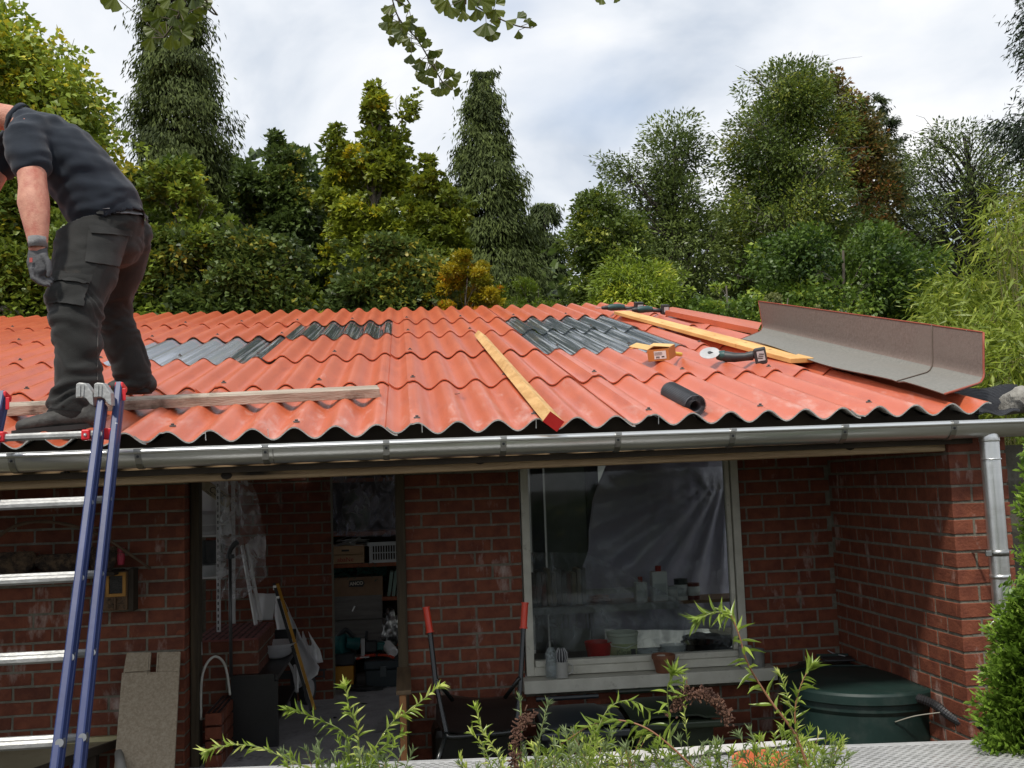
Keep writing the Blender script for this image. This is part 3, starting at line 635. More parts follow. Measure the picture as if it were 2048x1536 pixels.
MB().lathe([(0, -.001), (.062, -.001), (.062, .001), (0, .002)], dq, 28, axis=dax).obj('disc', mat('disc', (.38, .38, .38), (.5, .5, .5), scale=20, rough=.5, metal=.3), g)
MB().lathe([(.012, -.006), (.012, .006)], dq, 12, axis=dax).obj('flange_nut', blk, g)
MB().tube([dq, P_(-.18, 0, .055)], [.01, .018], 8).obj('spindle', blk, g)
MB().tube([P_(.05, .0, .055), P_(.1, .01, .065), P_(.12, .01, .07)], [.02, .026, .028], 10).obj('grip', blk, g, smooth=True)
bat = MB().box(P_(.155, .0, .06), (.07, .075, .10), q3 @ Matrix.Rotation(R(-12), 3, 'Y')).obj('battery', blk, g, bevel=.008)
MB().box(P_(.163, -.0385, .065), (.045, .002, .06), q3 @ Matrix.Rotation(R(-12), 3, 'Y')).obj('label', wh, bat)
mk = MB()
for k in range(3): mk.box(P_(.158+k*.004, -.040, .05+k*.014), (.03, .001, .006), q3)
mk.obj('print', ink, bat, kind='stuff')
def drill(x, y, sc, flip, label):
    c = onroof(x, y, .06); X = Vector((-1 if not flip else -.95, .0, 0)).normalized(); Fm = frame(c, X, RV); q3 = Fm.to_3x3(); P_ = lambda a, b, cc: T(Fm, (a*sc, b*sc, -cc*sc))
    zs = -1 if (X.cross(RV)).z < 0 else 1
    P_ = lambda a, b, cc: c+X*(a*sc)+RV*(b*sc)+RN*(cc*sc)
    g = empty('cordless_drill', c, label, 'drill', 'cordless drills at the ridge end of the plank')
    MB().tube([P_(-.02, 0, .045), P_(.03, 0, .05), P_(.1, 0, .045), P_(.13, 0, .045)], [.028, .034, .034, .025], 12).obj('body', grn, g, smooth=R(60))
    MB().tube([P_(.13, 0, .045), P_(.15, 0, .045), P_(.18, 0, .043), P_(.185, 0, .043)], [.022, .022, .016, .008], 12).obj('chuck', blk, g, smooth=R(50))
    MB().tube([P_(.18, 0, .043), P_(.24, 0, .04)], [.004, .003], 6).obj('bit', steel, g)
    MB().tube([P_(.0, 0, .04), P_(-.06, -.01, .035), P_(-.11, -.02, .035)], [.02, .02, .024], 10).obj('grip', blk, g, smooth=True)
    b_ = MB().box(P_(-.145, -.02, .045), (.075*sc, .075*sc, .095*sc), q3).obj('battery', blk, g, bevel=.006)
    MB().box(P_(-.15, -.0585, .045), (.045*sc, .002, .05*sc), q3).obj('label', wh, b_)
drill(1232+12, 625, 1.15, 0, 'left cordless drill at the ridge end of the orange plank')
drill(1300, 628, 1.0, 1, 'right cordless drill between the orange plank and the flat red verge piece')
# twig with a yellow leaf
c = onroof(912, 788, .03)
tw = MB().tube(bez([c+Vector((-.03, 0, .002)), c, c+Vector((.02, .02, .004))], 4), .0018, 5).obj('twig', mat('twig', (.05, .03, .015), rough=.8), label='tiny twig with a yellow green leaf fallen in a roof trough', cat='twig')
MB().prism([c+Vector((.015, .01, .006)), c+Vector((.03, .0, .012)), c+Vector((.045, .03, .02)), c+Vector((.02, .05, .012))], (0, 0, .0006)).obj('leaf', mat('leaf_yellow', (.35, .32, .05), (.4, .38, .08), rough=.6), tw)
# stone at the far left of the ridge
def rock(name, c, d, m, seed, **k):
    import bmesh
    bm = bmesh.new(); bmesh.ops.create_icosphere(bm, subdivisions=3, radius=1)
    for v in bm.verts:
        p = v.co.copy(); n_ = 1+.35*nz(p+Vector((seed, 0, 0)), 1.3)+.12*nz(p+Vector((0, seed, 0)), 4)
        # squarish
        mxx = max(abs(p.x), abs(p.y), abs(p.z)); p = p*(1+.35*(1/mxx-1)/.73)
        v.co = Vector(c)+Vector((p.x*d[0]/2*n_, p.y*d[1]/2*n_, p.z*d[2]/2*n_))
    me = bpy.data.meshes.new(name); bm.to_mesh(me); bm.free(); me.materials.append(m); sharp(me, R(35))
    o = bpy.data.objects.new(name, me); COL.objects.link(o); return tag(o, **k)
lich = mat('lichen_stone', (.30, .28, .22), (.5, .47, .4), scale=30, rough=.95, bump=.6, c3=(.2, .09, .05), s3=12, t3=(.55, .65))
c = roofP(*roof_iv(8, 622, .05)); rock('ridge_stone', c+Vector((0, 0, .05)), (.34, .2, .13), lich, 3, label='pale lichen covered stone lying on the far left end of the ridge', cat='stone')
# right end: mesh underlay and concrete lump
um = mat('black_underlay', (.012, .013, .016), (.03, .032, .036), scale=20, rough=.4)
a = at(1878, 778, 4.95); b = at(2035, 772, 4.95); a2 = at(1960, 828, 4.46); b2 = at(2040, 824, 4.46)
rows = []
for i in range(14):
    s = i/13; row = []
    for j in range(11):
        t_ = j/10; p = a.lerp(b, s).lerp(a2.lerp(b2, s), t_); p.z += -.05*math.sin(math.pi*t_)*(1-.5*s)+.01*math.sin(s*9); row.append(p)
    rows.append(row)
ul = MB().slab(rows, (0, 0, -.004)).obj('underlay', um, smooth=R(40), label='black ribbed underlay strip between the last red sheet and the concrete lump', cat='underlay')
rbm = MB()
for j in range(0, 10):
    for k2 in range(3):
        t_ = (j+k2/3)/10; ln = []
        for i in range(14):
            q0 = rows[i][j]; q1_ = rows[i][j+1]; ln.append(q0.lerp(q1_, k2/3)+Vector((0, 0, .002)))
        rbm.tube(ln, .0022, 4)
rbm.obj('rib', mat('underlay_rib', (.05, .052, .06), rough=.35), ul, kind='stuff')
cl_ = mat('concrete_rough', (.18, .17, .15), (.30, .29, .26), scale=25, rough=.95, bump=.9, bscale=60)
c = at(2046, 800, 4.5); rock('concrete_lump', c+Vector((.04, .05, 0)), (.16, .22, .125), cl_, 9, label='rough grey concrete lump at the right end of the gutter', cat='concrete')
# ================================================================ under the eaves, left of the doorway
chip = mat('chipboard', (.30, .24, .17), (.42, .35, .26), scale=90, rough=.85, bump=.3, bscale=200, detail=2)
# chipboard panel leaning on the wall: outline with a slot
cz0 = FLO-.35
def P2(x, y, Y): return at(x, y, Y)
tl = at(255, 1307, 5.72); tr = at(362, 1305, 5.72); bl = at(235, 1560, 5.45); br = at(345, 1560, 5.45)
dn = (bl-tl); ex = (tr-tl); nv = ex.cross(dn).normalized()
if nv.y > 0: nv = -nv
def cp(u, v): return tl+ex*u+dn*v
chp = MB()
chp.prism([cp(0, 0), cp(.45, 0), cp(.45, .165), cp(-.045*.8, .165), ], nv*.018)
chp.prism([cp(.565, 0), cp(1, 0), cp(1, .165), cp(.565, .165)], nv*.018)
chp.prism([cp(-.06, .166), cp(1, .166), cp(1, 1.6), cp(-.06, 1.6)], nv*.018)
pan = chp.obj('chipboard_panel', chip, bevel=.002, label='beige chipboard panel with a slot at its top leaning on the brick wall', cat='board')
crk = MB().bar(cp(0, .166)+nv*.0185, cp(.46, .155)+nv*.0185, .003, .001, nv); crk.bar(cp(.42, .02)+nv*.0185, cp(.42, .19)+nv*.0185, .002, .001, nv); crk.bar(cp(.6, .02)+nv*.0185, cp(.6, .17)+nv*.0185, .002, .001, nv); crk.obj('crack', mat('crack', (.07, .05, .03), rough=.9), pan, kind='stuff')
# yellowish table board lower left
brd = mat('old_board', (.27, .24, .15), (.38, .34, .23), scale=2.5, rough=.6, bump=.1, c3=(.12, .10, .07), s3=8, t3=(.6, .72))
zt3 = at(200, 1500, 5.55).z
tbl = empty('potting_table', (-2.2, 5.5, 0), 'worn yellowish board table by the brick wall behind the ladder', 'table')
xr = at(238, 1480, 5.74).x
P = [(-3.3, 5.74, zt3), (xr, 5.74, zt3), (xr-.42, 4.9, zt3), (-3.3, 4.9, zt3)]
MB().prism(P, (0, 0, -.025)).obj('table_top', brd, tbl, bevel=.002)
MB().bar((-3.3, 5.75, zt3+.012), (xr, 5.75, zt3+.012), .03, .025).obj('back_strip', mat('strip_yellow', (.42, .38, .2), (.5, .45, .26), rough=.6), tbl)
MB().bar((xr+.008, 5.74, zt3-.01), (xr-.412, 4.9, zt3-.01), .02, .04).obj('edge_strip', dark_w, tbl)
for x, y in ((xr-.1, 5.6), (xr-.5, 5.0), (-3.1, 5.0), (-3.1, 5.6)): MB().span((x-.03, y-.03, .02), (x+.03, y+.03, zt3-.026)).obj('leg', dark_w, tbl)
# pale tube under the table corner
MB().tube([at(245, 1560, 5.35), at(238, 1505, 5.5)], [.03, .022], 10).obj('sack_tube', mat('pale_sack', (.25, .24, .22), (.34, .33, .3), rough=.8), smooth=True, label='pale grey tube standing under the corner of the yellowish table beside the chipboard', cat='tube')
# dark shelf with nest things and the bent stick
shf = empty('wall_shelf', (-2.2, 5.7, 0), 'dark cluttered wall shelf of woven baskets on the brick wall behind the ladder', 'shelf')
zs = at(100, 1146, 5.7).z
MB().span((-3.2, 5.58, zs-.02), (at(240, 1146, 5.7).x, 5.80, zs)).obj('board', dark_w, shf)
wov = mat('woven_dark', (.03, .02, .015), (.13, .085, .05), scale=25, rough=.9, bump=1.0, bscale=70, contrast=(.45, .6))
for x, w_, hgt, lb_ in ((28, .24, .12, 'leftmost dark woven basket on the wall shelf behind the ladder'), (118, .26, .10, 'low dark woven basket on the wall shelf just left of the ladder rails'), (205, .16, .13, 'small dark woven basket on the wall shelf beside the insect box')):
    c = at(x, 1146, 5.68); c.z = zs
    b_ = MB().lathe([(w_*.30, 0), (w_*.46, hgt*.4), (w_*.5, hgt*.7), (w_*.42, hgt), (w_*.36, hgt*.95), (w_*.30, hgt*.3), (0, hgt*.2)], c, 18, sx=1, sy=.42).obj('woven_basket', wov, smooth=R(60), label=lb_, cat='basket', group='woven baskets on the wall shelf')
    sp = MB()
    for k in range(24):
        a = random.uniform(0, 2*math.pi); r_ = w_*.4; p = c+Vector((math.cos(a)*r_, math.sin(a)*r_*.4-.02, hgt*.8)); sp.bar(p, p+Vector((random.uniform(-.07, .07), -random.uniform(0, .04), random.uniform(-.05, .045))), .003, .002)
    sp.obj('loose_cane', wov, b_, kind='stuff')
c = at(242, 1122, 5.68); MB().lathe([(.016, 0), (.02, .03), (.02, .09), (0, .1)], (c.x, c.y, zs+.03), 10).obj('pink_candle', mat('pink', (.30, .015, .04), (.36, .02, .05), rough=.5), label='small dark pink pot standing on the shelf above the insect box', cat='pot')
stick = bez([at(-10, 1078, 5.6), at(30, 1052, 5.6), at(80, 1043, 5.6), at(130, 1048, 5.6), at(180, 1062, 5.6), at(215, 1078, 5.62), at(255, 1105, 5.66), at(300, 1137, 5.74)], 5)
MB().tube(stick, [.010-.0025*i/len(stick)+.0015*math.sin(i*1.3) for i in range(len(stick))], 7).obj('bent_stick', mat('bark', (.085, .055, .035), (.15, .10, .065), scale=12, rough=.9, bump=.6), smooth=True, label='long bent bare stick hung above the baskets across the brick wall', cat='stick')
# insect box
ins = empty('insect_box', at(230, 1225, 5.75), 'small orange framed wooden insect house hung on the brick wall right of the ladder', 'insect house')
ow = mat('ochre_wood', (.30, .14, .025), (.42, .21, .04), scale=6, rough=.7); bw_ = mat('brown_wood', (.09, .05, .025), (.14, .08, .04), scale=6, rough=.8)
a = at(200, 1222, 5.7); b = at(256, 1142, 5.7); x0, x1, z0, z1 = a.x, b.x, a.z, b.z
MB().span((x0, 5.69, z0), (x1, 5.80, z1)).obj('case', bw_, ins, bevel=.003)
zm = z0+(z1-z0)*.36; xm = x0+.035
for p, q_ in (((xm, 0, zm), (xm+.016, 0, z1-.005)), ((x1-.022, 0, zm), (x1-.006, 0, z1-.005)), ((xm+.016, 0, z1-.021), (x1-.022, 0, z1-.005)), ((xm+.016, 0, zm), (x1-.022, 0, zm+.016))):
    MB().span((p[0], 5.675, p[2]), (q_[0], 5.689, q_[2])).obj('frame', ow, ins)
MB().span((xm+.018, 5.684, zm+.018), (x1-.024, 5.689, z1-.023)).obj('mesh_panel', mat('fine_mesh', (.01, .01, .01), (.05, .045, .04), scale=160, rough=.8, detail=1), ins)
MB().span((xm+.045, 5.674, z0+.004), (xm+.053, 5.689, zm-.004)).obj('divider', bw_, ins)
for xa, xb in ((xm, xm+.043), (xm+.055, x1-.006)):
    st = MB()
    for k in range(26):
        px, pz = random.uniform(xa+.004, xb-.004), random.uniform(z0+.008, zm-.008); st.lathe([(.0035, 0), (.0035, .004), (.002, .004), (0, .0)], (px, 5.688, pz), 6, axis=(0, -1, 0))
    st.obj('reed_fill', mat('reed', (.06, .04, .025), (.16, .11, .07), scale=60, rough=.9), ins, kind='stuff')
for k in range(4): MB().lathe([(0, 0), (.006, .001), (.006, .004)], (x0+.018, 5.688, zm+.03+k*.026), 8, axis=(0, -1, 0)).obj('hole', hole_m, ins)
MB().span((x1+.002, 5.70, z0-.01), (x1+.028, 5.80, z1+.01)).obj('side_board', dark_w, ins)

# ================================================================ inside the doorway, left
wplas = mat('white_plastic', (.70, .70, .69), (.78, .78, .77), rough=.35); gplas = mat('grey_plastic', (.48, .49, .50), (.58, .59, .59), rough=.45); metal_w = mat('white_metal', (.62, .63, .63), (.7, .7, .7), rough=.4)
# wire/white shelf unit carrying lids and pots
sx0, sx1 = at(392, 1100, 6.9).x, at(448, 1100, 6.9).x
su = empty('white_shelf_unit', (sx1-.2, 7.1, FLO), 'white metal shelf unit at the left inside the doorway carrying pale lids and pots', 'shelving')
for y in (1068, 1150):
    z = at(430, y, 6.9).z; MB().span((sx0-.5, 6.75, z-.012), (sx1, 7.35, z)).obj('shelf', metal_w, su, bevel=.002)
for yy in (6.76, 7.34):
    MB().span((sx1-.022, yy-.015, FLO), (sx1+.0, yy+.015, CZ+.3)).obj('upright', metal_w, su)
hl = MB()
for k in range(30): hl.span((sx1-.015, 6.742, FLO+.6+k*.04), (sx1-.007, 6.7449, FLO+.62+k*.04))
hl.obj('slot', ink, su, kind='stuff')
z1_ = at(430, 1068, 6.9).z+.0; z2_ = at(430, 1150, 6.9).z+.0
c = (at(401, 1072, 6.85).x, 6.97, z1_)
ld = MB().lathe([(.20, .0), (.20, .02), (.19, .035), (.165, .06), (.155, .10), (.14, .13), (.10, .15), (0, .155)], c, 28).obj('roaster_lid', gplas, smooth=R(30), label='pale grey domed lid on the upper white shelf at the left of the doorway', cat='lid')
MB().tube([Vector(c)+Vector((math.cos(a)*.168, math.sin(a)*.168, .063)) for a in np.linspace(0, 6.28, 30)], .004, 5).obj('ridge', wplas, ld, smooth=True)
for k, (x, lb_) in enumerate(((400, 'leftmost dark grey bucket under the pale domed lid'), (424, 'right hand dark grey bucket under the pale domed lid'))):
    MB().lathe([(.06, .07), (.085, .22), (.08, .22), (.055, .08), (0, .08)], (at(x, 1120, 7.0).x, 7.05, z2_+.0), 16).obj('bucket', mat('dark_grey_plastic', (.05, .055, .055), (.08, .085, .085), rough=.5), smooth=R(40), label=lb_, cat='bucket', group='dark grey buckets on the lower white shelf')
MB().lathe([(.10, .0), (.125, .06), (.13, .07), (.12, .07), (.09, .01), (0, .01)], (at(412, 1140, 6.95).x, 6.95, z2_), 20).obj('planter_bowl', gplas, smooth=R(40), label='shallow grey bowl on the lower white shelf under the dark buckets', cat='bowl')
# white padded sheet with printed bag in clear wrap
c0 = at(398, 972, 7.1); c1 = at(462, 1060, 7.1)
rows = []
for i in range(14):
    row = []
    for j in range(14):
        s, t_ = i/13, j/13; x = c0.x-.25+(c1.x-c0.x+.22)*s; z = c0.z+.25+(c1.z-c0.z-.28)*t_
        row.append(Vector((x-.08*max(0, s-.7)*(1-t_), 7.25+.05*math.sin(s*4+t_*3)+.03*nz((s*4, t_*4, 1)), z)))
    rows.append(row)
pad = MB().slab(rows, (0, .03, 0)).obj('white_cushion', mat('white_cloth', (.70, .70, .71), (.78, .78, .78), rough=.8, bump=.1), smooth=True, label='white padded sheet hanging in clear wrap at the top left of the doorway', cat='cushion')
kraft = mat('kraft_bag', (.33, .27, .16), (.48, .42, .30), scale=10, rough=.7)
kb = at(430, 985, 7.15); M = Matrix.Translation(kb) @ Matrix.Rotation(R(90), 4, 'X') @ Matrix.Rotation(R(-38), 4, 'Z')
bag = MB().box((0, 0, 0), (.26, .075, .03)).obj('printed_bag', kraft, bevel=.008, label='tan printed bag folded over the white padded sheet under the eaves beam', cat='bag'); bag.matrix_basis = M
def put_rel(o, parent): o.parent = parent; return o
tx = text('CSSE', 'print', Matrix.Identity(4), .06, ink, None); tx.matrix_basis = Matrix.Translation((.02, .005, .017)); tx.parent = bag
tx = text('nani', 'print', Matrix.Identity(4), .03, ink, None); tx.matrix_basis = Matrix.Translation((-.03, -.026, .017)); tx.parent = bag
# clear wrap hanging over shelf side
clear = film('clear_wrap', (.75, .76, .78), .10, rough=.12, bump=1.0, bscale=7, amax=.62)
rows = []
for i in range(26):
    s = i/25; row = []
    for j in range(34):
        t_ = j/33; xa = at(440, 962+200*t_, 6.72).x; wdt = (.10+.12*math.sin(min(1, t_*1.15)*math.pi*.62))*(1 if t_ < .85 else 1-(t_-.85)*3)
        x = xa-.02+s*wdt*1.45; z = at(440, 962, 6.7).z+.15-(.15+.76)*t_
        f_ = .035*math.sin(s*16+3*nz((0, t_*3, 2)))+.04*nz((s*5, t_*6, 3))
        row.append(Vector((x+.02*nz((s*3, t_*5, 8)), 6.72+f_, z)))
    rows.append(row)
MB().grid(rows).obj('clear_wrap', clear, smooth=True, label='crumpled clear plastic wrap hanging beside the white shelf unit', cat='plastic wrap')
# white boards leaning behind it
for xa, ya, xb, yb, lb_ in ((484, 1092, 512, 1190, 'left slim white bar leaning behind the perforated brick pier'), (493, 1090, 522, 1182, 'right slim white bar leaning behind the perforated brick pier')):
    MB().bar(at(xa, ya, 7.3), at(xb, yb+60, 7.0), .018, .03).obj('white_bar', wplas, label=lb_, cat='bar', group='slim white bars behind the brick pier')
# black cane
cn = [at(476, 1083, 6.35), at(468, 1089, 6.35), at(461, 1098, 6.35), at(458, 1108, 6.35), at(459, 1114, 6.35)]
cane = MB().tube(cn, [.016, .016, .016, .015, .012], 10).obj('walking_stick', blk, smooth=R(50), label='black stick with a curved handle standing in front of the brick pier', cat='stick')
MB().lathe([(.026, -.012), (.026, .012)], at(460, 1113, 6.35), 12).obj('collar', blk, cane); MB().tube([at(460, 1114, 6.35), at(462, 1355, 6.3)], .0105, 8).obj('shaft', mat('grey_tube', (.06, .06, .06), (.09, .09, .09), rough=.4, metal=.5), cane, smooth=True)
# white hoop
hp = [at(402, 1440, 5.95), at(402, 1385, 5.95), at(405, 1350, 5.95), at(415, 1325, 5.97), at(430, 1313, 6.0), at(445, 1322, 6.03), at(454, 1345, 6.05), at(460, 1390, 6.05)]
MB().tube(bez(hp, 6), .0075, 8).obj('hoop', mat('pale_hose', (.40, .40, .37), (.48, .48, .44), rough=.5), smooth=True, label='pale arched hoop standing on the low perforated brick wall', cat='hoop')
MB().bar(at(397, 1215, 6.0), at(401, 1310, 6.0), .012, .02).obj('pale_strip', gplas, label='thin pale strip standing just inside the left doorway post', cat='strip')
# black bench and its front panel
bk = mat('black_lacquer', (.006, .006, .007), (.012, .012, .013), rough=.38)
bn_ = empty('black_bench', at(530, 1480, 6.9), 'long low black bench running into the shed under two white bowls', 'bench')
zb_ = at(540, 1318, 7.2).z
xa = at(497, 1330, 7.4).x; xb = at(588, 1330, 7.4).x; 
pts = [at(470, 1352, 6.3), at(560, 1352, 6.3)]
zb_ = at(520, 1352, 6.3).z
q0 = atZ(470, 1354, zb_); q1 = atZ(556, 1350, zb_); q2 = atZ(592, 1296, zb_); q3_ = atZ(508, 1300, zb_)
MB().prism([q0, q1, q2, q3_], (0, 0, -.03)).obj('bench_top', bk, bn_)
MB().prism([q1+Vector((0, 0, -.032)), q2+Vector((0, 0, -.032)), q2+Vector((0, 0, -.30)), q1+Vector((0, 0, -.30))], (-.02, 0, 0)).obj('side_rail', bk, bn_) if False else None
MB().prism([Vector((q1.x, q1.y, FLO+.16)), Vector((q2.x, q2.y, FLO+.16)), Vector((q3_.x, q3_.y, FLO+.16)), Vector((q0.x, q0.y, FLO+.16))], (0, 0, -.02)).obj('shelf', bk, bn_)
for p in (q1, q2): MB().box((p.x-.02, p.y, (FLO+zb_-.032)/2), (.04, .04, zb_-.032-FLO)).obj('leg', bk, bn_)
pf = MB().span((q0.x-.02, q0.y-.03, FLO), (q1.x-.02, q0.y-.001, zb_+.012)).obj('front_panel', bk, bn_)
MB().span((q3_.x+.02, q2.y+.01, zb_), (q2.x, q2.y+.03, zb_+.13)).obj('back_panel', bk, bn_)
for k, (dz_, r_) in enumerate(((0, .135), (.028, .145))):
    c = at(552, 1318, 6.95); c = Vector((c.x, c.y, zb_+dz_))
    MB().lathe([(.05, 0), (.09, .02), (r_, .07), (r_+.006, .075), (r_-.004, .074), (.085, .028), (0, .02)], c, 30).obj('bowl', mat('enamel', (.7, .71, .73), (.78, .79, .8), rough=.25), smooth=R(50), label=('lower' if k == 0 else 'upper')+' white bowl of the nested pair on the black bench', cat='bowl', group='white bowls on the black bench')
MB().tube([at(540, 1312, 6.95), at(575, 1300, 6.93)], .008, 6).obj('spoon', bk, label='dark spoon lying in the white bowls', cat='spoon')
# leaning level, yellow edge
a = at(548, 1168, 7.1); b = at(622, 1420, 6.7)
lv = MB().bar(a, b, .034, .02, (1, 0, 0)).obj('spirit_level', blk, label='long black and yellow slat leaning across the white cloth inside the doorway', cat='slat'); 
MB().bar(a+Vector((.024, -.004, 0)), b+Vector((.024, -.004, 0)), .013, .02, (1, 0, 0)).obj('yellow_edge', mat('amber', (.45, .22, .02), (.55, .28, .03), rough=.5), lv)
for s in (.03, .12): MB().box(a.lerp(b, s)+Vector((0, -.016, 0)), (.02, .006, .03)).obj('vial', steel, lv)
# white cloth over the mower
cl = mat('white_tarp', (.72, .72, .73), (.8, .8, .8), rough=.75, bump=.2, bscale=12)
def drape(name, poly, thick, m, label, cat, nn=14, fold=.03, fs=7, seed=0):
    """poly: list of (left point, right point) rows from the top down"""
    rows = []
    for i, (a, b) in enumerate(poly):
        row = []
        for j in range(nn+1):
            s = j/nn; p = a.lerp(b, s); p = p+Vector((0, fold*math.sin(s*fs+i*.25+seed)+fold*.7*nz((s*3+seed, i*.5, seed)), fold*.3*nz((s*4, i, 5)))); row.append(p)
        rows.append(row)
    o = MB().slab(rows, (0, thick, 0)).obj(name, m, smooth=True, label=label, cat=cat)
    return o
def rowsof(L, Y0, Y1, n=10):
    out = []; ys = np.linspace(L[0][0], L[-1][0], n)
    for k, y in enumerate(ys):
        xl = np.interp(y, [q[0] for q in L], [q[1] for q in L]); xr_ = np.interp(y, [q[0] for q in L], [q[2] for q in L]); Y = Y0+(Y1-Y0)*k/(n-1); out.append((at(xl, y, Y), at(xr_, y, Y)))
    return out
drape('white_cloth', rowsof([(1187, 506, 552), (1240, 508, 545)], 7.5, 7.45, 6), .006, cl, 'white cloth hanging over the table edge beside the brick pier', 'cloth', fold=.01)
drape('white_tarp', rowsof([(1190, 548, 562), (1230, 548, 583), (1290, 562, 612), (1340, 585, 645), (1375, 592, 600)], 7.6, 7.3, 14), .006, cl, 'white tarp draped down over the mower left of the orange toolbox', 'tarp', fold=.05, seed=2)
drape('white_tarp', rowsof([(1262, 605, 618), (1300, 606, 641), (1325, 607, 646)], 7.62, 7.5, 8), .006, cl, 'small white tarp corner trailing over the mower wheel', 'tarp', fold=.035, seed=4)
drape('white_tarp', rowsof([(1330, 587, 598), (1385, 590, 597)], 7.2, 7.15, 6), .006, cl, 'narrow white tarp end hanging to the floor at the bench leg', 'tarp', fold=.01, seed=6)
mw = empty('lawn_mower', at(610, 1380, 7.7), 'dark lawn mower with a pale rimmed wheel under the white tarp', 'mower')
wc = at(615, 1360, 7.45); wc.z = FLO+.105
MB().lathe([(.07, -.02), (.105, -.02), (.105, .02), (.07, .02)], wc, 24, axis=(1, -.35, 0)).obj('wheel', blk, mw, smooth=R(40)); MB().lathe([(0, -.012), (.068, -.014), (.068, .022), (.0, .022)], wc, 20, axis=(1, -.35, 0)).obj('hub', gplas, mw, smooth=R(40))
dk = at(600, 1330, 7.7); MB().box((dk.x+.02, 7.85, FLO+.2), (.42, .5, .16)).obj('deck', blk, mw, bevel=.04)
MB().box((dk.x+.18, 7.62, FLO+.16), (.14, .02, .05)).obj('trim', mat('green_trim', (.03, .12, .02), rough=.5), mw)

# ================================================================ shelving with its load
rw = mat('red_brown_wood', (.20, .05, .018), (.32, .09, .03), scale=4, rough=.6, stretch=(8, 8, .7))
SY0, SY1 = 8.25, 8.65
sxa = at(652, 1100, SY0).x; sxb = at(812, 1100, SY0).x
sh = empty('storage_shelves', ((sxa+sxb)/2, 8.45, FLO), 'red brown wooden shelving at the back of the doorway loaded with boxes and crates', 'shelving')
for x in (sxa-.02, sxb+.35): MB().span((x-.018, SY0, FLO), (x+.018, SY1, CZ+.6)).obj('upright', rw, sh)
zsh = []
for y in (948+8, 1060+4, 1117+10, 1196, 1288):
    z = at(720, y, SY0).z
    if y in (1064,): pass
    zsh.append(z); MB().span((sxa, SY0+.002, z-.03), (sxb+.33, SY1, z)).obj('shelf', rw, sh)
MB().span((sxa, SY1-.01, FLO), (sxb+.33, SY1, CZ+.6)).obj('back_board', dark_w, sh)
zA, zB, zC, zD, zE = zsh    # tops of the shelves, from the top
def onshelf(x, z, dy=.02): return Vector((at(x, 1100, SY0).x, SY0+dy, z))
crw = mat('crate_wood', (.36, .22, .12), (.5, .33, .19), scale=4, rough=.75, stretch=(1, 1, 8))
def crate(name, x0, x1, z, h, d, m, n, label, cat, parent=None, dy=0.0, gap=.006):
    a = at(x0, 1100, SY0+dy).x; b = at(x1, 1100, SY0+dy).x; e_ = empty(name, ((a+b)/2, SY0+dy+d/2, z), label, cat); sl = h/n
    for k in range(n):
        MB().span((a, SY0+dy, z+k*sl+gap/2), (b, SY0+dy+.012, z+(k+1)*sl-gap/2)).obj('slat', m, e_, bevel=.0015)
        MB().span((a, SY0+dy+d-.012, z+k*sl+gap/2), (b, SY0+dy+d, z+(k+1)*sl-gap/2)).obj('slat', m, e_)
        for x in (a+.001, b-.013): MB().span((x, SY0+dy+.013, z+k*sl+gap/2), (x+.012, SY0+dy+d-.013, z+(k+1)*sl-gap/2)).obj('slat', m, e_)
    MB().span((a+.013, SY0+dy+.013, z+.002), (b-.013, SY0+dy+d-.013, z+.012)).obj('bottom', m, e_)
    return e_, a, b
cr, a, b = crate('wooden_crate', 653, 728, zC+.002, .145, .3, crw, 2, 'pale two slat wooden crate of papers with red lettering on the second shelf', 'crate')
tx = text('abaNe', 'lettering', frame(((a+b)/2, SY0-.0022, zC+.035), (1, 0, 0), (0, 0, 1)), .05, mat('red_ink', (.35, .03, .02), rough=.6), cr)
MB().span(((a+b)/2-.03, SY0-.0015, zC+.10), ((a+b)/2+.03, SY0+.0, zC+.115)).obj('hand_hole', ink, cr)
pp = MB()
for k in range(16):
    y = SY0+.03+random.uniform(0, .2); z = zC+.13+random.uniform(0, .06); p = Vector(((a+b)/2+random.uniform(-.12, .06), y, z)); q_ = p+Vector((random.uniform(.1, .22), random.uniform(-.06, .1), random.uniform(-.03, .05))); pp.bar(p, q_, .05, .002, (random.uniform(-.4, .4), .2, 1))
pp.obj('paper_stack', wplas, kind='stuff', label='loose white papers and cables heaped in the pale lettered crate', cat='papers')
# grey basket with vertical slits
a = at(738, 1090, SY0).x; b = at(812, 1090, SY0).x
bk_ = empty('laundry_basket', ((a+b)/2, SY0+.1, zC), 'grey plastic basket with slotted sides on the second shelf beside the papers', 'basket')
MB().span((a-.012, SY0-.012, zC+.135), (b, SY0+.012, zC+.165)).obj('rim', gplas, bk_, bevel=.004); MB().span((a, SY0, zC), (b, SY0+.01, zC+.022)).obj('base_band', gplas, bk_)
MB().span((a, SY0+.012, zC), (a+.01, SY0+.3, zC+.15)).obj('side', gplas, bk_)
for k in range(14):
    x = a+.025+k*(b-a-.03)/13; MB().span((x-.004, SY0+.001, zC+.023), (x+.004, SY0+.008, zC+.134)).obj('bar', gplas, bk_)
MB().span((a, SY0+.001, zC+.023), (a+.02, SY0+.0105, zC+.134)).obj('corner', gplas, bk_); MB().span((a+.02, SY0+.001, zC+.075), (b, SY0+.009, zC+.083)).obj('band', gplas, bk_)
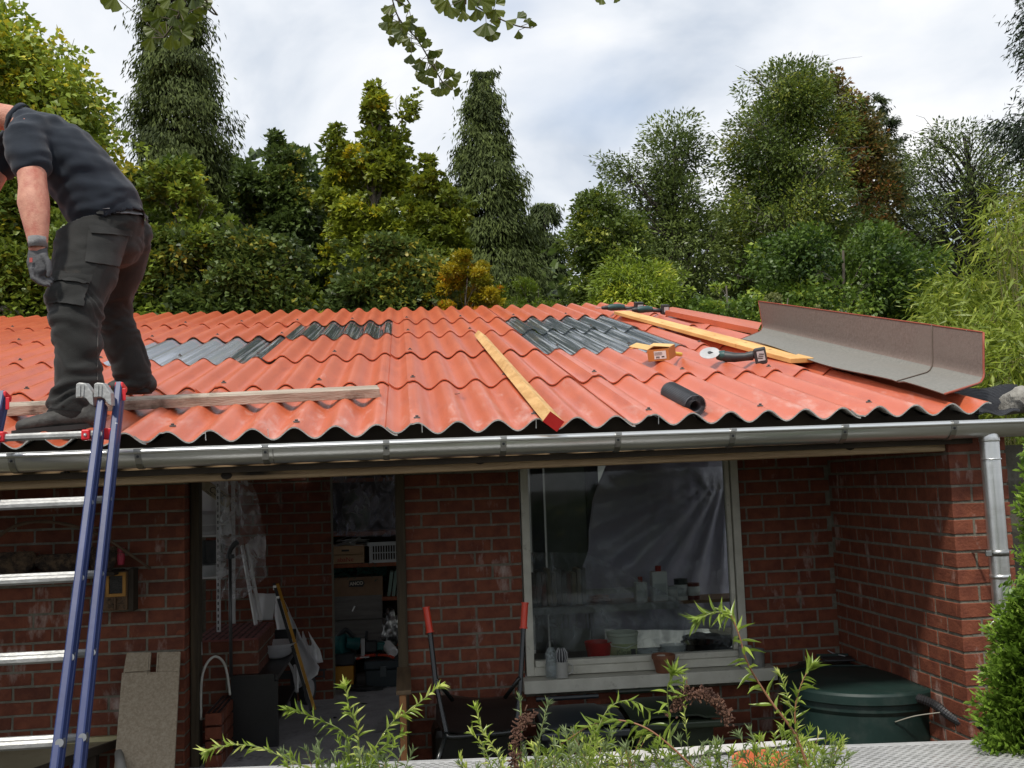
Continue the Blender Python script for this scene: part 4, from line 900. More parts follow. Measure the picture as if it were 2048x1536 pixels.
# cardboard box with lettering, teal net, green books
cbd = mat('cardboard', (.20, .12, .07), (.28, .175, .105), scale=5, rough=.85)
a = at(660, 1160, SY0).x; b = at(765, 1160, SY0).x; hb = zD+.165
cb_ = MB().span((a, SY0+.01, zD+.001), (b, SY0+.3, hb)).obj('cardboard_box', cbd, bevel=.003, label='brown cardboard box marked with a dark badge on the third shelf', cat='box')
bc = Vector(((a+b)/2, SY0+.0085, zD+.115))
MB().prism([bc+Vector((-.062, 0, -.024)), bc+Vector((.05, 0, -.028)), bc+Vector((.066, 0, .0)), bc+Vector((.052, 0, .026)), bc+Vector((-.055, 0, .026))], (0, -.002, 0)).obj('badge', ink, cb_)
text('ANCO', 'lettering', frame(bc+Vector((0, -.0035, 0)), (1, .0, .04), (0, 0, 1)), .036, mat('pale_print', (.5, .45, .38), rough=.7), cb_, bold=.0012)
net = mat('teal_net', (.0, .045, .035), (.02, .12, .09), scale=30, rough=.7)
for nm, x0, x1, y0, y1, lb_ in (('a', 715, 772, 1122, 1165, 'large teal net bundle spilling over the cardboard box'), ('b', 655, 712, 1135, 1160, 'smaller dark teal net bundle at the left behind the cardboard box')):
    k_ = MB(); A_ = at(x0, y1, SY0+.05); B_ = at(x1, y0, SY0+.05)
    for s in range(90 if nm == 'a' else 50):
        p = Vector((random.uniform(A_.x, B_.x), SY0-.0+random.uniform(0, .22), random.uniform(A_.z, B_.z))); pts = [p]
        for t_ in range(6): p = p+Vector((random.uniform(-.04, .04), random.uniform(-.03, .03), random.uniform(-.025, .025))); p.x = min(max(p.x, A_.x), B_.x); p.z = min(max(p.z, A_.z), B_.z); p.y = max(p.y, SY0-.02); pts.append(p)
        k_.tube(pts, .0022, 3, caps=False)
    k_.obj('garden_net', net, label=lb_, cat='net', group='teal nets on the third shelf')
for k, x in enumerate((779, 788, 797)):
    p = onshelf(x, zD+.001, .02); MB().box((p.x, p.y+.08, zD+.10), (.026, .16, .2), Matrix.Rotation(R(8), 3, 'Y')).obj('green_folder', mat('pale_green', (.16, .24, .20), (.22, .31, .26), rough=.6), bevel=.003, label=['leftmost', 'middle', 'rightmost'][k]+' pale green folder standing beside the cardboard box', cat='folder', group='pale green folders on the third shelf')
grw = mat('grey_crate_wood', (.13, .12, .11), (.20, .185, .17), scale=4, rough=.85, bump=.3, stretch=(1, 1, 8))
cg, a, b = crate('grey_crate', 653, 762, zE+.002, .38, .3, grw, 2, 'large grey weathered two board crate on the lowest shelf', 'crate')
MB().tube([Vector(((a+b)/2-.0, SY0-.004, zE+.30)), Vector(((a+b)/2-.02, SY0-.01, zE+.26))], .006, 6).obj('string', wplas, cg)
# foil bag
import bmesh
def lump(name, c, d, m, seed, lump_=.35, f=2.0, sub=4, smooth=True, **k):
    bm = bmesh.new(); bmesh.ops.create_icosphere(bm, subdivisions=sub, radius=1)
    for v in bm.verts:
        p = v.co.copy(); n_ = 1+lump_*nz(p+Vector((seed, 0, 0)), f)+lump_*.5*nz(p+Vector((0, seed, 0)), f*2.3)
        v.co = Vector(c)+Vector((p.x*d[0]/2*n_, p.y*d[1]/2*n_, p.z*d[2]/2*n_))
    me = bpy.data.meshes.new(name); bm.to_mesh(me); bm.free(); me.materials.append(m)
    if smooth: me.shade_smooth()
    o = bpy.data.objects.new(name, me); COL.objects.link(o)
    par = k.pop('parent', None)
    if par: put(o, par)
    return tag(o, **k)
foil = mat('foil', (.12, .12, .12), (.6, .6, .58), scale=9, rough=.3, metal=.7, bump=1, bscale=14, contrast=(.42, .58))
lump('foil_bag', at(782, 1262, 8.3), (.17, .16, .30), foil, 4, .5, 3, label='crumpled silvery bag standing at the right end of the lowest shelf', cat='bag')
# tool boxes on the floor in front
TY = 7.95
a = at(652, 1340, TY); b = at(702, 1340, TY); zf = FLO
tb_ = empty('yellow_toolbox', ((a.x+b.x)/2, TY+.15, zf), 'black and orange yellow toolbox on the floor before the shelves', 'toolbox')
MB().span((a.x-.01, TY, zf+.03), (b.x+.02, TY+.3, zf+.17)).obj('body', mat('amber_plastic', (.62, .26, .015), (.7, .31, .02), rough=.4), tb_, bevel=.006)
MB().span((a.x-.025, TY-.01, zf+.172), (b.x+.03, TY+.31, zf+.26)).obj('lid', blk, tb_, bevel=.012); MB().span((a.x-.02, TY-.005, zf), (b.x+.025, TY+.3, zf+.029)).obj('base', blk, tb_)
MB().bar((a.x+.01, TY+.15, zf+.29), (b.x, TY+.15, zf+.29), .03, .02).obj('handle', blk, tb_, bevel=.006)
a = at(731, 1350, TY); b = at(800, 1350, TY)
t2 = empty('teal_toolbox', ((a.x+b.x)/2, TY+.15, zf), 'dark blue grey toolbox on the floor under the red pliers', 'toolbox')
dt = mat('dark_slate', (.022, .035, .042), (.035, .052, .06), rough=.4)
MB().span((a.x, TY-.02, zf), (b.x+.06, TY+.25, zf+.13)).obj('body', dt, t2, bevel=.01); MB().span((a.x-.01, TY-.03, zf+.132), (b.x+.07, TY+.26, zf+.2)).obj('lid', dt, t2, bevel=.015)
MB().span(((a.x+b.x)/2-.02, TY-.043, zf+.08), ((a.x+b.x)/2+.03, TY-.031, zf+.16)).obj('latch', mat('slate_light', (.07, .085, .09), rough=.4), t2, bevel=.003)
# teal circular saw on the yellow box
cs = at(692, 1290, TY+.1); sw = empty('circular_saw', cs, 'teal circular saw lying on the black and yellow toolbox', 'saw')
teal = mat('saw_teal', (.01, .10, .10), (.02, .15, .15), rough=.4)
MB().lathe([(.0, -.03), (.085, -.03), (.095, 0), (.085, .03), (0, .03)], cs+Vector((-.03, 0, .0)), 24, axis=(.9, -.5, .1)).obj('guard', teal, sw, smooth=R(40))
MB().tube([cs+Vector((-.0, 0, .02)), cs+Vector((.10, .02, .0))], [.045, .05], 14).obj('motor', teal, sw, smooth=R(50)); MB().tube(bez([cs+Vector((-.06, -.03, .07)), cs+Vector((0, -.02, .12)), cs+Vector((.06, 0, .06))], 6), .017, 8).obj('handle', blk, sw, smooth=True)
MB().box(cs+Vector((.13, -.02, -.02)), (.03, .06, .13)).obj('motor_cap', wh, sw, bevel=.008); MB().box(cs+Vector((.05, 0, -.09)), (.26, .14, .008)).obj('base_plate', steel, sw)
jg = at(742, 1290, TY+.15); js = empty('planer', jg, 'small teal and black power tool between the saw and the white roll', 'power tool')
MB().box(jg+Vector((0, 0, -.01)), (.1, .09, .09)).obj('body', blk, js, bevel=.015); MB().tube([jg+Vector((-.04, 0, .04)), jg+Vector((-.03, 0, .11))], .012, 8).obj('handle', blk, js); MB().box(jg+Vector((.08, 0, -.01)), (.07, .08, .06)).obj('battery', teal, js, bevel=.012)
rp = mat('red_grip', (.55, .05, .02), (.6, .07, .03), rough=.4)
pc = Vector((at(750, 1312, TY).x, TY+.08, zf+.215))
plr = MB().tube(bez([pc+Vector((-.14, -.06, 0)), pc+Vector((-.07, -.0, .01)), pc+Vector((0, .02, .01))], 5), .011, 8).obj('pliers', rp, smooth=True, label='red handled pliers lying on the dark blue grey toolbox', cat='pliers')
MB().tube(bez([pc+Vector((.14, -.08, 0)), pc+Vector((.09, -.02, .01)), pc+Vector((.02, .02, .01))], 5), .011, 8).obj('handle', rp, plr, smooth=True); MB().tube([pc+Vector((0, .02, .01)), pc+Vector((.02, .07, .02))], [.014, .005], 6).obj('jaw', steel, plr)
wr_ = at(780, 1298, TY+.1); MB().lathe([(0, -.07), (.04, -.068), (.042, -.06), (.042, .06), (.03, .068), (.028, .062), (0, .06)], wr_, 20, axis=(.35, -.8, -.3)).obj('white_roll', wplas, smooth=R(40), label='short white roll lying on top of the dark blue grey toolbox', cat='roll')
lump('dark_rag', Vector((at(728, 1362, 7.85).x, 7.85, FLO+.012)), (.3, .1, .03), blk, 7, .5, 2.5, label='flat dark rag on the floor before the dark blue grey toolbox', cat='rag')
lump('floor_scrap', Vector((at(728, 1377, 7.4).x, 7.35, FLO+.004)), (.05, .02, .008), blk, 8, .5, 3, sub=2, label='thin dark splinter on the concrete floor below the rag', cat='scrap')
lump('floor_scrap', Vector((at(670, 1400, 7.0).x, 6.95, FLO+.006)), (.025, .02, .012), blk, 9, .5, 3, sub=2, label='small dark crumb on the concrete floor above the bright shoots', cat='scrap')
MB().span((at(598, 1262, 8.0).x, 7.58, at(598, 1262, 8).z), (at(610, 1262, 8.0).x, 7.60, at(598, 1250, 8).z)).obj('wall_socket', wplas, label='small pale socket on the inner brick wall beside the tarp', cat='socket')
# plastic sheet across the top of the shelves
film2 = film('dust_sheet', (.42, .42, .50), .12, rough=.22, bump=1.0, bscale=11, stretch=(1, 1, .6), amax=.55)
drape('dust_sheet', rowsof([(935, 620, 815), (1000, 628, 815), (1050, 624, 815), (1073, 650, 815)], 7.9, 7.95, 20), .001, film2, 'thin clear dust sheet hanging over the top of the wooden shelving', 'plastic sheet', nn=30, fold=.03, fs=14)
lump('green_bin', Vector((at(712, 1010, 8.4).x, 8.45, zB+.17)), (.24, .2, .36), mat('grey_green', (.09, .13, .09), (.12, .17, .12), rough=.5), 2, .05, 1, label='grey green tub on the top shelf behind the dust sheet', cat='tub')

# ================================================================ behind the window
WI = WY+.45
zsil = at(1250, 1305, WI).z
ws = MB().span((XW0-.1, WY+.10, ZW0-.01), (XW1+.1, WY+.75, ZW0+.0)).obj('workbench', mat('bench_grey', (.10, .10, .105), (.15, .15, .155), rough=.6), label='grey workbench top inside the window carrying pots and trays', cat='bench')
zsf = at(1250, 1205, 6.5).z
shw = empty('window_shelf', (1.3, 6.5, zsf), 'shelf behind the window carrying tins and a box of books', 'shelf')
MB().span((.74, 6.45, zsf-.02), (2.2, 6.75, zsf)).obj('board', mat('shelf_pine', (.22, .12, .06), (.3, .17, .09), rough=.6), shw)
MB().span((.74, 6.43, zsf-.045), (1.75, 6.448, zsf+.0)).obj('lace_edge', mat('lace', (.26, .26, .25), (.40, .40, .39), scale=60, rough=.8), shw)
MB().span((1.08, 6.55, zsf+.055), (1.5, 6.56, zsf+.09)).obj('lace_back', mat('lace'  , (.2, .2, .2)), shw)
def tin(x, w_, h, body, cap, lb_, cap_r=.016, cyl=True, lid=True, Y=6.5):
    p = at(x, 1200, Y); p.z = zsf+.001; e_ = empty('tin', p, lb_, 'tin')
    if cyl: MB().lathe([(w_/2, 0), (w_/2, h), (w_/2-.004, h), (0, h-.003)], p, 18).obj('can', body, e_, smooth=R(40)); MB().lathe([(w_/2+.001, h*.25), (w_/2+.001, h*.8)], p, 18).obj('label', wplas if body is not wplas else gplas, e_, smooth=True)
    else: MB().box(p+Vector((0, 0, h/2)), (w_, .07, h)).obj('can', body, e_, bevel=.004); MB().box(p+Vector((0, -.0365, h*.4)), (w_*.8, .001, h*.4)).obj('label', gplas, e_)
    if lid: MB().lathe([(cap_r, h), (cap_r, h+.035), (0, h+.036)], p, 12).obj('cap', cap, e_, smooth=R(40))
redp = mat('cap_red', (.32, .012, .015), (.38, .02, .02), rough=.4)
tin(1282, .075, .125, wplas, redp, 'small white square can with a dark red cap on the shelf behind the window', cyl=False)
tin(1319, .10, .19, wplas, redp, 'tall white square can with a red cap on the shelf behind the window', cyl=False, cap_r=.02)
tin(1347, .075, .09, gplas, blk, 'pale labelled tin just right of the tall white can', lid=False)
tin(1363, .085, .10, wplas, blk, 'light lettered tin with a dark lid between the can and the red tin', cap_r=.045)
tin(1388, .08, .105, mat('tin_red', (.14, .02, .02), (.2, .04, .035), rough=.4), blk, 'dark red tin rightmost on the shelf behind the window', lid=False)
bks = empty('book_box', at(1120, 1200, 6.5), 'row of brown spined books on the left of the shelf behind the window', 'books'); 
for k in range(11):
    p = at(1068+k*10, 1190, 6.5); h = .22+random.uniform(-.02, .015); cc_ = random.choice([(.14, .10, .04), (.08, .05, .03), (.17, .13, .07), (.05, .045, .04), (.10, .035, .02)])
    MB().box((p.x, 6.56, zsf+.002+h/2), (.026, .16, h)).obj('book', mat('book%d' % (k % 5), cc_, rough=.7), bks, bevel=.002)
lump('red_cloth', Vector((at(1200, 1190, 6.5).x, 6.55, zsf+.025)), (.15, .1, .05), mat('brown_red', (.16, .04, .03), (.22, .06, .04), rough=.8), 3, .4, label='folded dark red cloth on the shelf between the books and the lace edge', cat='cloth')
for k, (x, L_) in enumerate(((1074, .10), (1086, .13), (1097, .17), (1106, .14), (1124, .12), (1133, .10), (1150, .12), (1169, .10), (1176, .11), (1184, .10))):
    p = at(x, 1215, 6.4); p.z = zsf-.047
    MB().prism([p, p+Vector((.012, 0, 0)), p+Vector((.012, 0, -L_*.9)), p+Vector((.004, 0, -L_))], (0, .003, 0)).obj('hanging_tool', blk, label=['first', 'second', 'third', 'fourth', 'fifth', 'sixth', 'seventh', 'eighth', 'ninth', 'tenth'][k]+' dark blade from the left hanging under the window shelf', cat='blade', group='dark blades hanging under the window shelf')
Yt = WY+.2; zs_ = ZW0+.002
def sp_(x, Y=Yt): p = at(x, 1290, Y); p.z = zs_; return p
MB().lathe([(.055, 0), (.085, .14), (.08, .14), (.05, .005), (0, .004)], sp_(1197), 20).obj('red_bowl', mat('bright_red', (.42, .008, .012), (.5, .012, .015), rough=.4), smooth=R(40), label='bright red plastic bowl on the bench inside the window', cat='bowl')
be = empty('white_bucket', sp_(1245), 'white bucket with a yellowish printed label on the bench inside the window', 'bucket')
MB().lathe([(.078, 0), (.092, .17), (.098, .175), (.098, .19), (.090, .19), (.075, .01), (0, .008)], sp_(1245), 24).obj('pail', mat('bucket_white', (.50, .52, .45), (.56, .58, .5), rough=.4), be, smooth=R(40))
MB().lathe([(.0815, .03), (.0905, .13)], sp_(1245), 24).obj('label', mat('pale_yellow', (.34, .38, .18), (.46, .48, .3), scale=18, rough=.5), be, smooth=True)
text('Klein', 'print', frame(sp_(1245)+Vector((-.012, -.0925, .085)), (1, 0, 0), (0, 0, 1)), .045, mat('olive_ink', (.12, .14, .08), rough=.6), be); MB().box(sp_(1245)+Vector((.045, -.084, .07)), (.03, .003, .06)).obj('print', ink, be)
MB().tube([sp_(1245)+Vector((-.098, -.01, .17)), sp_(1245)+Vector((-.08, -.07, .12)), sp_(1245)+Vector((0, -.105, .11)), sp_(1245)+Vector((.08, -.06, .13))], .003, 6).obj('handle', wplas, be, smooth=True)
cp_ = film('clear_box', (.6, .62, .64), .35, rough=.15, bump=.1, bscale=4)
for x, w_, h, lb_ in ((1300, .18, .075, 'low clear plastic tray right of the white bucket'), (1346, .16, .10, 'taller clear plastic tray beside the dark pan')):
    p = sp_(x); MB().lathe([(w_*.42, 0), (w_*.5, h), (w_*.53, h), (w_*.53, h-.006), (w_*.48, h-.008), (w_*.40, .006), (0, .005)], p, 4 if False else 16, sx=1, sy=.7).obj('tray', cp_, smooth=R(40), label=lb_, cat='tray', group='clear trays inside the window')
pn = sp_(1402, WY+.28); MB().lathe([(.08, 0), (.115, .05), (.12, .05), (.125, .055), (.11, .052), (.075, .008), (0, .006)], pn+Vector((0, 0, .04)), 24).obj('pan', mat('chrome', (.18, .18, .19), (.3, .3, .3), rough=.12, metal=1), smooth=R(40), label='dark shiny pan at the right inside the window', cat='pan')
lump('dark_bag', sp_(1425, WY+.4)+Vector((.0, .1, .05)), (.3, .2, .12), blk, 12, .4, 2, label='dark bag slumped behind the shiny pan inside the window', cat='bag')
# big draped dust sheet behind the shelf, a door and dark uprights
film3 = mat('milky_sheet', (.42, .39, .50), (.54, .51, .62), scale=2, rough=.24, bump=.8, bscale=15, spec=.6)
rows = []
kx = at(1445, 935, 6.9)
for i in range(30):
    t_ = i/29; y = 905+t_*350; row = []
    xl = np.interp(y, [925, 960, 1000, 1060, 1100, 1180, 1255], [1215, 1200, 1185, 1178, 1176, 1150, 1120]); xr_ = 1492
    for j in range(60):
        s = j/59; p = at(xl+(xr_-xl)*s, y, 6.95)
        d_ = math.hypot((xl+(xr_-xl)*s)-1450, y-935); a_ = math.atan2(y-935, (xl+(xr_-xl)*s)-1450)
        f_ = .035*math.sin(a_*26)*min(1, d_/120)*(.25+.75*s)+.05*nz((s*3, t_*3, 4))+.01*nz((s*14, t_*14, 6)); row.append(p+Vector((0, f_+.12*math.sin(s*math.pi)*-1, 0)))
    rows.append(row)
MB().slab(rows, (0, .002, 0)).obj('dust_sheet', film3, smooth=True, label='large milky purple grey dust sheet draped in folds behind the window', cat='plastic sheet')
film4 = film('thin_film', (.55, .55, .6), .04, rough=.2, bump=1.0, bscale=6, stretch=(1, 1, .5), amax=.42)
drape('thin_film', rowsof([(1105, 1062, 1175), (1180, 1062, 1320), (1260, 1062, 1470), (1300, 1062, 1470)], 6.3, 6.2, 24), .001, film4, 'thin crumpled clear film hanging over the books and shelf behind the window', 'plastic sheet', nn=40, fold=.05, fs=9, seed=3)
MB().span((at(1092, 1000, 7.5).x, 7.5, FLO), (at(1172, 1000, 7.5).x, 7.54, CZ+.6)).obj('inner_door', mat('grey_green_door', (.11, .125, .10), (.15, .165, .135), rough=.5), label='plain grey green door panel standing behind the window at the left', cat='door')
for x, lb_ in ((1075, 'dark upright curtain strip at the left edge behind the window'), (1186, 'dark upright curtain strip right of the grey green door panel')):
    MB().span((at(x-12, 1000, 7.3).x, 7.3, FLO), (at(x+12, 1000, 7.3).x, 7.36, CZ+.6)).obj('curtain_strip', blk, label=lb_, cat='curtain', group='dark strips beside the inner door')

# ================================================================ outside the window
p = at(1110, 1362, WY-.07); zsl = ZW0-.004
gj = film('jar_glass', (.35, .4, .4), .22, rough=.05, bump=.05)
c = at(1103, 1345, WY-.08); c.z = zsl
jr = MB().lathe([(.03, 0), (.034, .01), (.034, .08), (.03, .085), (.033, .14), (.018, .17), (.016, .17), (.03, .135), (.028, .08), (.03, .012), (0, .01)], c, 18).obj('jar', gj, smooth=R(50), label='clear glass jar lantern with wire handle leftmost on the window sill', cat='jar')
MB().tube(bez([c+Vector((-.03, 0, .12)), c+Vector((-.015, 0, .2)), c+Vector((.02, 0, .21)), c+Vector((.033, 0, .12))], 5), .0018, 5).obj('handle', blk, jr, smooth=True)
c = at(1124, 1345, WY-.085); c.z = zsl
cap_ = empty('mug', c, 'white mug holding a ribbed black cactus on the window sill', 'mug')
MB().lathe([(.03, 0), (.035, .004), (.036, .09), (.033, .09), (.03, .01), (0, .009)], c, 20).obj('cup', mat('mug_white', (.36, .36, .33), (.42, .42, .39), rough=.3), cap_, smooth=R(40))
MB().tube(bez([c+Vector((.034, 0, .075)), c+Vector((.06, 0, .065)), c+Vector((.058, 0, .03)), c+Vector((.034, 0, .02))], 5), .005, 6).obj('handle', MATS['mug_white'], cap_, smooth=True)
ct = MB().lathe([(.022, .08), (.032, .11), (.030, .14), (.016, .165), (0, .17)], c, 20).obj('cactus', blk, cap_, smooth=True)
for k in range(12):
    a_ = k*math.pi/6; MB().tube([c+Vector((math.cos(a_)*r_, math.sin(a_)*r_, z_)) for r_, z_ in ((.024, .085), (.034, .11), (.032, .14), (.018, .165))], .0022, 4).obj('spine_row', wh, ct)
c = at(1329, 1360, WY-.085); c.z = zsl
MB().lathe([(.045, 0), (.062, .075), (.067, .077), (.067, .10), (.060, .10), (.058, .08), (0, .075)], c, 22).obj('terracotta_pot', mat('terracotta_dark', (.16, .06, .03), (.23, .09, .045), scale=10, rough=.8), smooth=R(40), label='brown clay pot on the middle of the window sill', cat='pot')
for x, lb_ in ((1492, 'left pale cup at the right end of the window sill'), (1516, 'right mottled cup beside the pale one at the end of the sill')):
    c = at(x, 1325, WY-.07); c.z = zsl+(-.02 if x > 1500 else 0)
    MB().lathe([(.034, 0), (.036, .002), (.04, .12), (.036, .12), (.032, .01), (0, .009)], c, 20).obj('cup', mat('cup_pale' if x < 1500 else 'cup_mottled', (.24, .24, .22), (.34, .34, .32) if x < 1500 else (.13, .13, .12), scale=9, rough=.5), smooth=R(40), label=lb_, cat='cup', group='cups at the right end of the sill')
# wheelie bins
def bin_(x0, x1, y, Y, m, label, tilt=0):
    a = at(x0, y, Y); b = at(x1, y, Y); zc_ = a.z; w_ = b.x-a.x; cx = (a.x+b.x)/2
    e_ = empty('wheelie_bin', (cx, Y+.25, 0), label, 'bin', 'wheelie bins under the window')
    MB().prism([(cx-w_/2+.02, Y+.03, zc_-.06), (cx+w_/2-.02, Y+.03, zc_-.06), (cx+w_/2-.05, Y+.08, .05), (cx-w_/2+.05, Y+.08, .05)], (0, .42, 0)).obj('body', m, e_, bevel=.02)
    rows = []
    for i in range(9):
        s = i/8; row = []
        for j in range(13):
            t_ = j/12; xx = cx-w_/2+w_*t_; yy = Y+.0+.52*s
            row.append(Vector((xx, yy, zc_-.055+.055*math.sin(math.pi*min(1, s*1.1+.05))**.6*(1-.25*abs(2*t_-1)**3)+(.012 if .2 < t_ < .8 and s < .8 else 0))))
        rows.append(row)
    MB().slab(rows, (0, 0, -.01)).obj('lid', m, e_, smooth=R(35))
    MB().box((cx, Y-.012, zc_-.075), (w_+.02, .03, .035)).obj('rim', m, e_, bevel=.008)
    MB().tube([(cx-w_/2+.04, Y+.55, zc_-.01), (cx+w_/2-.04, Y+.55, zc_-.01)], .013, 8).obj('handle', m, e_)
    for sx_ in (-1, 1): MB().lathe([(0, -.02), (.1, -.02), (.1, .02), (0, .02)], (cx+sx_*(w_/2-.03), Y+.48, .1), 20, axis=(1, 0, 0)).obj('wheel', blk, e_, smooth=R(40))
bin_(1085, 1255, 1442, 5.05, mat('bin_slate', (.014, .018, .021), (.022, .027, .031), rough=.42), 'dark slate wheelie bin under the left half of the window')
bin_(1262, 1440, 1425, 5.1, mat('bin_green', (.010, .017, .009), (.017, .027, .014), rough=.5), 'dark green wheelie bin under the right half of the window')
# barrow with red grips
bar = empty('wheelbarrow', at(960, 1500, 5.2), 'black wheelbarrow with two red grips standing upright against the brick pier', 'wheelbarrow')
rg = mat('red_grip_bright', (.62, .03, .008), (.7, .05, .012), rough=.3)
bt_ = mat('black_tube', (.01, .012, .012), (.018, .02, .02), rough=.25)
gL0, gL1, gL2, gL3 = at(852, 1214, 5.3), at(860, 1264, 5.28), at(872, 1370, 5.2), at(893, 1465, 5.1)
gR0, gR1, gR2, gR3 = at(1050, 1205, 5.3), at(1047, 1256, 5.28), at(1040, 1380, 5.2), at(1034, 1440, 5.15)
for (g0, g1, g2, g3) in ((gL0, gL1, gL2, gL3), (gR0, gR1, gR2, gR3)):
    MB().tube([g1, g2, g3], .0135, 10).obj('frame_tube', bt_, bar, smooth=R(50))
    dd = (g1-g0).normalized(); gp = MB().tube([g0, g0+dd*.006, g0+dd*.0061, g1-dd*.006, g1-dd*.0059, g1+dd*.003], [.021, .021, .0175, .0175, .021, .021], 14).obj('grip', rg, bar, smooth=R(40))
MB().tube([gL2+Vector((0, 0, .03)), at(905, 1400, 5.3)], .011, 8).obj('brace', bt_, bar, smooth=True); MB().tube([gR2+Vector((0, 0, .06)), at(1010, 1395, 5.3)], .011, 8).obj('brace', bt_, bar, smooth=True)
MB().tube(bez([gL3, at(900, 1474, 5.08), at(960, 1470, 5.08), at(1028, 1462, 5.1), gR3], 5), .013, 8).obj('cross_tube', bt_, bar, smooth=True)
MB().tube([gL3, at(868, 1545, 4.95)], .013, 8).obj('leg', bt_, bar, smooth=True); MB().tube([gR3, at(1060, 1545, 4.95)], .013, 8).obj('leg', bt_, bar, smooth=True)
rows = []
for (y, xl, xr_, Yy) in ((1388, 895, 1028, 5.62), (1392, 880, 1038, 5.5), (1410, 872, 1042, 5.4), (1440, 872, 1040, 5.25), (1456, 880, 1036, 5.14), (1462, 888, 1030, 5.12), (1466, 892, 1028, 5.3)):
    a = at(xl, y, Yy); b = at(xr_, y, Yy); rows.append([a.lerp(b, s)+Vector((0, 0, -.02*math.sin(math.pi*s))) for s in np.linspace(0, 1, 10)])
MB().slab(rows, (0, .02, -.012)).obj('tray', mat('black_tray', (.008, .009, .009), (.014, .015, .015), rough=.33), bar, smooth=R(50))
tp_ = at(955, 1420, 5.4); MB().box((tp_.x, 5.5, tp_.z-.22), (.48, .3, .3)).obj('tray_body', MATS['black_tray'], bar, bevel=.05)
MB().lathe([(.09, -.03), (.17, -.03), (.18, 0), (.17, .03), (.09, .03)], (tp_.x, 5.35, .2), 24, axis=(1, 0, 0)).obj('wheel', blk, bar, smooth=R(40))
# green water butt
wbm = mat('butt_green', (.007, .022, .019), (.012, .034, .029), scale=6, rough=.5, bump=.08, c3=(.03, .045, .04), s3=5, t3=(.55, .7))
wc = at(1724, 1352, 5.15); zl = wc.z; ctr = Vector((at(1722, 1350, 5.1).x, 5.13, 0))
wb_ = empty('water_butt', (ctr.x, ctr.y, 0), 'big round dark green water butt with a lid in the corner of the brick walls', 'water butt')
Rr = .405
MB().lathe([(Rr*.80, 0), (Rr*.92, zl-.35), (Rr*.93, zl-.12), (Rr*.96, zl-.10), (Rr*.96, zl-.03)], ctr, 48).obj('barrel', wbm, wb_, smooth=R(30))
lid = MB().lathe([(Rr*.985, zl-.065), (Rr*1.0, zl-.06), (Rr*1.0, zl-.02), (Rr*.985, zl-.008), (Rr*.93, zl-.004), (Rr*.92, zl-.01), (Rr*.88, zl-.012), (Rr*.5, zl+.004), (0, zl+.006)], ctr, 56).obj('lid', wbm, wb_, smooth=R(25))
# low extension of the butt towards the wall with a sunk hatch
ex0 = atZ(1570, 1318, zl); 
xa_, xb_ = at(1565, 1300, 5.4).x, at(1800, 1300, 5.5).x
MB().prism([(xa_, 5.18, zl-.03), (xa_+.06, 5.62, zl-.03), (xa_+.2, 5.74, zl-.03), (xb_-.1, 5.76, zl-.03), (xb_+.02, 5.55, zl-.03), (xb_-.05, 5.3, zl-.03)], (0, 0, -.45)).obj('rear_tank', wbm, wb_, bevel=.02)
hc = atZ(1675, 1318, zl+.006); MB().box((hc.x, hc.y, zl+.008), (.17, .13, .01), Matrix.Rotation(R(-12), 3, 'Z')).obj('hatch', blk, wb_, bevel=.004)
MB().box((hc.x, hc.y+.07, zl+.016), (.18, .012, .018), Matrix.Rotation(R(-12), 3, 'Z')).obj('hatch_rim', wbm, wb_, bevel=.003)
h2 = atZ(1618, 1326, zl+.006); MB().lathe([(.04, 0), (.05, .006), (.045, .009), (.0, .008)], (h2.x, h2.y, zl+.0), 18, sx=1.3).obj('filler_cap', blk, wb_, smooth=R(40))
MB().tube(bez([atZ(1600, 1300, zl+.02), atZ(1640, 1294, zl+.03), atZ(1665, 1306, zl+.02), atZ(1690, 1312, zl+.02)], 5), .003, 5).obj('wire', gplas, wb_, smooth=True)
sc_ = atZ(1738, 1290, zl+.0); MB().lathe([(.06, -.02), (.095, .02), (.10, .032), (.092, .032), (.06, -.01), (0, -.012)], (sc_.x-.0, 5.42, zl+.035), 26).obj('saucer', mat('dark_red_clay', (.18, .022, .012), (.24, .035, .02), rough=.5), smooth=R(40), label='dark red clay saucer standing on the green water butt by the wall', cat='saucer')
# ribbed hose
hs = bez([at(1815, 1398, 4.80), at(1835, 1396, 4.75), at(1870, 1410, 4.7), at(1905, 1435, 4.6), at(1940, 1450, 4.5), at(1985, 1445, 4.4)], 14)
MB().tube(hs, [.019+.004*(k % 2) for k in range(len(hs))], 10).obj('ribbed_hose', mat('hose_black', (.02, .02, .022), (.035, .035, .037), rough=.35), smooth=False, label='black ribbed hose running from the green water butt to the right', cat='hose')
MB().tube(bez([at(1790, 1444, 4.75), at(1830, 1432, 4.7), at(1880, 1425, 4.65)], 6), .003, 5).obj('dry_stem', mat('dry_stem', (.25, .24, .2), (.33, .31, .26), rough=.8), smooth=True, label='thin pale dry stem in front of the green water butt', cat='stem')
MB().tube(bez([at(1978, 1280, 4.0), at(1980, 1252, 4.0), at(1995, 1238, 4.0), at(2012, 1240, 4.0), at(2022, 1260, 4.0)], 6), .0035, 6).obj('wire_hoop', steel, smooth=True, label='thin wire hoop sticking up in front of the downpipe', cat='wire')
# old timber and wall beyond the downpipe
MB().span((2.84, 4.7, 0), (3.2, 4.75, CZ+.12)).obj('post', mat('mossy_post', (.06, .055, .04), (.12, .11, .085), scale=8, rough=.95, bump=.6, c3=(.16, .15, .13), s3=6), label='mossy grey boundary post right of the downpipe', cat='post')

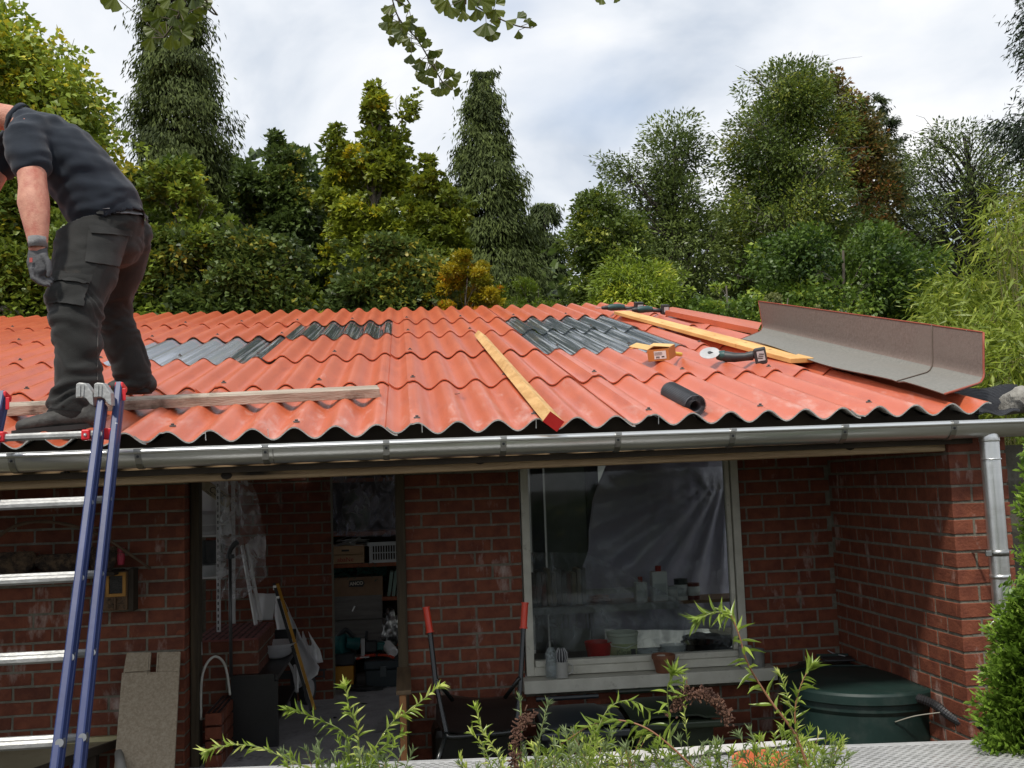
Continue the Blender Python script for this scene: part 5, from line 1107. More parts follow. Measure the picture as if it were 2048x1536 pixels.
# ================================================================ perforated metal bench top in front
galv = mat('galvanised', (.42, .42, .42), (.52, .52, .51), scale=6, rough=.5, metal=.2, c3=(.34, .34, .33), s3=18, t3=(.5, .7))
zM = CZ-.95
e0 = atZ(640, 1528, zM); e1_ = atZ(1995, 1478, zM); dE = (e1_-e0).normalized(); nE = Vector((dE.y, -dE.x, 0)); 
mt = empty('metal_grating_bench', (e0+e1_)/2-nE*-.4, 'perforated galvanised metal bench top in front of the shed under the shrubs', 'bench')
Lm = (e1_-e0).length+1.6; o0 = e0-dE*.8
px_, py_ = .032, .0175; nx, ny = int(Lm/px_), 34
V = []; Fc = []
def vadd(p): V.append(p); return len(V)-1
for j in range(ny):
    for i in range(nx):
        sh_ = (px_/2 if j % 2 else 0); x = i*px_+sh_; y = .035+j*py_
        c = o0+dE*(x+px_/2)+nE*(y+py_/2)
        if not (-2 < c.x < 3.3): continue
        oc = [vadd(c+dE*(a*px_/2)+nE*(b*py_/2)) for a, b in ((-1, -1), (0, -1), (1, -1), (1, 0), (1, 1), (0, 1), (-1, 1), (-1, 0))]
        ic = [vadd(c+dE*(a*.0105)+nE*(b*.0062)) for a, b in ((-.75, -.8), (0, -1), (.75, -.8), (1, 0), (.75, .8), (0, 1), (-.75, .8), (-1, 0))]
        dc = [vadd(V[k]-Vector((0, 0, .0022))) for k in ic]
        for k in range(8): Fc.append((oc[k], oc[(k+1) % 8], ic[(k+1) % 8], ic[k])); Fc.append((ic[k], ic[(k+1) % 8], dc[(k+1) % 8], dc[k]))
gm = MB(); gm.v = V; gm.f = Fc; me = bpy.data.meshes.new('grating'); me.from_pydata([tuple(v) for v in V], [], Fc); me.materials.append(galv)
go = bpy.data.objects.new('perforated_plate', me); COL.objects.link(go); put(go, mt)
bm2 = MB(); bm2.prism([o0+Vector((0, 0, .001)), o0+dE*Lm+Vector((0, 0, .001)), o0+dE*Lm+nE*.035+Vector((0, 0, .001)), o0+nE*.035+Vector((0, 0, .001))], (0, 0, -.04)).obj('edge_rail', galv, mt, bevel=.003)
for s in (.15, .5, .85):
    for q_ in (.04, .55): p = o0+dE*Lm*s+nE*q_; MB().span((p.x-.02, p.y-.02, 0), (p.x+.02, p.y+.02, zM-.03)).obj('leg', galv, mt)
# paper thin pale sheet corner by the shoots
pt = at(1452, 1495, 3.1)
MB().prism([atZ(1180, 1508, zM+.012), atZ(1560, 1483, zM+.012), atZ(1650, 1477, zM+.014), atZ(1560, 1492, zM+.012), atZ(1380, 1512, zM+.012), atZ(1200, 1530, zM+.012)], (0, 0, .003)).obj('pale_board', mat('pale_board', (.5, .48, .46), (.6, .58, .55), rough=.7), label='pale flat board scrap lying on the far edge of the metal bench', cat='board')
c = atZ(1527, 1560, CZ-.93); zr_ = at(1527, 1514, c.y).z
pot = MB().lathe([(.05, zM+.002-0), (.085, zr_-.035), (.093, zr_-.033), (.093, zr_), (.083, zr_), (.08, zr_-.03), (0, zr_-.035)], (c.x, c.y, 0), 28).obj('terracotta_pot', mat('terracotta', (.50, .13, .05), (.6, .18, .075), scale=12, rough=.75, bump=.2), smooth=R(40), label='orange clay pot standing on the metal bench among the shoots', cat='pot')
# ================================================================ worker
def capsule(mb, pts, ra, rb, n=14):
    """closed tapered limb: in-plane radii ra, depth radii rb, round ends"""
    pts = [Vector(p) for p in pts]; m = len(pts); P_, A_, B_ = [], [], []
    d0 = (pts[0]-pts[1]).normalized(); d1 = (pts[-1]-pts[-2]).normalized()
    for k in (0, 1, 2): t_ = math.cos(k*math.pi/6); s = math.sin(k*math.pi/6)*.999+.02; P_.append(pts[0]+d0*(ra[0]*t_*.8)); A_.append(ra[0]*s); B_.append(rb[0]*s)
    for p, a, b in zip(pts, ra, rb): P_.append(p); A_.append(a); B_.append(b)
    for k in (2, 1, 0): t_ = math.cos(k*math.pi/6); s = math.sin(k*math.pi/6)*.999+.02; P_.append(pts[-1]+d1*(ra[-1]*t_*.8)); A_.append(ra[-1]*s); B_.append(rb[-1]*s)
    mb.tube(P_, A_, n, ry=B_, ref=(0, 1, 0))
def blob(name, mb, m, parent, vox=.011, smooth=6, disp=None, clip=None, **k):
    me = mb.mesh('tmp'); o = bpy.data.objects.new('tmp', me); COL.objects.link(o)
    r = o.modifiers.new('r', 'REMESH'); r.mode = 'VOXEL'; r.voxel_size = vox
    s = o.modifiers.new('s', 'SMOOTH'); s.iterations = smooth; s.factor = .6
    bpy.context.view_layer.update()
    me2 = bpy.data.meshes.new_from_object(o.evaluated_get(bpy.context.evaluated_depsgraph_get())); bpy.data.objects.remove(o)
    me2.name = name
    if disp:
        nn_ = [v.normal.copy() for v in me2.vertices]
        for v, nv_ in zip(me2.vertices, nn_): v.co = v.co+nv_*disp(v.co, nv_)
    me2.materials.clear(); me2.materials.append(m); me2.shade_smooth(); me2.update()
    if clip:
        bm = bmesh.new(); bm.from_mesh(me2)
        bmesh.ops.delete(bm, geom=[f for f in bm.faces if clip(f.calc_center_median())], context='FACES'); bm.to_mesh(me2); bm.free()
    o = bpy.data.objects.new(name, me2); COL.objects.link(o)
    if parent: put(o, parent)
    return tag(o, **k)
skin = mat('skin', (.47, .195, .135), (.60, .29, .20), scale=22, rough=.6, bump=.3, bscale=160, c3=(.42, .12, .08), s3=13, t3=(.48, .7))
shirt_m = mat('navy_cotton', (.014, .019, .028), (.022, .028, .040), scale=6, rough=.9, bump=.15, bscale=240, sheen=.12, spec=.25)
trou_m = mat('charcoal_canvas', (.014, .0145, .014), (.026, .026, .025), scale=7, rough=.85, bump=.2, bscale=200, c3=(.05, .042, .035), s3=5, t3=(.58, .75), sheen=.08, spec=.25)
boot_m = mat('boot_leather', (.018, .017, .015), (.042, .038, .034), scale=18, rough=.65, bump=.3)
glove_m = mat('grey_glove', (.050, .05, .055), (.085, .085, .09), scale=30, rough=.75, bump=.3)
foot_base = at(110, 862, 4.55)
man = empty('person', foot_base, 'worker in a navy T shirt and charcoal work trousers bending forward on the roof', 'person')
j = at
hipA, kneeA, ankA = j(196, 478, 4.82), j(152, 618, 4.62), j(158, 815, 4.60)
hipB, kneeB, ankB = j(250, 474, 5.04), j(226, 604, 5.28), j(268, 752, 5.36)
mb = MB()
capsule(mb, [j(220, 458, 4.93), j(205, 452, 4.92)], [.11, .11], [.14, .14])
capsule(mb, [j(222, 450, 4.92), j(190, 395, 4.88), j(145, 330, 4.85), j(98, 284, 4.84), j(58, 262, 4.84)], [.13, .13, .14, .13, .09], [.15, .15, .165, .17, .14])
capsule(mb, [j(70, 262, 4.84), j(18, 236, 4.84), j(-14, 230, 4.84)], [.075, .064, .062], [.08, .064, .062])
capsule(mb, [j(-30, 232, 4.84), j(-62, 262, 4.84), j(-80, 290, 4.84)], [.085, .105, .072], [.078, .08, .06])
capsule(mb, [j(-92, 262, 4.84), j(-100, 275, 4.84)], [.014, .018], [.013, .015])      # nose
capsule(mb, [j(56, 262, 4.66), j(62, 335, 4.60), j(66, 372, 4.56)], [.074, .064, .062], [.07, .062, .058])
capsule(mb, [j(66, 372, 4.56), j(67, 405, 4.54), j(72, 440, 4.52), j(76, 486, 4.50), j(76, 505, 4.50)], [.062, .070, .060, .043, .04], [.058, .062, .052, .036, .032])
capsule(mb, [j(40, 262, 5.04), j(0, 330, 5.05), j(-30, 385, 5.0)], [.066, .06, .055], [.066, .06, .055])
capsule(mb, [j(-30, 385, 5.0), j(-55, 440, 4.95), j(-75, 490, 4.9)], [.055, .055, .04], [.055, .05, .036])
capsule(mb, [hipA, kneeA, ankA], [.085, .07, .05], [.085, .07, .05]); capsule(mb, [hipB, kneeB, ankB], [.08, .065, .045], [.08, .065, .045])
body = blob('body', mb, skin, man, vox=.011, smooth=5)
# ear, eye, hair
ear = MB(); capsule(ear, [j(-42, 240, 4.755), j(-40, 258, 4.757)], [.020, .016], [.010, .010]); blob('ear', ear, skin, man, vox=.004, smooth=3)
hr = MB(); capsule(hr, [j(-16, 212, 4.84), j(-50, 220, 4.84), j(-84, 246, 4.84)], [.05, .085, .06], [.05, .086, .07]); blob('hair', hr, mat('hair_dark', (.03, .02, .014), (.06, .045, .03), scale=60, rough=.8, bump=.8, bscale=200), man, vox=.008, smooth=3)
for yy in (4.80, 4.88): MB().lathe([(0, .004), (.011, 0), (.011, -.004)], j(-92, 254, yy), 10, axis=(-1, -.2, -.6)).obj('eye', ink, man)
MB().tube([j(-88, 283, 4.82), j(-90, 284, 4.84), j(-88, 283, 4.86)], .004, 5).obj('mouth', mat('lips', (.35, .10, .08), rough=.5), man)
# t-shirt
mb = MB()
capsule(mb, [j(218, 436, 4.90), j(196, 400, 4.88), j(165, 352, 4.86), j(128, 308, 4.85), j(92, 280, 4.84), j(62, 262, 4.84)], [.178, .175, .165, .155, .135, .10], [.19, .185, .19, .195, .19, .16])
capsule(mb, [j(70, 262, 4.84), j(36, 243, 4.84)], [.10, .078], [.14, .082])
capsule(mb, [j(70, 270, 4.70), j(50, 280, 4.63), j(58, 312, 4.61), j(64, 330, 4.60)], [.10, .098, .092, .093], [.10, .098, .088, .085])
capsule(mb, [j(52, 265, 5.0), j(20, 305, 5.05), j(0, 330, 5.05)], [.09, .088, .085], [.09, .085, .082])
ax_s = (j(90, 280, 4.85)-j(218, 436, 4.9)).normalized()
def sd_(p, n_):
    u = p.dot(ax_s); q_ = p-ax_s*u
    a = nz((q_.x*3+5, q_.y*2, u*14+2.2*nz(p, 5)), 1)+.5*nz((p.x*9, p.y*4, p.z*26+3), 1)
    return max(-.6, a)*.013*min(1, max(.35, 1.2-abs(n_.y*-.1)))
hl_, hr_ = j(118, 470, 4.7), j(304, 418, 4.9)
hd_ = (hr_-hl_).normalized(); hn = Vector((-hd_.z, 0, hd_.x))
s_arm = (j(66, 372, 4.56)-j(50, 280, 4.63)).normalized(); s_end = j(62, 331, 4.6)
def sclip(p):
    if (p-hl_).dot(hn) < 0 and p.x > j(95, 400, 4.8).x: return True
    return False
shirt = blob('t_shirt', mb, shirt_m, man, vox=.0105, smooth=7, disp=sd_, clip=sclip)
so1 = shirt.modifiers.new('thick', 'SOLIDIFY'); so1.thickness = .003; so1.offset = -1
# sleeve hem and collar as raised bands
def band(name, c, ax, ra, rb, h, m, t=.004, ref=(0, 1, 0), parent=man, n=28):
    ax = Vector(ax).normalized(); x = Vector(ref)-ax*Vector(ref).dot(ax); x.normalize(); y = ax.cross(x); rows = []
    for s in (-.5, .5): rows.append([Vector(c)+ax*(h*s)+x*(rb*math.cos(a))+y*(ra*math.sin(a)) for a in np.linspace(0, 2*math.pi, n+1)])
    o = MB().slab(rows, (0, 0, .0)).obj(name, m, parent, smooth=True)
    sm = o.modifiers.new('t', 'SOLIDIFY'); sm.thickness = t; sm.offset = 0
    return o
band('collar', j(36, 241, 4.84), j(10, 230, 4.84)-j(60, 255, 4.84), .083, .086, .022, shirt_m, .006)
# trousers
mb = MB()
capsule(mb, [j(200, 448, 4.90), j(222, 466, 4.93), j(225, 490, 4.93)], [.155, .175, .14], [.19, .20, .19], 18)
capsule(mb, [j(150, 470, 4.86), j(165, 500, 4.84)], [.09, .10], [.14, .13])
capsule(mb, [j(178, 480, 4.80), j(168, 545, 4.72), j(150, 605, 4.63), j(152, 640, 4.61), j(157, 700, 4.60), j(156, 755, 4.60), j(152, 795, 4.60), j(140, 822, 4.59)], [.155, .148, .125, .112, .098, .100, .104, .108], [.14, .13, .115, .108, .10, .10, .105, .11], 18)
capsule(mb, [j(252, 466, 5.06), j(240, 545, 5.18), j(226, 604, 5.28), j(234, 650, 5.32), j(250, 700, 5.35), j(266, 742, 5.36), j(272, 760, 5.36)], [.130, .118, .098, .094, .100, .098, .085], [.135, .12, .105, .10, .10, .098, .088], 18)
def td_(p, n_):
    lowA = max(0, 1-abs(p.z-ankA.z-.05)/.22); kn = max(0, 1-abs(p.z-kneeA.z)/.25)
    a = nz((p.x*4+3, p.y*5, p.z*17+2.5*nz(p, 4)), 1)+.6*nz((p.x*7, p.y*7+4, p.z*30+4*nz(p, 6)), 1)
    return a*(.009+.020*lowA+.010*kn)
bt_line = [j(112, 478, 4.75), j(304, 424, 4.95)]
bd = (bt_line[1]-bt_line[0]).normalized(); bnn = Vector((-bd.z, 0, bd.x))
trou = blob('trousers', mb, trou_m, man, vox=.0105, smooth=7, disp=td_, clip=lambda p: (p-bt_line[0]).dot(bnn) > .02 and p.z > hipA.z)
so2 = trou.modifiers.new('thick', 'SOLIDIFY'); so2.thickness = .003; so2.offset = -1
bvh_t = BVHTree.FromObject(trou, bpy.context.evaluated_depsgraph_get()) if False else BVHTree.FromPolygons([v.co for v in trou.data.vertices], [tuple(p.vertices) for p in trou.data.polygons])
bvh_s = BVHTree.FromPolygons([v.co for v in shirt.data.vertices], [tuple(p.vertices) for p in shirt.data.polygons])
def patch(name, quad, m, parent, off=.006, th=.004, bv=None, nu=14, nv_=10, lift=None):
    """cloth piece laid on the garment: the quad's corners are seen in the picture, the piece follows the surface"""
    bv = bv or bvh_t; rows = []; last = None
    a, b, c, d = [Vector((q_[0], q_[1])) for q_ in quad]
    for i in range(nv_+1):
        row = []
        for k in range(nu+1):
            s, t_ = k/nu, i/nv_; p = a.lerp(b, s).lerp(d.lerp(c, s), t_); r_ = ray(p.x, p.y); h = bv.ray_cast(CAM, r_.normalized())
            if h[0] is None: q_ = last or at(p.x, p.y, 4.7)
            else: q_ = h[0]+h[1].normalized()*(off if h[1].dot(r_) < 0 else -off)
            last = q_; row.append(q_-r_.normalized()*(lift(s, t_) if lift else 0))
        rows.append(row)
    # smooth the sheet a little
    for _ in range(2):
        R2 = [[p.copy() for p in r_] for r_ in rows]
        for i in range(1, nv_):
            for k in range(1, nu): rows[i][k] = (R2[i-1][k]+R2[i+1][k]+R2[i][k-1]+R2[i][k+1]+R2[i][k]*2)/6
    return MB().slab(rows, (0, th, 0)).obj(name, m, parent, smooth=R(50))
pk = mat('pocket_canvas', (.018, .0185, .018), (.030, .030, .029), scale=9, rough=.85, bump=.2, bscale=200, sheen=.08, spec=.25)
patch('back_pocket', [(177, 462), (258, 466), (236, 533), (170, 524)], pk, man, off=.007)
patch('pocket_flap', [(178, 453), (260, 462), (258, 474), (182, 469)], pk, man, off=.016)
patch('thigh_pocket', [(108, 560), (176, 556), (166, 612), (98, 606)], pk, man, off=.014)
patch('pocket_flap', [(106, 546), (182, 553), (177, 570), (108, 566)], pk, man, off=.022)
patch('knee_patch', [(104, 622), (150, 630), (150, 690), (120, 688)], pk, man, off=.003) if False else None
patch('hem_band', [(84, 815), (190, 826), (190, 842), (78, 836)], pk, man, off=.004)
belt_m = mat('grey_belt', (.20, .20, .21), (.27, .27, .28), scale=40, rough=.7)
patch('belt', [(205, 417), (302, 419), (303, 434), (208, 428)], belt_m, man, off=.016, nv_=4)
for q_ in ([(190, 420), (206, 419), (206, 434), (192, 434)], [(276, 416), (288, 418), (294, 446), (284, 446)]): patch('belt_loop', q_, trou_m, man, off=.02, nu=3, nv_=5)
patch('seam_stain', [(290, 455), (303, 452), (290, 500), (268, 515)], mat('clay_stain', (.10, .065, .05), (.16, .10, .08), scale=30, rough=.9), man, off=.003, nu=5, nv_=8) if False else None
# stitched seam lines
sl_ = MB()
for line in ([(262, 462), (250, 500), (232, 535)], [(112, 500), (104, 545)], [(196, 640), (192, 700), (195, 760)]):
    pts = []
    for (x, y) in [(line[0][0]+(line[-1][0]-line[0][0])*s, np.interp(s*(len(line)-1), range(len(line)), [q_[1] for q_ in line])) for s in np.linspace(0, 1, 10)]:
        h = bvh_t.ray_cast(CAM, ray(x, y).normalized())
        if h[0]: pts.append(h[0]-ray(x, y).normalized()*.003)
    if len(pts) > 2: sl_.tube(pts, .0016, 4)
sl_.obj('seam', mat('thread', (.075, .07, .065), rough=.8), man, kind='stuff')
# boots
def boot(name, heel, toe, ank, Yc, w_, lb):
    mb = MB(); h = Vector(heel); t_ = Vector(toe); a = Vector(ank)
    capsule(mb, [h+Vector((0, 0, .045)), h.lerp(t_, .35)+Vector((0, 0, .055)), h.lerp(t_, .7)+Vector((0, 0, .045)), t_+Vector((.02, 0, .036))], [.045, .05, .042, .034], [w_*.9, w_*.9, w_*1.05, w_*.85])
    capsule(mb, [h.lerp(t_, .12)+Vector((0, 0, .05)), a], [.06, .062], [w_, w_])
    capsule(mb, [h.lerp(t_, .45)+Vector((0, 0, .06)), a.lerp(h, .3)], [.045, .05], [w_*.9, w_*.9])
    o = blob(name, mb, boot_m, man, vox=.007, smooth=4, disp=lambda p, n_: .0025*nz((p.x*24, p.y*8, p.z*10), 1))
    s_ = MB(); rows = []
    for k in range(13):
        s = k/12; c = h.lerp(t_, s*1.06-.02); ww = w_*(.80+.22*math.sin(s*math.pi*.9+.3))*(1 if .04 < s < .93 else .72)
        rows.append([c+Vector((0, -ww, .0)), c+Vector((0, ww, .0))])
    s_.slab(rows, (0, 0, .022)); s_.obj('sole', mat('sole_black', (.012, .012, .012), (.02, .02, .02), rough=.8), o, smooth=R(40)); return o
bA = boot('boot', at(186, 858, 4.56), at(34, 872, 4.50), at(160, 810, 4.58), 4.55, .052, '')
bB = boot('boot', at(300, 786, 5.40), at(216, 790, 5.34), at(276, 752, 5.38), 5.38, .05, '')
# laces
lc = MB()
for k in range(4):
    x = 84+k*9; p = at(x, 842-k*4, 4.49); lc.bar(p, p+Vector((.03, .03, .004)), .004, .004)
lc.obj('lace', blk, bA, kind='stuff')
# glove: palm, four fingers, thumb
mb = MB()
capsule(mb, [j(76, 492, 4.50), j(76, 508, 4.495), j(75, 526, 4.49), j(77, 540, 4.485)], [.038, .043, .046, .040], [.026, .026, .026, .024])
fing = [((62, 538, 4.46), (66, 556, 4.455), (80, 566, 4.46), (92, 570, 4.465)), ((70, 543, 4.475), (76, 560, 4.475), (89, 569, 4.48), (99, 571, 4.485)), ((78, 543, 4.49), (86, 556, 4.49), (96, 563, 4.495), (103, 565, 4.5)), ((86, 538, 4.50), (93, 548, 4.505), (100, 555, 4.51), (105, 560, 4.512))]
for k, f_ in enumerate(fing):
    r_ = [.0115, .0112, .0100, .0085] if k < 3 else [.010, .0095, .009, .0075]
    capsule(mb, [j(*q_) for q_ in f_], r_, r_, 10)
capsule(mb, [j(88, 512, 4.475), j(97, 526, 4.47), j(99, 543, 4.465), j(97, 552, 4.465)], [.016, .014, .012, .010], [.014, .013, .012, .010], 10)
blob('glove', mb, glove_m, man, vox=.0042, smooth=3, disp=lambda p, n_: .0012*nz(p, 70))
cuff = band('glove_cuff', j(76, 486, 4.50), j(76, 500, 4.5)-j(75, 470, 4.5), .037, .047, .042, mat('cuff_grey', (.16, .16, .165), (.22, .22, .22), scale=40, rough=.85, bump=.4), .006)
MB().box(j(62, 520, 4.452), (.012, .003, .02)).obj('glove_mark', mat('mark_red', (.35, .06, .05), rough=.7), man)
g2_ = MB(); capsule(g2_, [j(-75, 490, 4.9), j(-82, 520, 4.88)], [.04, .042], [.028, .03])
for k in range(4): capsule(g2_, [j(-92+k*7, 522, 4.87+k*.012), j(-96+k*7, 545, 4.865+k*.012), j(-90+k*7, 560-k*2, 4.87+k*.012)], [.011, .0105, .009], [.011, .0105, .009], 8)
capsule(g2_, [j(-66, 505, 4.87), j(-60, 530, 4.865)], [.014, .011], [.013, .011], 8); blob('glove', g2_, glove_m, man, vox=.005, smooth=3)

# ================================================================ ladder
alu = mat('aluminium', (.34, .34, .33), (.46, .46, .45), scale=12, rough=.5, metal=.6, bump=.25, bscale=60, c3=(.25, .25, .24), s3=9, t3=(.56, .75))
blue = mat('blue_paint', (.018, .030, .10), (.028, .044, .14), scale=6, rough=.45, bump=.05, spec=.4, c3=(.55, .55, .55), s3=26, t3=(.735, .76))
redc = mat('red_cap', (.60, .012, .02), (.68, .02, .03), rough=.4)
lad = empty('ladder', at(160, 1536, 3.5)*1.0, 'blue double aluminium ladder leaning on the gutter at the left', 'ladder')
Yl = lambda y: np.interp(y, [760, 869, 1008, 1159, 1320, 1493, 1700], [4.22, 4.13, 4.0, 3.86, 3.72, 3.58, 3.42])
def stile(pts, w_, dd, m, name='rail'):
    P_ = [at(x, y, Yl(y)+dd) for x, y in pts]
    a, b = P_[0], P_[-1]; d = (b-a).normalized(); mb = MB()
    # rounded rail with two grooves
    x_ = Vector((1, 0, 0)); x_ = (x_-d*x_.dot(d)).normalized(); y_ = d.cross(x_)
    prof = [(-.0125, -.030), (-.008, -.034), (.008, -.034), (.0125, -.030), (.0125, -.012), (.0105, -.010), (.0105, .010), (.0125, .012), (.0125, .030), (.008, .034), (-.008, .034), (-.0125, .030)]
    k = w_/.025; ring0 = [a+x_*(p*k)+y_*q_ for p, q_ in prof]; mb.prism(ring0, b-a)
    return mb.obj(name, m, lad, smooth=R(25)), a, b, x_, y_, d
SA = [(205, 808), (112, 1545)]; SB = [(241, 772), (158, 1545)]
sA = stile(SA, .027, -.02, blue); sB = stile(SB, .027, .045, blue)
SA2 = [(-8, 815), (-130, 1545)]; SB2 = [(8, 790), (-150, 1545)]
stile(SA2, .027, -.02, blue); stile(SB2, .027, .045, blue)
def on(S, y): (x0, y0), (x1, y1) = S; return x0+(x1-x0)*(y-y0)/(y1-y0)
ys = [869, 1006, 1157, 1316, 1487]
for k, y in enumerate(ys):
    for S, S2, dd, off in ((SA, SA2, -.02, 0), (SB, SB2, .045, -5-k*1.5)):
        yy = y+off; xr_ = on(S, yy); a = at(xr_+2, yy-1, Yl(yy)+dd); yl_ = yy+13; b = at(on(S2, yl_), yl_+.2*k, Yl(yy)+dd)
        b = Vector((b.x, a.y+.0, a.z+(b.z-a.z)*.35)); d = (b-a).normalized()
        ring = []; rr = .0155
        for q_ in range(8):
            t_ = math.pi/8+q_*math.pi/4; v = Vector((0, math.cos(t_), math.sin(t_))); ring.append(a+(v-d*v.dot(d))*rr)
        if k == 0 and dd > 0: continue
        MB().prism(ring, b-a).obj('rung', alu, lad)
        pe = at(xr_, yy-1, Yl(yy)+dd)+Vector((.0125+.003, -.0, 0))
        MB().lathe([(.009, 0), (.0165, 0), (.0165, .004), (.009, .004)], pe-Vector((.004, 0, 0)), 16, axis=(1, -.0, 0)).obj('rung_plug', mat('plug', (.28, .29, .3), (.4, .4, .4), rough=.35, metal=.8), lad, smooth=R(40))
        MB().lathe([(.0085, 0), (.0135, 0), (.0135, .003), (.0085, .003)], at(xr_, yy-1, Yl(yy)+dd-.0355)+Vector((0, 0, 0)), 16, axis=(0, -1, .2)).obj('rung_plug', MATS['plug'], lad, smooth=R(40))
# red brackets on the top rung, caps, guide hooks
for x in (174, 3): 
    p = at(x, 869+(4 if x < 50 else 0)+1, Yl(869)-.02); MB().box(p, (.034, .045, .042)).obj('red_bracket', redc, lad, bevel=.006)
    MB().lathe([(.006, .003), (.007, 0), (0, .004)], p+Vector((0, -.024, 0)), 10, axis=(0, -1, 0)).obj('screw', steel, lad)
p = at(218, 868, Yl(868)+.02); MB().box(p, (.03, .05, .045)).obj('red_bracket', redc, lad, bevel=.004)
for S, dd in ((SB, .045), (SB2, .045)):
    (x, y) = S[0]; p = at(x+1, y+3, Yl(y)+dd); MB().box(p, (.034, .072, .026), Matrix.Rotation(R(-14), 3, 'X')).obj('cap', redc, lad, bevel=.006)
    MB().box(at(x+7, y+17, Yl(y)+dd-.037), (.014, .006, .05)).obj('cap_tongue', redc, lad, bevel=.002)
MB().box(at(211, 775, 4.24), (.03, .05, .02)).obj('cap', redc, lad, bevel=.005)
for x0 in (152, 188):
    prof = [(x0, 768), (x0+6, 765), (x0+18, 766), (x0+23, 772), (x0+33, 786), (x0+35, 812), (x0+28, 808), (x0+20, 797), (x0+12, 794), (x0-1, 795)]
    MB().prism([at(x, y, 4.12) for x, y in prof], (0, .055, .004)).obj('guide_hook', alu, lad, bevel=.003)
    gg_ = MB()
    for q_ in (8, 15): gg_.bar(at(x0+q_, 770, 4.117), at(x0+q_-1, 793, 4.117), .004, .004)
    gg_.obj('hook_rib', alu, lad)
# ================================================================ trees and shrubs
def np_mesh(name, V, nper, m, tone=None):
    """faces of nper vertices each, V is (n, nper, 3)"""
    n = len(V); me = bpy.data.meshes.new(name)
    me.vertices.add(n*nper); me.vertices.foreach_set('co', V.reshape(-1).astype(np.float32))
    me.loops.add(n*nper); me.loops.foreach_set('vertex_index', np.arange(n*nper, dtype=np.int32))
    me.polygons.add(n); me.polygons.foreach_set('loop_start', np.arange(0, n*nper, nper, dtype=np.int32)); me.polygons.foreach_set('loop_total', np.full(n, nper, dtype=np.int32))
    if tone is not None:
        a = me.attributes.new('tone', 'FLOAT', 'FACE'); a.data.foreach_set('value', tone.astype(np.float32))
    me.materials.append(m); me.update(); me.validate(); return me
def unit(a): return a/np.maximum(np.linalg.norm(a, axis=-1, keepdims=True), 1e-9)
SHAPES = {'quad': [(0, 0), (.45, .5), (1, 0), (.45, -.5)],
          'maple': [(0, 0), (.28, .55), (.58, .2), (1, -.06), (.36, -.52)],
          'lance': [(0, 0), (.35, .5), (1, 0), (.35, -.5)],
          'spray': [(0, .12), (.3, .5), (.55, .18), (1, 0), (.6, -.22), (.35, -.5), (0, -.12)]}
def leaves(C, D, Nn, L, W, shape='quad', fold=.12):
    D = unit(D); S = unit(np.cross(Nn, D)); U = np.cross(D, S); sh = SHAPES[shape]; out = []
    L = np.broadcast_to(np.asarray(L, float).reshape(-1, 1) if np.ndim(L) else np.full((len(C), 1), L), (len(C), 1)); W = np.broadcast_to(np.asarray(W, float).reshape(-1, 1) if np.ndim(W) else np.full((len(C), 1), W), (len(C), 1))
    for (u, v) in sh: out.append(C+D*L*u+S*W*v+U*(W*abs(v)*fold*2-L*u*u*.12))
    return np.stack(out, 1)
def prof_at(prof, Y):
    """profile of picture outline rows (y, x left, x right) turned into heights and half widths at the tree's distance"""
    z, xc, hw = [], [], []
    for (y, xl, xr_) in prof:
        a, b = at(xl, y, Y), at(xr_, y, Y); z.append((a.z+b.z)/2); xc.append((a.x+b.x)/2); hw.append(abs(b.x-a.x)/2)
    o = np.argsort(z); return np.array(z)[o], np.array(xc)[o], np.array(hw)[o]
def limb(mb, a, b, r0, r1, n=5, bend=.08, seg=5):
    a, b = Vector(a), Vector(b); pts = []; L_ = (b-a).length; off = Vector(rng.normal(size=3))*bend*L_
    for k in range(seg+1): t_ = k/seg; pts.append(a.lerp(b, t_)+off*math.sin(t_*math.pi)+Vector((0, 0, .12*L_*math.sin(t_*math.pi))))
    mb.tube(pts, [r0+(r1-r0)*k/seg for k in range(seg+1)], n, caps=False); return pts
barkm = mat('tree_bark', (.055, .045, .035), (.11, .095, .075), scale=5, rough=.95, bump=.8, stretch=(3, 3, .6))
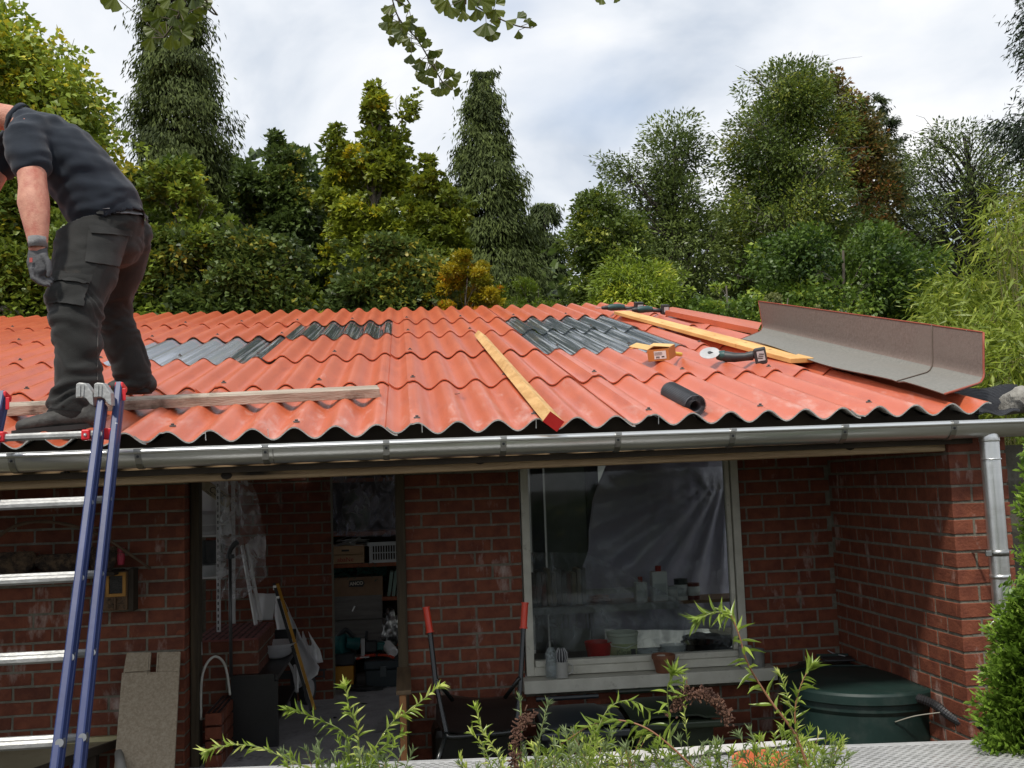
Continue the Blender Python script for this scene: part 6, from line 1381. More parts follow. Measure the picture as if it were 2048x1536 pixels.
def tree(name, label, profs, Y, nclump, nleaf, L, W, lm, cat='tree', shape='quad', rc=(.35, .6), depth=1.0, bias=.45, tone=(.5, .22), trunk=.14, down=0, limbs=26, bark=None, hollow=0, flat=.75, up_=.5, group='trees behind the shed', tz=None, droop=0, kind=None, basez=None, gaps=.22):
    if kind != 'stuff': L, W, nleaf, rc, nclump = L*.62, W*.62, int(nleaf*2.3), (rc[0]*.62, rc[1]*.78), int(nclump*1.9)
    CC, RR = [], []
    areas = []
    P_ = [prof_at(p, Y) for p in profs]
    for z, xc, hw in P_: areas.append(np.trapezoid(hw**1.5, z) if hasattr(np, 'trapezoid') else np.trapz(hw**1.5, z))
    tot = sum(areas)
    for (z, xc, hw), ar in zip(P_, areas):
        n = max(3, int(nclump*ar/tot)); zg = np.linspace(z[0], z[-1], 200); wg = np.interp(zg, z, hw)**1.5+.02; zz = rng.choice(zg, n, p=wg/wg.sum())
        h_ = np.interp(zz, z, hw); ph = rng.uniform(0, 2*np.pi, n); rr = rng.uniform(hollow, 1, n)**bias
        rcs = rng.uniform(rc[0], rc[1], n)*np.minimum(1, .35+h_*.55); hi = np.maximum(h_-rcs*.65, .02)
        nn0 = np.array([mnoise.noise(Vector((math.cos(a)*1.6+Y*3, math.sin(a)*1.6, b_*1.1+xc[0]))) for a, b_ in zip(ph, zz)])
        hi = hi*(1+.55*nn0); spr = rng.random(n) < .16; rcs = np.where(spr, rcs*.45, rcs); hi = np.where(spr, np.maximum(h_, .1)*rng.uniform(.9, 1.12, n), hi); rr = np.where(spr, 1, rr)
        x = np.interp(zz, z, xc)+np.cos(ph)*rr*hi; y = Y+np.sin(ph)*rr*hi*depth; zz = np.minimum(zz, z[-1]-rcs*.5)
        CC.append(np.stack([x, y, zz], 1)); RR.append(rcs)
    CC = np.concatenate(CC); RR = np.concatenate(RR)
    if gaps:
        dn = np.array([mnoise.noise(Vector(c)*1.15+Vector((Y, 3, 7))) for c in CC]); keep = dn > np.quantile(dn, gaps); CC, RR = CC[keep], RR[keep]
    w_ = RR**2; k = rng.choice(len(CC), nleaf, p=w_/w_.sum()); d = unit(rng.normal(size=(nleaf, 3))); r_ = rng.uniform(.15, 1, (nleaf, 1))**.5
    ax_ = np.array([np.interp(CC[:, 2], P_[0][0], P_[0][1]), np.full(len(CC), Y), CC[:, 2]-.4]).T
    out = unit(CC-ax_)
    off = d*r_*np.array([1, 1, flat]); C = CC[k]+off*RR[k][:, None]
    if droop: C[:, 2] -= droop*np.linalg.norm(off[:, :2], axis=1)*RR[k]
    D = unit(out[k]*.7+d*.8+rng.normal(size=(nleaf, 3))*.45+np.array([0, 0, -.35-down*3])); Nn = unit(np.array([0, 0, up_])+out[k]*.5+rng.normal(size=(nleaf, 3))*.5)
    sz = rng.uniform(.7, 1.25, nleaf)
    ct = rng.normal(tone[0], tone[1], len(CC))+.25*np.array([mnoise.noise(Vector(c)*.9) for c in CC]); tn = np.clip(ct[k]+rng.normal(0, .13, nleaf), 0, 1)
    V = leaves(C, D, Nn, L*sz, W*sz, shape)
    z, xc, hw = P_[0]; cx = float(np.interp(z[0]+.3*(z[-1]-z[0]), z, xc))
    if kind == 'stuff':
        o = bpy.data.objects.new(name, np_mesh(name, V, V.shape[1], lm, tn)); COL.objects.link(o); return tag(o, label, None, None, 'stuff')
    e_ = empty(name, (cx, Y, 0), label, cat, group)
    o = bpy.data.objects.new('crown', np_mesh('crown', V, V.shape[1], lm, tn)); COL.objects.link(o); put(o, e_)
    if trunk:
        mb = MB(); topz = tz or (z[0]+.85*(z[-1]-z[0])); tp = []
        for s in np.linspace(0, 1, 9): zt_ = topz*s; tp.append(Vector((cx+(float(np.interp(zt_, z, xc))-cx)*min(1, s*1.4)*.8+.06*math.sin(s*7), Y+.05*math.cos(s*9), zt_)))
        mb.tube(tp, [trunk*(1-.8*s) for s in np.linspace(0, 1, 9)], 8)
        mb.obj('trunk', bark or barkm, e_, smooth=True)
        lb_ = MB()
        for q_ in rng.choice(len(CC), min(limbs, len(CC)), replace=False):
            c = CC[q_]; s = min(.95, max(.15, (c[2]-.9*np.hypot(c[0]-cx, c[1]-Y)-.3)/topz)); i_ = s*8; a = tp[int(i_)].lerp(tp[min(8, int(i_)+1)], i_-int(i_))
            rr0 = trunk*(1-.8*s)*.45; pts = limb(lb_, a, Vector(c), rr0, rr0*.2)
            for t_ in range(3):
                b_ = Vector(c)+Vector(rng.normal(size=3))*float(RR[q_])*.8; limb(lb_, pts[3], b_, rr0*.35, rr0*.1, 4, seg=3)
        lb_.obj('limb', bark or barkm, e_, smooth=True, kind='stuff')
    return e_
def conifer(name, label, prof, Y, nbr, per, L, W, lm, group='trees behind the shed', tone=(.45, .2), depth=1.0, trunk=.16, hang=.8, gap=0, cat='tree'):
    """drooping conifer: boughs leave the trunk, sprays hang from them"""
    L, W, per = L*.42, W*.46, int(per*3.2)
    z, xc, hw = prof_at(prof, Y); zg = np.linspace(z[0], z[-1], 300); wg = np.interp(zg, z, hw)+.08
    zb_ = rng.choice(zg, nbr, p=wg/wg.sum()); ph = rng.uniform(0, 2*np.pi, nbr); hb = np.interp(zb_, z, hw)*rng.uniform(.62, 1.08, nbr); xb = np.interp(zb_, z, xc)
    hb *= 1+.38*np.array([mnoise.noise(Vector((math.cos(a)*1.3+Y, math.sin(a)*1.3, q_*1.7))) for a, q_ in zip(ph, zb_)])
    C, D, Nn, T_ = [], [], [], []
    bt = rng.normal(tone[0], tone[1], nbr)
    for k in range(nbr):
        m = per; s = rng.uniform(.35, 1, m)**.7; o = np.array([math.cos(ph[k]), math.sin(ph[k])*depth])
        side = np.array([-o[1], o[0]]); wdt = rng.normal(0, .16+.10*hb[k]*.5, m)*(.4+s*.6)
        x = xb[k]+o[0]*hb[k]*s+side[0]*wdt; y = Y+o[1]*hb[k]*s+side[1]*wdt; dz_ = -.55*hb[k]*(s**2)*hang*.5-rng.uniform(0, .34, m)*hang+.12*hb[k]*s
        C.append(np.stack([x, y, zb_[k]+dz_+.18], 1)); dd = np.stack([np.full(m, o[0]*.45), np.full(m, o[1]*.45), np.full(m, -1.0*hang)], 1)+rng.normal(size=(m, 3))*.28; D.append(dd)
        Nn.append(np.stack([np.full(m, o[0]), np.full(m, o[1]), np.full(m, .35)], 1)+rng.normal(size=(m, 3))*.5); T_.append(np.clip(bt[k]+rng.normal(0, .14, m)+.12*(s-.6), 0, 1))
    C, D, Nn, T_ = map(np.concatenate, (C, D, Nn, T_)); sz = rng.uniform(.6, 1.3, len(C))
    C[:, 2] = np.minimum(C[:, 2], z[-1]-.02)
    V = leaves(C, D, unit(Nn), L*sz, W*sz, 'quad'); e_ = empty(name, (float(xc[0]), Y, 0), label, cat, group)
    o = bpy.data.objects.new('crown', np_mesh('crown', V, V.shape[1], lm, T_)); COL.objects.link(o); put(o, e_)
    mb = MB(); mb.tube([(float(np.interp(q_, z, xc)), Y, q_) for q_ in np.linspace(0, z[-1]*.97, 8)], [trunk*(1-.9*s) for s in np.linspace(0, 1, 8)], 8); mb.obj('trunk', barkm, e_, smooth=True)
    lb_ = MB()
    for k in range(0, nbr, 3): limb(lb_, (xb[k], Y, max(.2, zb_[k]-.1)), (xb[k]+math.cos(ph[k])*hb[k]*.8, Y+math.sin(ph[k])*hb[k]*.8*depth, zb_[k]-.2*hb[k]), .022, .006, 4, seg=3)
    lb_.obj('limb', barkm, e_, kind='stuff'); return e_
g_map = leafmat('maple_leaf', (0.075, 0.125, 0.018), (0.31, 0.40, 0.05), (0.620, 0.547, 0.044))
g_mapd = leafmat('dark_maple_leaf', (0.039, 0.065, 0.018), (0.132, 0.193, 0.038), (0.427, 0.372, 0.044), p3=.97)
g_yel = leafmat('yellowing_leaf', (0.107, 0.149, 0.018), (0.331, 0.383, 0.032), (0.620, 0.525, 0.030), p3=.95)
g_con = leafmat('cypress_spray', (0.032, 0.050, 0.010), (0.128, 0.169, 0.032), rough=.8, tl=.2)
g_con2 = leafmat('far_cypress_spray', (0.037, 0.057, 0.019), (0.104, 0.138, 0.038), rough=.8, tl=.2)
g_ash = leafmat('ash_leaf', (0.043, 0.075, 0.015), (0.160, 0.219, 0.036), (0.321, 0.350, 0.044), p3=.97)
g_ashp = leafmat('pale_ash_leaf', (0.074, 0.110, 0.032), (0.224, 0.285, 0.067), rough=.4)
g_brn = leafmat('brown_leaf', (.06, .085, .02), (.19, .15, .04), (.28, .13, .035), p3=.9)
g_brt = leafmat('bright_leaf', (0.098, 0.154, 0.014), (0.308, 0.406, 0.035), (0.504, 0.532, 0.056))
g_hed = leafmat('hedge_leaf', (0.035, 0.074, 0.014), (0.149, 0.236, 0.032), (0.333, 0.420, 0.052), p3=.95)
g_org = leafmat('golden_leaf', (.20, .21, .015), (.52, .40, .02), (.60, .27, .02), p3=.97)
g_bam = leafmat('bamboo_leaf', (0.098, 0.154, 0.014), (0.308, 0.378, 0.039), (0.476, 0.504, 0.070))
g_olv = leafmat('olive_leaf', (0.105, 0.123, 0.035), (0.280, 0.298, 0.105), (0.455, 0.350, 0.175))
g_spr = leafmat('spruce_needle', (.016, .030, .016), (.050, .078, .040), rough=.8, tl=.1)
# far mass of woodland and hedge that closes the view low down
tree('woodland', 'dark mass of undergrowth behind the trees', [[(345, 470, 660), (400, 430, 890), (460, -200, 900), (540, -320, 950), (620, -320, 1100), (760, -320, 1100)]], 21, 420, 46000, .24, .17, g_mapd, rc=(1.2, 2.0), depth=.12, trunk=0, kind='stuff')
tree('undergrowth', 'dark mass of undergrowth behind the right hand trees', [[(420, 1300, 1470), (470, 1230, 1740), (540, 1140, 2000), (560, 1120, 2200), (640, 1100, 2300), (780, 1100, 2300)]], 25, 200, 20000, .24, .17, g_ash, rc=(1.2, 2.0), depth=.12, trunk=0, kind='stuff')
# left
tree('maple_tree', 'big yellow green maple at the left edge behind the worker', [[(15, -80, 55), (60, -160, 105), (110, -240, 150), (150, -260, 192), (250, -300, 225), (300, -300, 262), (420, -300, 265), (700, -300, 260)]], 13.5, 330, 30000, .135, .125, g_map, shape='maple', rc=(.38, .7), tone=(.74, .22), depth=.8, trunk=.2)
conifer('cypress_tree', 'tall drooping dark conifer left of centre behind the worker', [(-260, 350, 370), (-90, 315, 392), (0, 285, 415), (70, 262, 440), (160, 258, 446), (240, 262, 458), (330, 245, 468), (450, 240, 470), (700, 225, 480)], 15, 430, 62, .22, .055, g_con, tone=(.5, .22), depth=.9)
tree('maple_tree', 'low green maple in front of the tall left conifer', [[(320, 300, 400), (400, 262, 440), (480, 248, 470), (560, 240, 500), (700, 230, 520)]], 12.6, 150, 15000, .12, .11, g_map, shape='maple', rc=(.25, .5), tone=(.42, .2), depth=.7, trunk=.09)
tree('maple_tree', 'dark leafed maple between the tall conifer and the yellowing maple', [[(270, 530, 580), (320, 485, 625), (400, 462, 660), (500, 450, 680), (700, 440, 700)], [(285, 470, 500), (380, 455, 560)]], 15, 230, 23000, .12, .105, g_mapd, shape='maple', rc=(.25, .55), tone=(.5, .22), depth=.8)
tree('maple_tree', 'yellowing maple with three upright spires in the middle', [[(168, 738, 758), (215, 725, 780), (280, 715, 800), (350, 670, 820), (430, 650, 850), (520, 640, 880), (700, 630, 900)], [(215, 652, 668), (260, 655, 700), (340, 640, 720), (420, 620, 700)], [(178, 812, 830), (250, 790, 838), (330, 780, 832), (400, 770, 830)]], 14, 330, 27000, .12, .105, g_yel, shape='maple', rc=(.16, .48), tone=(.42, .24), depth=.8, limbs=60)
tree('maple_tree', 'green maple lobe left of the pointed middle conifer', [[(310, 850, 880), (350, 825, 900), (410, 800, 925), (500, 780, 935), (700, 770, 940)]], 13.2, 130, 13000, .115, .10, g_yel, shape='maple', rc=(.2, .45), tone=(.30, .22), depth=.8, trunk=.09)
tree('maple_shrub', 'low dark maple growth right behind the ridge at the left', [[(470, 300, 600), (520, 250, 640), (600, 230, 680), (720, 230, 700)]], 12.4, 170, 17000, .115, .10, g_mapd, shape='maple', rc=(.25, .5), tone=(.62, .2), depth=.3, trunk=.06, cat='shrub')
tree('maple_shrub', 'low green maple growth right behind the ridge in the middle', [[(480, 660, 840), (540, 600, 880), (610, 590, 900), (720, 590, 900)]], 12.5, 150, 15000, .115, .10, g_mapd, shape='maple', rc=(.25, .5), tone=(.7, .22), depth=.3, trunk=.06, cat='shrub')
tree('maple_shrub', 'green maple growth at the left edge beside the glove of the worker', [[(330, -120, 40), (420, -160, 110), (560, -160, 240), (720, -160, 240)]], 12.3, 120, 12000, .12, .11, g_map, shape='maple', rc=(.25, .5), tone=(.42, .2), depth=.4, trunk=.06, cat='shrub')
tree('orange_shrub', 'small orange and yellow shrub behind the middle of the ridge', [[(505, 905, 945), (545, 880, 985), (590, 862, 1000), (640, 850, 1010), (700, 850, 1010)]], 12.1, 70, 9000, .075, .042, g_org, rc=(.14, .28), tone=(.5, .3), depth=.6, trunk=.03, cat='shrub', up_=.9)
conifer('cypress_tree', 'pointed drooping conifer in the middle of the picture', [(140, 966, 970), (180, 948, 985), (230, 925, 1003), (300, 905, 1026), (360, 893, 1044), (420, 890, 1058), (500, 888, 1075), (600, 870, 1095), (720, 860, 1110)], 17, 400, 58, .24, .06, g_con, tone=(.5, .22), depth=.9)
conifer('cypress_tree', 'small distant conifer right of the pointed middle one', [(408, 1075, 1108), (440, 1056, 1120), (500, 1050, 1128), (600, 1040, 1140), (720, 1030, 1150)], 22, 170, 44, .28, .075, g_con2, tone=(.5, .2))
# right
tree('round_tree', 'rounded green tree right of the small distant conifer', [[(382, 1165, 1225), (420, 1140, 1260), (480, 1135, 1310), (560, 1140, 1350), (720, 1140, 1380)]], 18, 190, 22000, .13, .08, g_ash, rc=(.35, .65), tone=(.62, .25))
tree('ash_tree', 'airy pale ash with thin crown left of the tallest ash', [[(192, 1325, 1365), (230, 1285, 1395), (290, 1270, 1425), (360, 1260, 1440), (460, 1240, 1460), (560, 1240, 1480), (720, 1240, 1480)], [(310, 1178, 1215), (340, 1190, 1280), (420, 1200, 1320)]], 20, 190, 16500, .15, .062, g_ashp, rc=(.4, .75), tone=(.4, .25), trunk=.15, limbs=90, depth=.8)
tree('ash_tree', 'tallest broad ash tree right of centre', [[(132, 1550, 1610), (165, 1490, 1660), (215, 1465, 1690), (270, 1450, 1700), (340, 1432, 1705), (430, 1430, 1720), (520, 1440, 1740), (700, 1440, 1760)]], 20, 330, 38000, .15, .062, g_ash, rc=(.45, .85), tone=(.6, .25), trunk=.24, limbs=120, gaps=.3, bark=mat('pale_bark', (.12, .11, .09), (.2, .185, .155), scale=6, rough=.95))
tree('brown_tree', 'tree with rusty brown leaves behind the tallest ash', [[(148, 1620, 1680), (190, 1640, 1705), (230, 1650, 1745), (300, 1670, 1785), (400, 1680, 1800), (560, 1680, 1800)]], 21, 130, 8500, .15, .10, g_brn, rc=(.45, .8), tone=(.55, .35))
conifer('spruce_tree', 'dark spruce top behind the brown tree', [(192, 1738, 1750), (230, 1722, 1775), (290, 1715, 1805), (380, 1700, 1830), (560, 1690, 1860)], 25, 220, 44, .32, .06, g_con2, hang=.35, tone=(.25, .15))
tree('ash_tree', 'open ash tree with bare looking branches at the right', [[(230, 1885, 1930), (262, 1840, 1990), (310, 1815, 2050), (370, 1800, 2090), (450, 1805, 2090), (520, 1830, 2080)]], 21, 150, 7500, .15, .06, g_ashp, gaps=.3, depth=.5, rc=(.4, .7), tone=(.35, .25), trunk=.2, limbs=130, bark=mat('dark_bark', (.03, .027, .022), (.055, .05, .04), scale=6, rough=.95), hollow=.5, bias=.35, tz=None)
tree('shrub', 'bright yellow green shrub behind the ridge right of the middle', [[(498, 1275, 1320), (530, 1205, 1350), (570, 1165, 1385), (620, 1140, 1420), (720, 1140, 1440)]], 12.6, 120, 13000, .115, .034, g_brt, rc=(.2, .42), tone=(.42, .25), depth=.6, trunk=.05, cat='shrub', down=.12)
tree('shrub', 'mid green shrub with round leaves between the bright shrub and dark hedge', [[(545, 1395, 1470), (590, 1370, 1520), (640, 1350, 1560), (730, 1350, 1600)]], 12, 90, 9500, .085, .065, g_hed, rc=(.2, .38), tone=(.62, .22), depth=.6, trunk=.05, cat='shrub')
tree('broad_shrub', 'large glossy green shrub mass behind the flashing', [[(458, 1600, 1700), (480, 1540, 1800), (520, 1500, 1870), (580, 1480, 1900), (660, 1440, 1920), (760, 1440, 1940)]], 14, 260, 29000, .115, .075, g_hed, rc=(.32, .6), tone=(.5, .25), depth=.6, trunk=.09, cat='shrub')
tree('pale_shrub', 'small olive shrub peeping over the left end of the flashing', [[(580, 1540, 1590), (605, 1500, 1640), (640, 1480, 1650), (700, 1480, 1650)]], 11.9, 40, 4200, .06, .045, g_olv, rc=(.12, .24), tone=(.5, .25), trunk=.03, cat='shrub')
tree('fine_shrub', 'low feathery olive green shrub behind the ridge in the middle', [[(560, 1010, 1120), (590, 990, 1150), (640, 980, 1170), (700, 980, 1180)]], 12.2, 70, 8000, .09, .022, g_brt, rc=(.15, .3), tone=(.12, .14), depth=.5, trunk=.03, cat='shrub')
# bamboo
def bamboo(label, x0, x1, ytop, Y, ncane, nleaf, seed, lean=.25, lm=None):
    e_ = empty('bamboo', at((x0+x1)/2, 700, Y).xy.to_3d(), label, 'bamboo', 'bamboo clumps at the right edge'); cm_ = MB(); C, D = [], []
    for k in range(ncane):
        b = at(random.uniform(x0, x1), 700, Y+random.uniform(-.6, .6)); tpx = random.uniform(x0-20, x1+20); t_ = at(tpx, random.uniform(ytop, ytop+150), b.y+random.uniform(-.5, .5)); b.z = .0
        pts = bez([b, b.lerp(t_, .5)+Vector((random.uniform(-.1, .1), 0, 0)), t_, t_+Vector((random.uniform(-lean, lean), random.uniform(-.3, .1), .06))], 5); cm_.tube(pts, [.010*(1-.85*q_/len(pts)) for q_ in range(len(pts))], 5, caps=False)
        for q_ in range(nleaf//ncane):
            s = random.uniform(.35, 1.0)**.8*(len(pts)-1); p = pts[int(s)].lerp(pts[min(len(pts)-1, int(s)+1)], s-int(s)); o = Vector((random.gauss(0, .14), random.gauss(0, .14), random.gauss(-.02, .1))); C.append(p+o); D.append(o*3+Vector((random.gauss(0, .5), random.gauss(0, .5), random.gauss(-.3, .5))))
    C = np.array([tuple(c) for c in C]); D = np.array([tuple(c) for c in D]); n = len(C); sz = rng.uniform(.5, 1.5, n); V = leaves(C, D, unit(rng.normal(size=(n, 3))+np.array([0, 0, .8])), .10*sz, .015*sz, 'lance'); tn = np.clip(rng.normal(.5, .25, n), 0, 1)
    o = bpy.data.objects.new('foliage', np_mesh('foliage', V, 4, lm or g_bam, tn)); COL.objects.link(o); put(o, e_)
    cm_.obj('cane', mat('cane', (.12, .12, .03), (.22, .2, .06), rough=.6), e_, smooth=True, kind='stuff')
bamboo('bright leafy bamboo clump behind the right end of the flashing', 1905, 2040, 590, 9.0, 60, 14000, 1)
bamboo('tall bamboo with thin bare canes at the right edge', 2010, 2130, 400, 8.2, 60, 4000, 2, lean=.35)
bamboo('lower bamboo growth right of the flashing', 1975, 2120, 640, 7.0, 50, 9500, 3)
# spruce hanging in at the top right
conifer('spruce_tree', 'dark spruce with drooping twigs at the top right edge', [(-500, 2240, 2280), (-200, 2130, 2380), (0, 2075, 2440), (100, 2070, 2450), (200, 2062, 2460), (290, 2040, 2470), (325, 2090, 2420)], 9.5, 620, 80, .17, .040, g_spr, hang=.4, tone=(.4, .2), group='trees behind the shed')
# cypress shrub lower right
g_thu = leafmat('thuja_spray', (.05, .11, .012), (.30, .46, .06), (.52, .66, .14), rough=.4, tl=.25)
def thuja(label, prof, Y, n, grp, L=.075, W=.022):
    z, xc, hw = prof_at(prof, Y); zg = np.linspace(z[0], z[-1], 200); wg = np.interp(zg, z, hw)**1.3+.01; nb_ = n//34; zb_ = rng.choice(zg, nb_, p=wg/wg.sum()); ph = rng.uniform(0, 2*np.pi, nb_)
    C, D, Nn, T_ = [], [], [], []
    for k in range(nb_):
        h_ = float(np.interp(zb_[k], z, hw))*(random.uniform(.3, 1.0)+.35*nz((math.cos(ph[k])*2, zb_[k]*6, math.sin(ph[k])*2))); o = np.array([math.cos(ph[k]), math.sin(ph[k])-.2, .45]); o /= np.linalg.norm(o); tip = np.array([float(np.interp(zb_[k], z, xc))+math.cos(ph[k])*h_, Y+math.sin(ph[k])*h_*.45, zb_[k]])
        side = unit(np.cross(o, rng.normal(size=3))[None])[0]; m = 34; s = rng.uniform(-.13, .02, m); w_ = rng.choice([-1, 1], m)*(.0+.10*rng.uniform(.1, 1, m)*(.4-s*5)); c = tip+o*s[:, None]; C.append(c+side*w_[:, None]*.2); D.append(o*.75+side*np.sign(w_)[:, None]*.6+rng.normal(size=(m, 3))*.12); Nn.append(np.tile(np.cross(o, side), (m, 1))+rng.normal(size=(m, 3))*.15); T_.append(np.clip(.5+3.0*s+rng.normal(0, .12, m)+rng.normal(0, .12), 0, 1))
    C, D, Nn, T_ = map(np.concatenate, (C, D, Nn, T_)); sz = rng.uniform(.6, 1.2, len(C)); V = leaves(C, D, unit(Nn), L*sz, W*sz, 'quad')
    e_ = empty('thuja_shrub', (float(xc[0]), Y, 0), label, 'shrub', grp); o = bpy.data.objects.new('foliage', np_mesh('foliage', V, V.shape[1], g_thu, T_)); COL.objects.link(o); put(o, e_)
    MB().tube([(float(xc[0]), Y, .0), (float(xc[-1]), Y, float(z[-1])*.9)], [.04, .01], 6).obj('stem', barkm, e_)
thuja('bright green thuja shrub at the lower right corner below the downpipe', [(1150, 2045, 2075), (1200, 2010, 2130), (1270, 1975, 2200), (1340, 1955, 2230), (1420, 1955, 2240), (1500, 1960, 2240), (1700, 1980, 2240)], 3.3, 95000, 'thuja shrubs at the right edge', .027, .010)
thuja('small sprig of thuja reaching in at the right edge beside the gutter', [(880, 2055, 2110), (960, 2040, 2140), (1060, 2036, 2150), (1160, 2045, 2150)], 3.5, 15000, 'thuja shrubs at the right edge', .027, .010)
# hedge added unseen behind the camera to keep sky reflections off the glass
tree('hedge', 'unseen hedge added behind the camera', [[(300, -500, 2500), (500, -600, 2600), (900, -600, 2600), (1250, -600, 2600)]], 8, 60, 60, .2, .15, g_mapd, kind='stuff', trunk=0) if False else None
C = np.stack([rng.uniform(-18, 18, 26000), rng.uniform(-13, -11, 26000), rng.uniform(0, 2.2, 26000)], 1); C[:, 2] *= .8+.2*np.sin(C[:, 0]*1.3)
V = leaves(C, rng.normal(size=C.shape), unit(rng.normal(size=C.shape)), .28, .2, 'quad'); o = bpy.data.objects.new('hedge', np_mesh('hedge', V, 4, g_mapd, rng.uniform(0, 1, len(C)))); COL.objects.link(o); tag(o, 'unseen hedge added behind the viewer to stop sky reflections', None, None, 'stuff')

# ---------------------------------------------------------------- ginkgo twigs hanging in from above
gk = leafmat('ginkgo_leaf', (.055, .085, .010), (.135, .17, .018), (.2, .22, .03), rough=.4, tl=.45)
gvar = []
for s in range(5):
    bm = bmesh.new(); n = 12; rim = []; c0 = bm.verts.new((0, 0, 0)); sp = random.uniform(.75, 1.05)
    for k in range(n+1):
        a = -sp+2*sp*k/n; r_ = 1-.10*math.exp(-(a/.12)**2)*random.uniform(.6, 2.2)+.03*math.sin(k*2.1+s); rim.append(bm.verts.new((math.sin(a)*r_*.95, math.cos(a)*r_, .10*math.cos(k*1.3+s)*.5+.16*a*a*(1 if s % 2 else -1))))
    for k in range(n): bm.faces.new((c0, rim[k], rim[k+1]))
    me = bpy.data.meshes.new('leaf'); bm.to_mesh(me); bm.free(); a = me.attributes.new('tone', 'FLOAT', 'FACE'); a.data.foreach_set('value', np.full(n, .15+.17*s, dtype=np.float32)); me.materials.append(gk); gvar.append(me)
gtree = empty('ginkgo_tree', (-2.6, -1.2, 0), 'ginkgo tree overhead whose twigs of fan leaves hang into the top of the picture', 'tree')
gb = MB(); gb.tube(bez([(-2.6, -1.2, 0), (-2.55, -1.1, 2), (-2.4, -.8, 3.6)], 5), [.16-.005*k for k in range(11)], 10).obj('trunk', barkm, gtree, smooth=True)
twm = mat('ginkgo_twig', (.07, .055, .035), (.12, .10, .06), rough=.8)
def twig(path, Y0, Y1, lv, anchor, scale=1.0):
    """path of picture points; lv: list of (x, y, size px, angle deg) leaves"""
    n = len(path); P_ = [at(x, y, Y0+(Y1-Y0)*k/max(1, n-1)) for k, (x, y) in enumerate(path)]
    pts = bez([Vector(anchor)]+P_, 6); br = MB().tube(pts, [.013*(1-.9*min(1, k/8)) if k < 7 else .0022 for k in range(len(pts))], 5).obj('branch', twm, gtree, smooth=True)
    for (x, y, sz, ang) in lv:
        # nearest point of the twig in depth
        best = min(P_, key=lambda p: (p-at(x, y, p.y)).length); Y = best.y+random.uniform(-.06, .06); c = at(x, y, Y); L_ = sz/F*Y*.86
        a = R(ang); dirv = (rt*math.sin(a)-up*math.cos(a)); dirv = (dirv+fw*random.uniform(-.35, .35)).normalized(); nrm = (-fw+rt*random.uniform(-.5, .5)+up*random.uniform(-.5, .5)); sx_ = dirv.cross(nrm).normalized(); nz_ = sx_.cross(dirv)
        M = Matrix((sx_, dirv, nz_)).transposed().to_4x4() @ Matrix.Diagonal((L_*random.uniform(.8, 1.0), L_, L_, 1)); M.translation = c-dirv*L_*.5
        inst('leaf', random.choice(gvar), br, M)
        near = min(pts, key=lambda p: (p-M.translation).length); MB().tube([near, M.translation], .0011, 3).obj('stalk', twm, br)
rr_ = random.Random(4)
def rl_(pts, n, sz, spread, base=0):
    out = []
    for k in range(n):
        s = rr_.uniform(0, len(pts)-1); i = int(s); t_ = s-i; x = pts[i][0]+(pts[min(i+1, len(pts)-1)][0]-pts[i][0])*t_; y = pts[i][1]+(pts[min(i+1, len(pts)-1)][1]-pts[i][1])*t_
        sd = rr_.choice((-1, 1)); out.append((x+sd*rr_.uniform(.2, 1)*spread, y+rr_.uniform(-.2, .8)*spread, sz*rr_.uniform(.7, 1.15), base+sd*rr_.uniform(5, 75)))
    return out
w1 = [(358, -60), (372, -10), (352, 40), (328, 75)]
twig(w1, 2.1, 2.2, [(225, 8, 38, -20), (300, 90, 34, -20), (344, 85, 36, 5), (370, 78, 34, 30), (300, 62, 30, -60), (325, 55, 34, -40), (355, 60, 34, 60), (380, 45, 30, 80), (310, 40, 34, -70), (296, 30, 30, -100), (340, 20, 36, -30), (365, 25, 34, 40), (398, 24, 36, 50), (412, 8, 32, 70), (390, 4, 34, 20), (330, 2, 34, -60), (318, 22, 30, 10), (347, 42, 28, 0), (375, 62, 30, 100), (308, 78, 28, 10), (360, 8, 32, 0), (385, 34, 26, 30)], (-1.2, .6, 3.45))
w2 = [(770, -60), (785, 0), (800, 40), (835, 80), (862, 125), (885, 165)]
twig(w2, 2.6, 2.9, rl_(w2[1:], 50, 24, 32)+[(912, 154, 26, 75), (888, 182, 26, 5), (806, 78, 36, -20), (780, 20, 34, -20), (820, 95, 26, 0), (838, 134, 26, -10), (903, 168, 28, 30)], (-.9, .9, 3.5))
w3 = [(900, -60), (935, -5), (965, 20), (1000, 38), (1035, 52), (1062, 56)]
twig(w3, 2.6, 2.7, [(890, 14, 42, -20), (905, 25, 34, 30), (877, 2, 34, -30), (926, 32, 30, 5), (955, 30, 34, 10), (972, 60, 40, 0), (985, 72, 32, 15), (1020, 46, 28, 60), (1042, 30, 26, 130), (1038, 70, 22, 10), (1062, 48, 18, 150), (945, 5, 36, 40), (920, 8, 34, -50), (975, 8, 38, 60), (995, 28, 34, 50), (985, 30, 30, -30), (960, 0, 34, 20), (1000, 2, 26, 120), (1055, 42, 15, 200), (1068, 50, 14, 160), (1090-100, 40, 28, 100)], (-.3, .9, 3.4))
twig([(1195, -80), (1198, -14)], 2.6, 2.65, [(1200, 0, 26, -20), (1234, -3, 20, 30)], (.3, .9, 3.5))
for a, b, r0_, r1_ in (((-2.4, -.8, 3.6), (-1.2, .6, 3.45), .05, .02), ((-2.4, -.8, 3.6), (-.9, .9, 3.5), .05, .02), ((-.9, .9, 3.5), (-.3, .9, 3.4), .02, .013), ((-.3, .9, 3.4), (.3, .9, 3.5), .013, .01)):
    MB().tube(bez([a, (Vector(a)+Vector(b))/2+Vector((0, 0, .08)), b], 4), [r0_+(r1_-r0_)*k/8 for k in range(9)], 6).obj('bough', barkm, gtree, smooth=True)

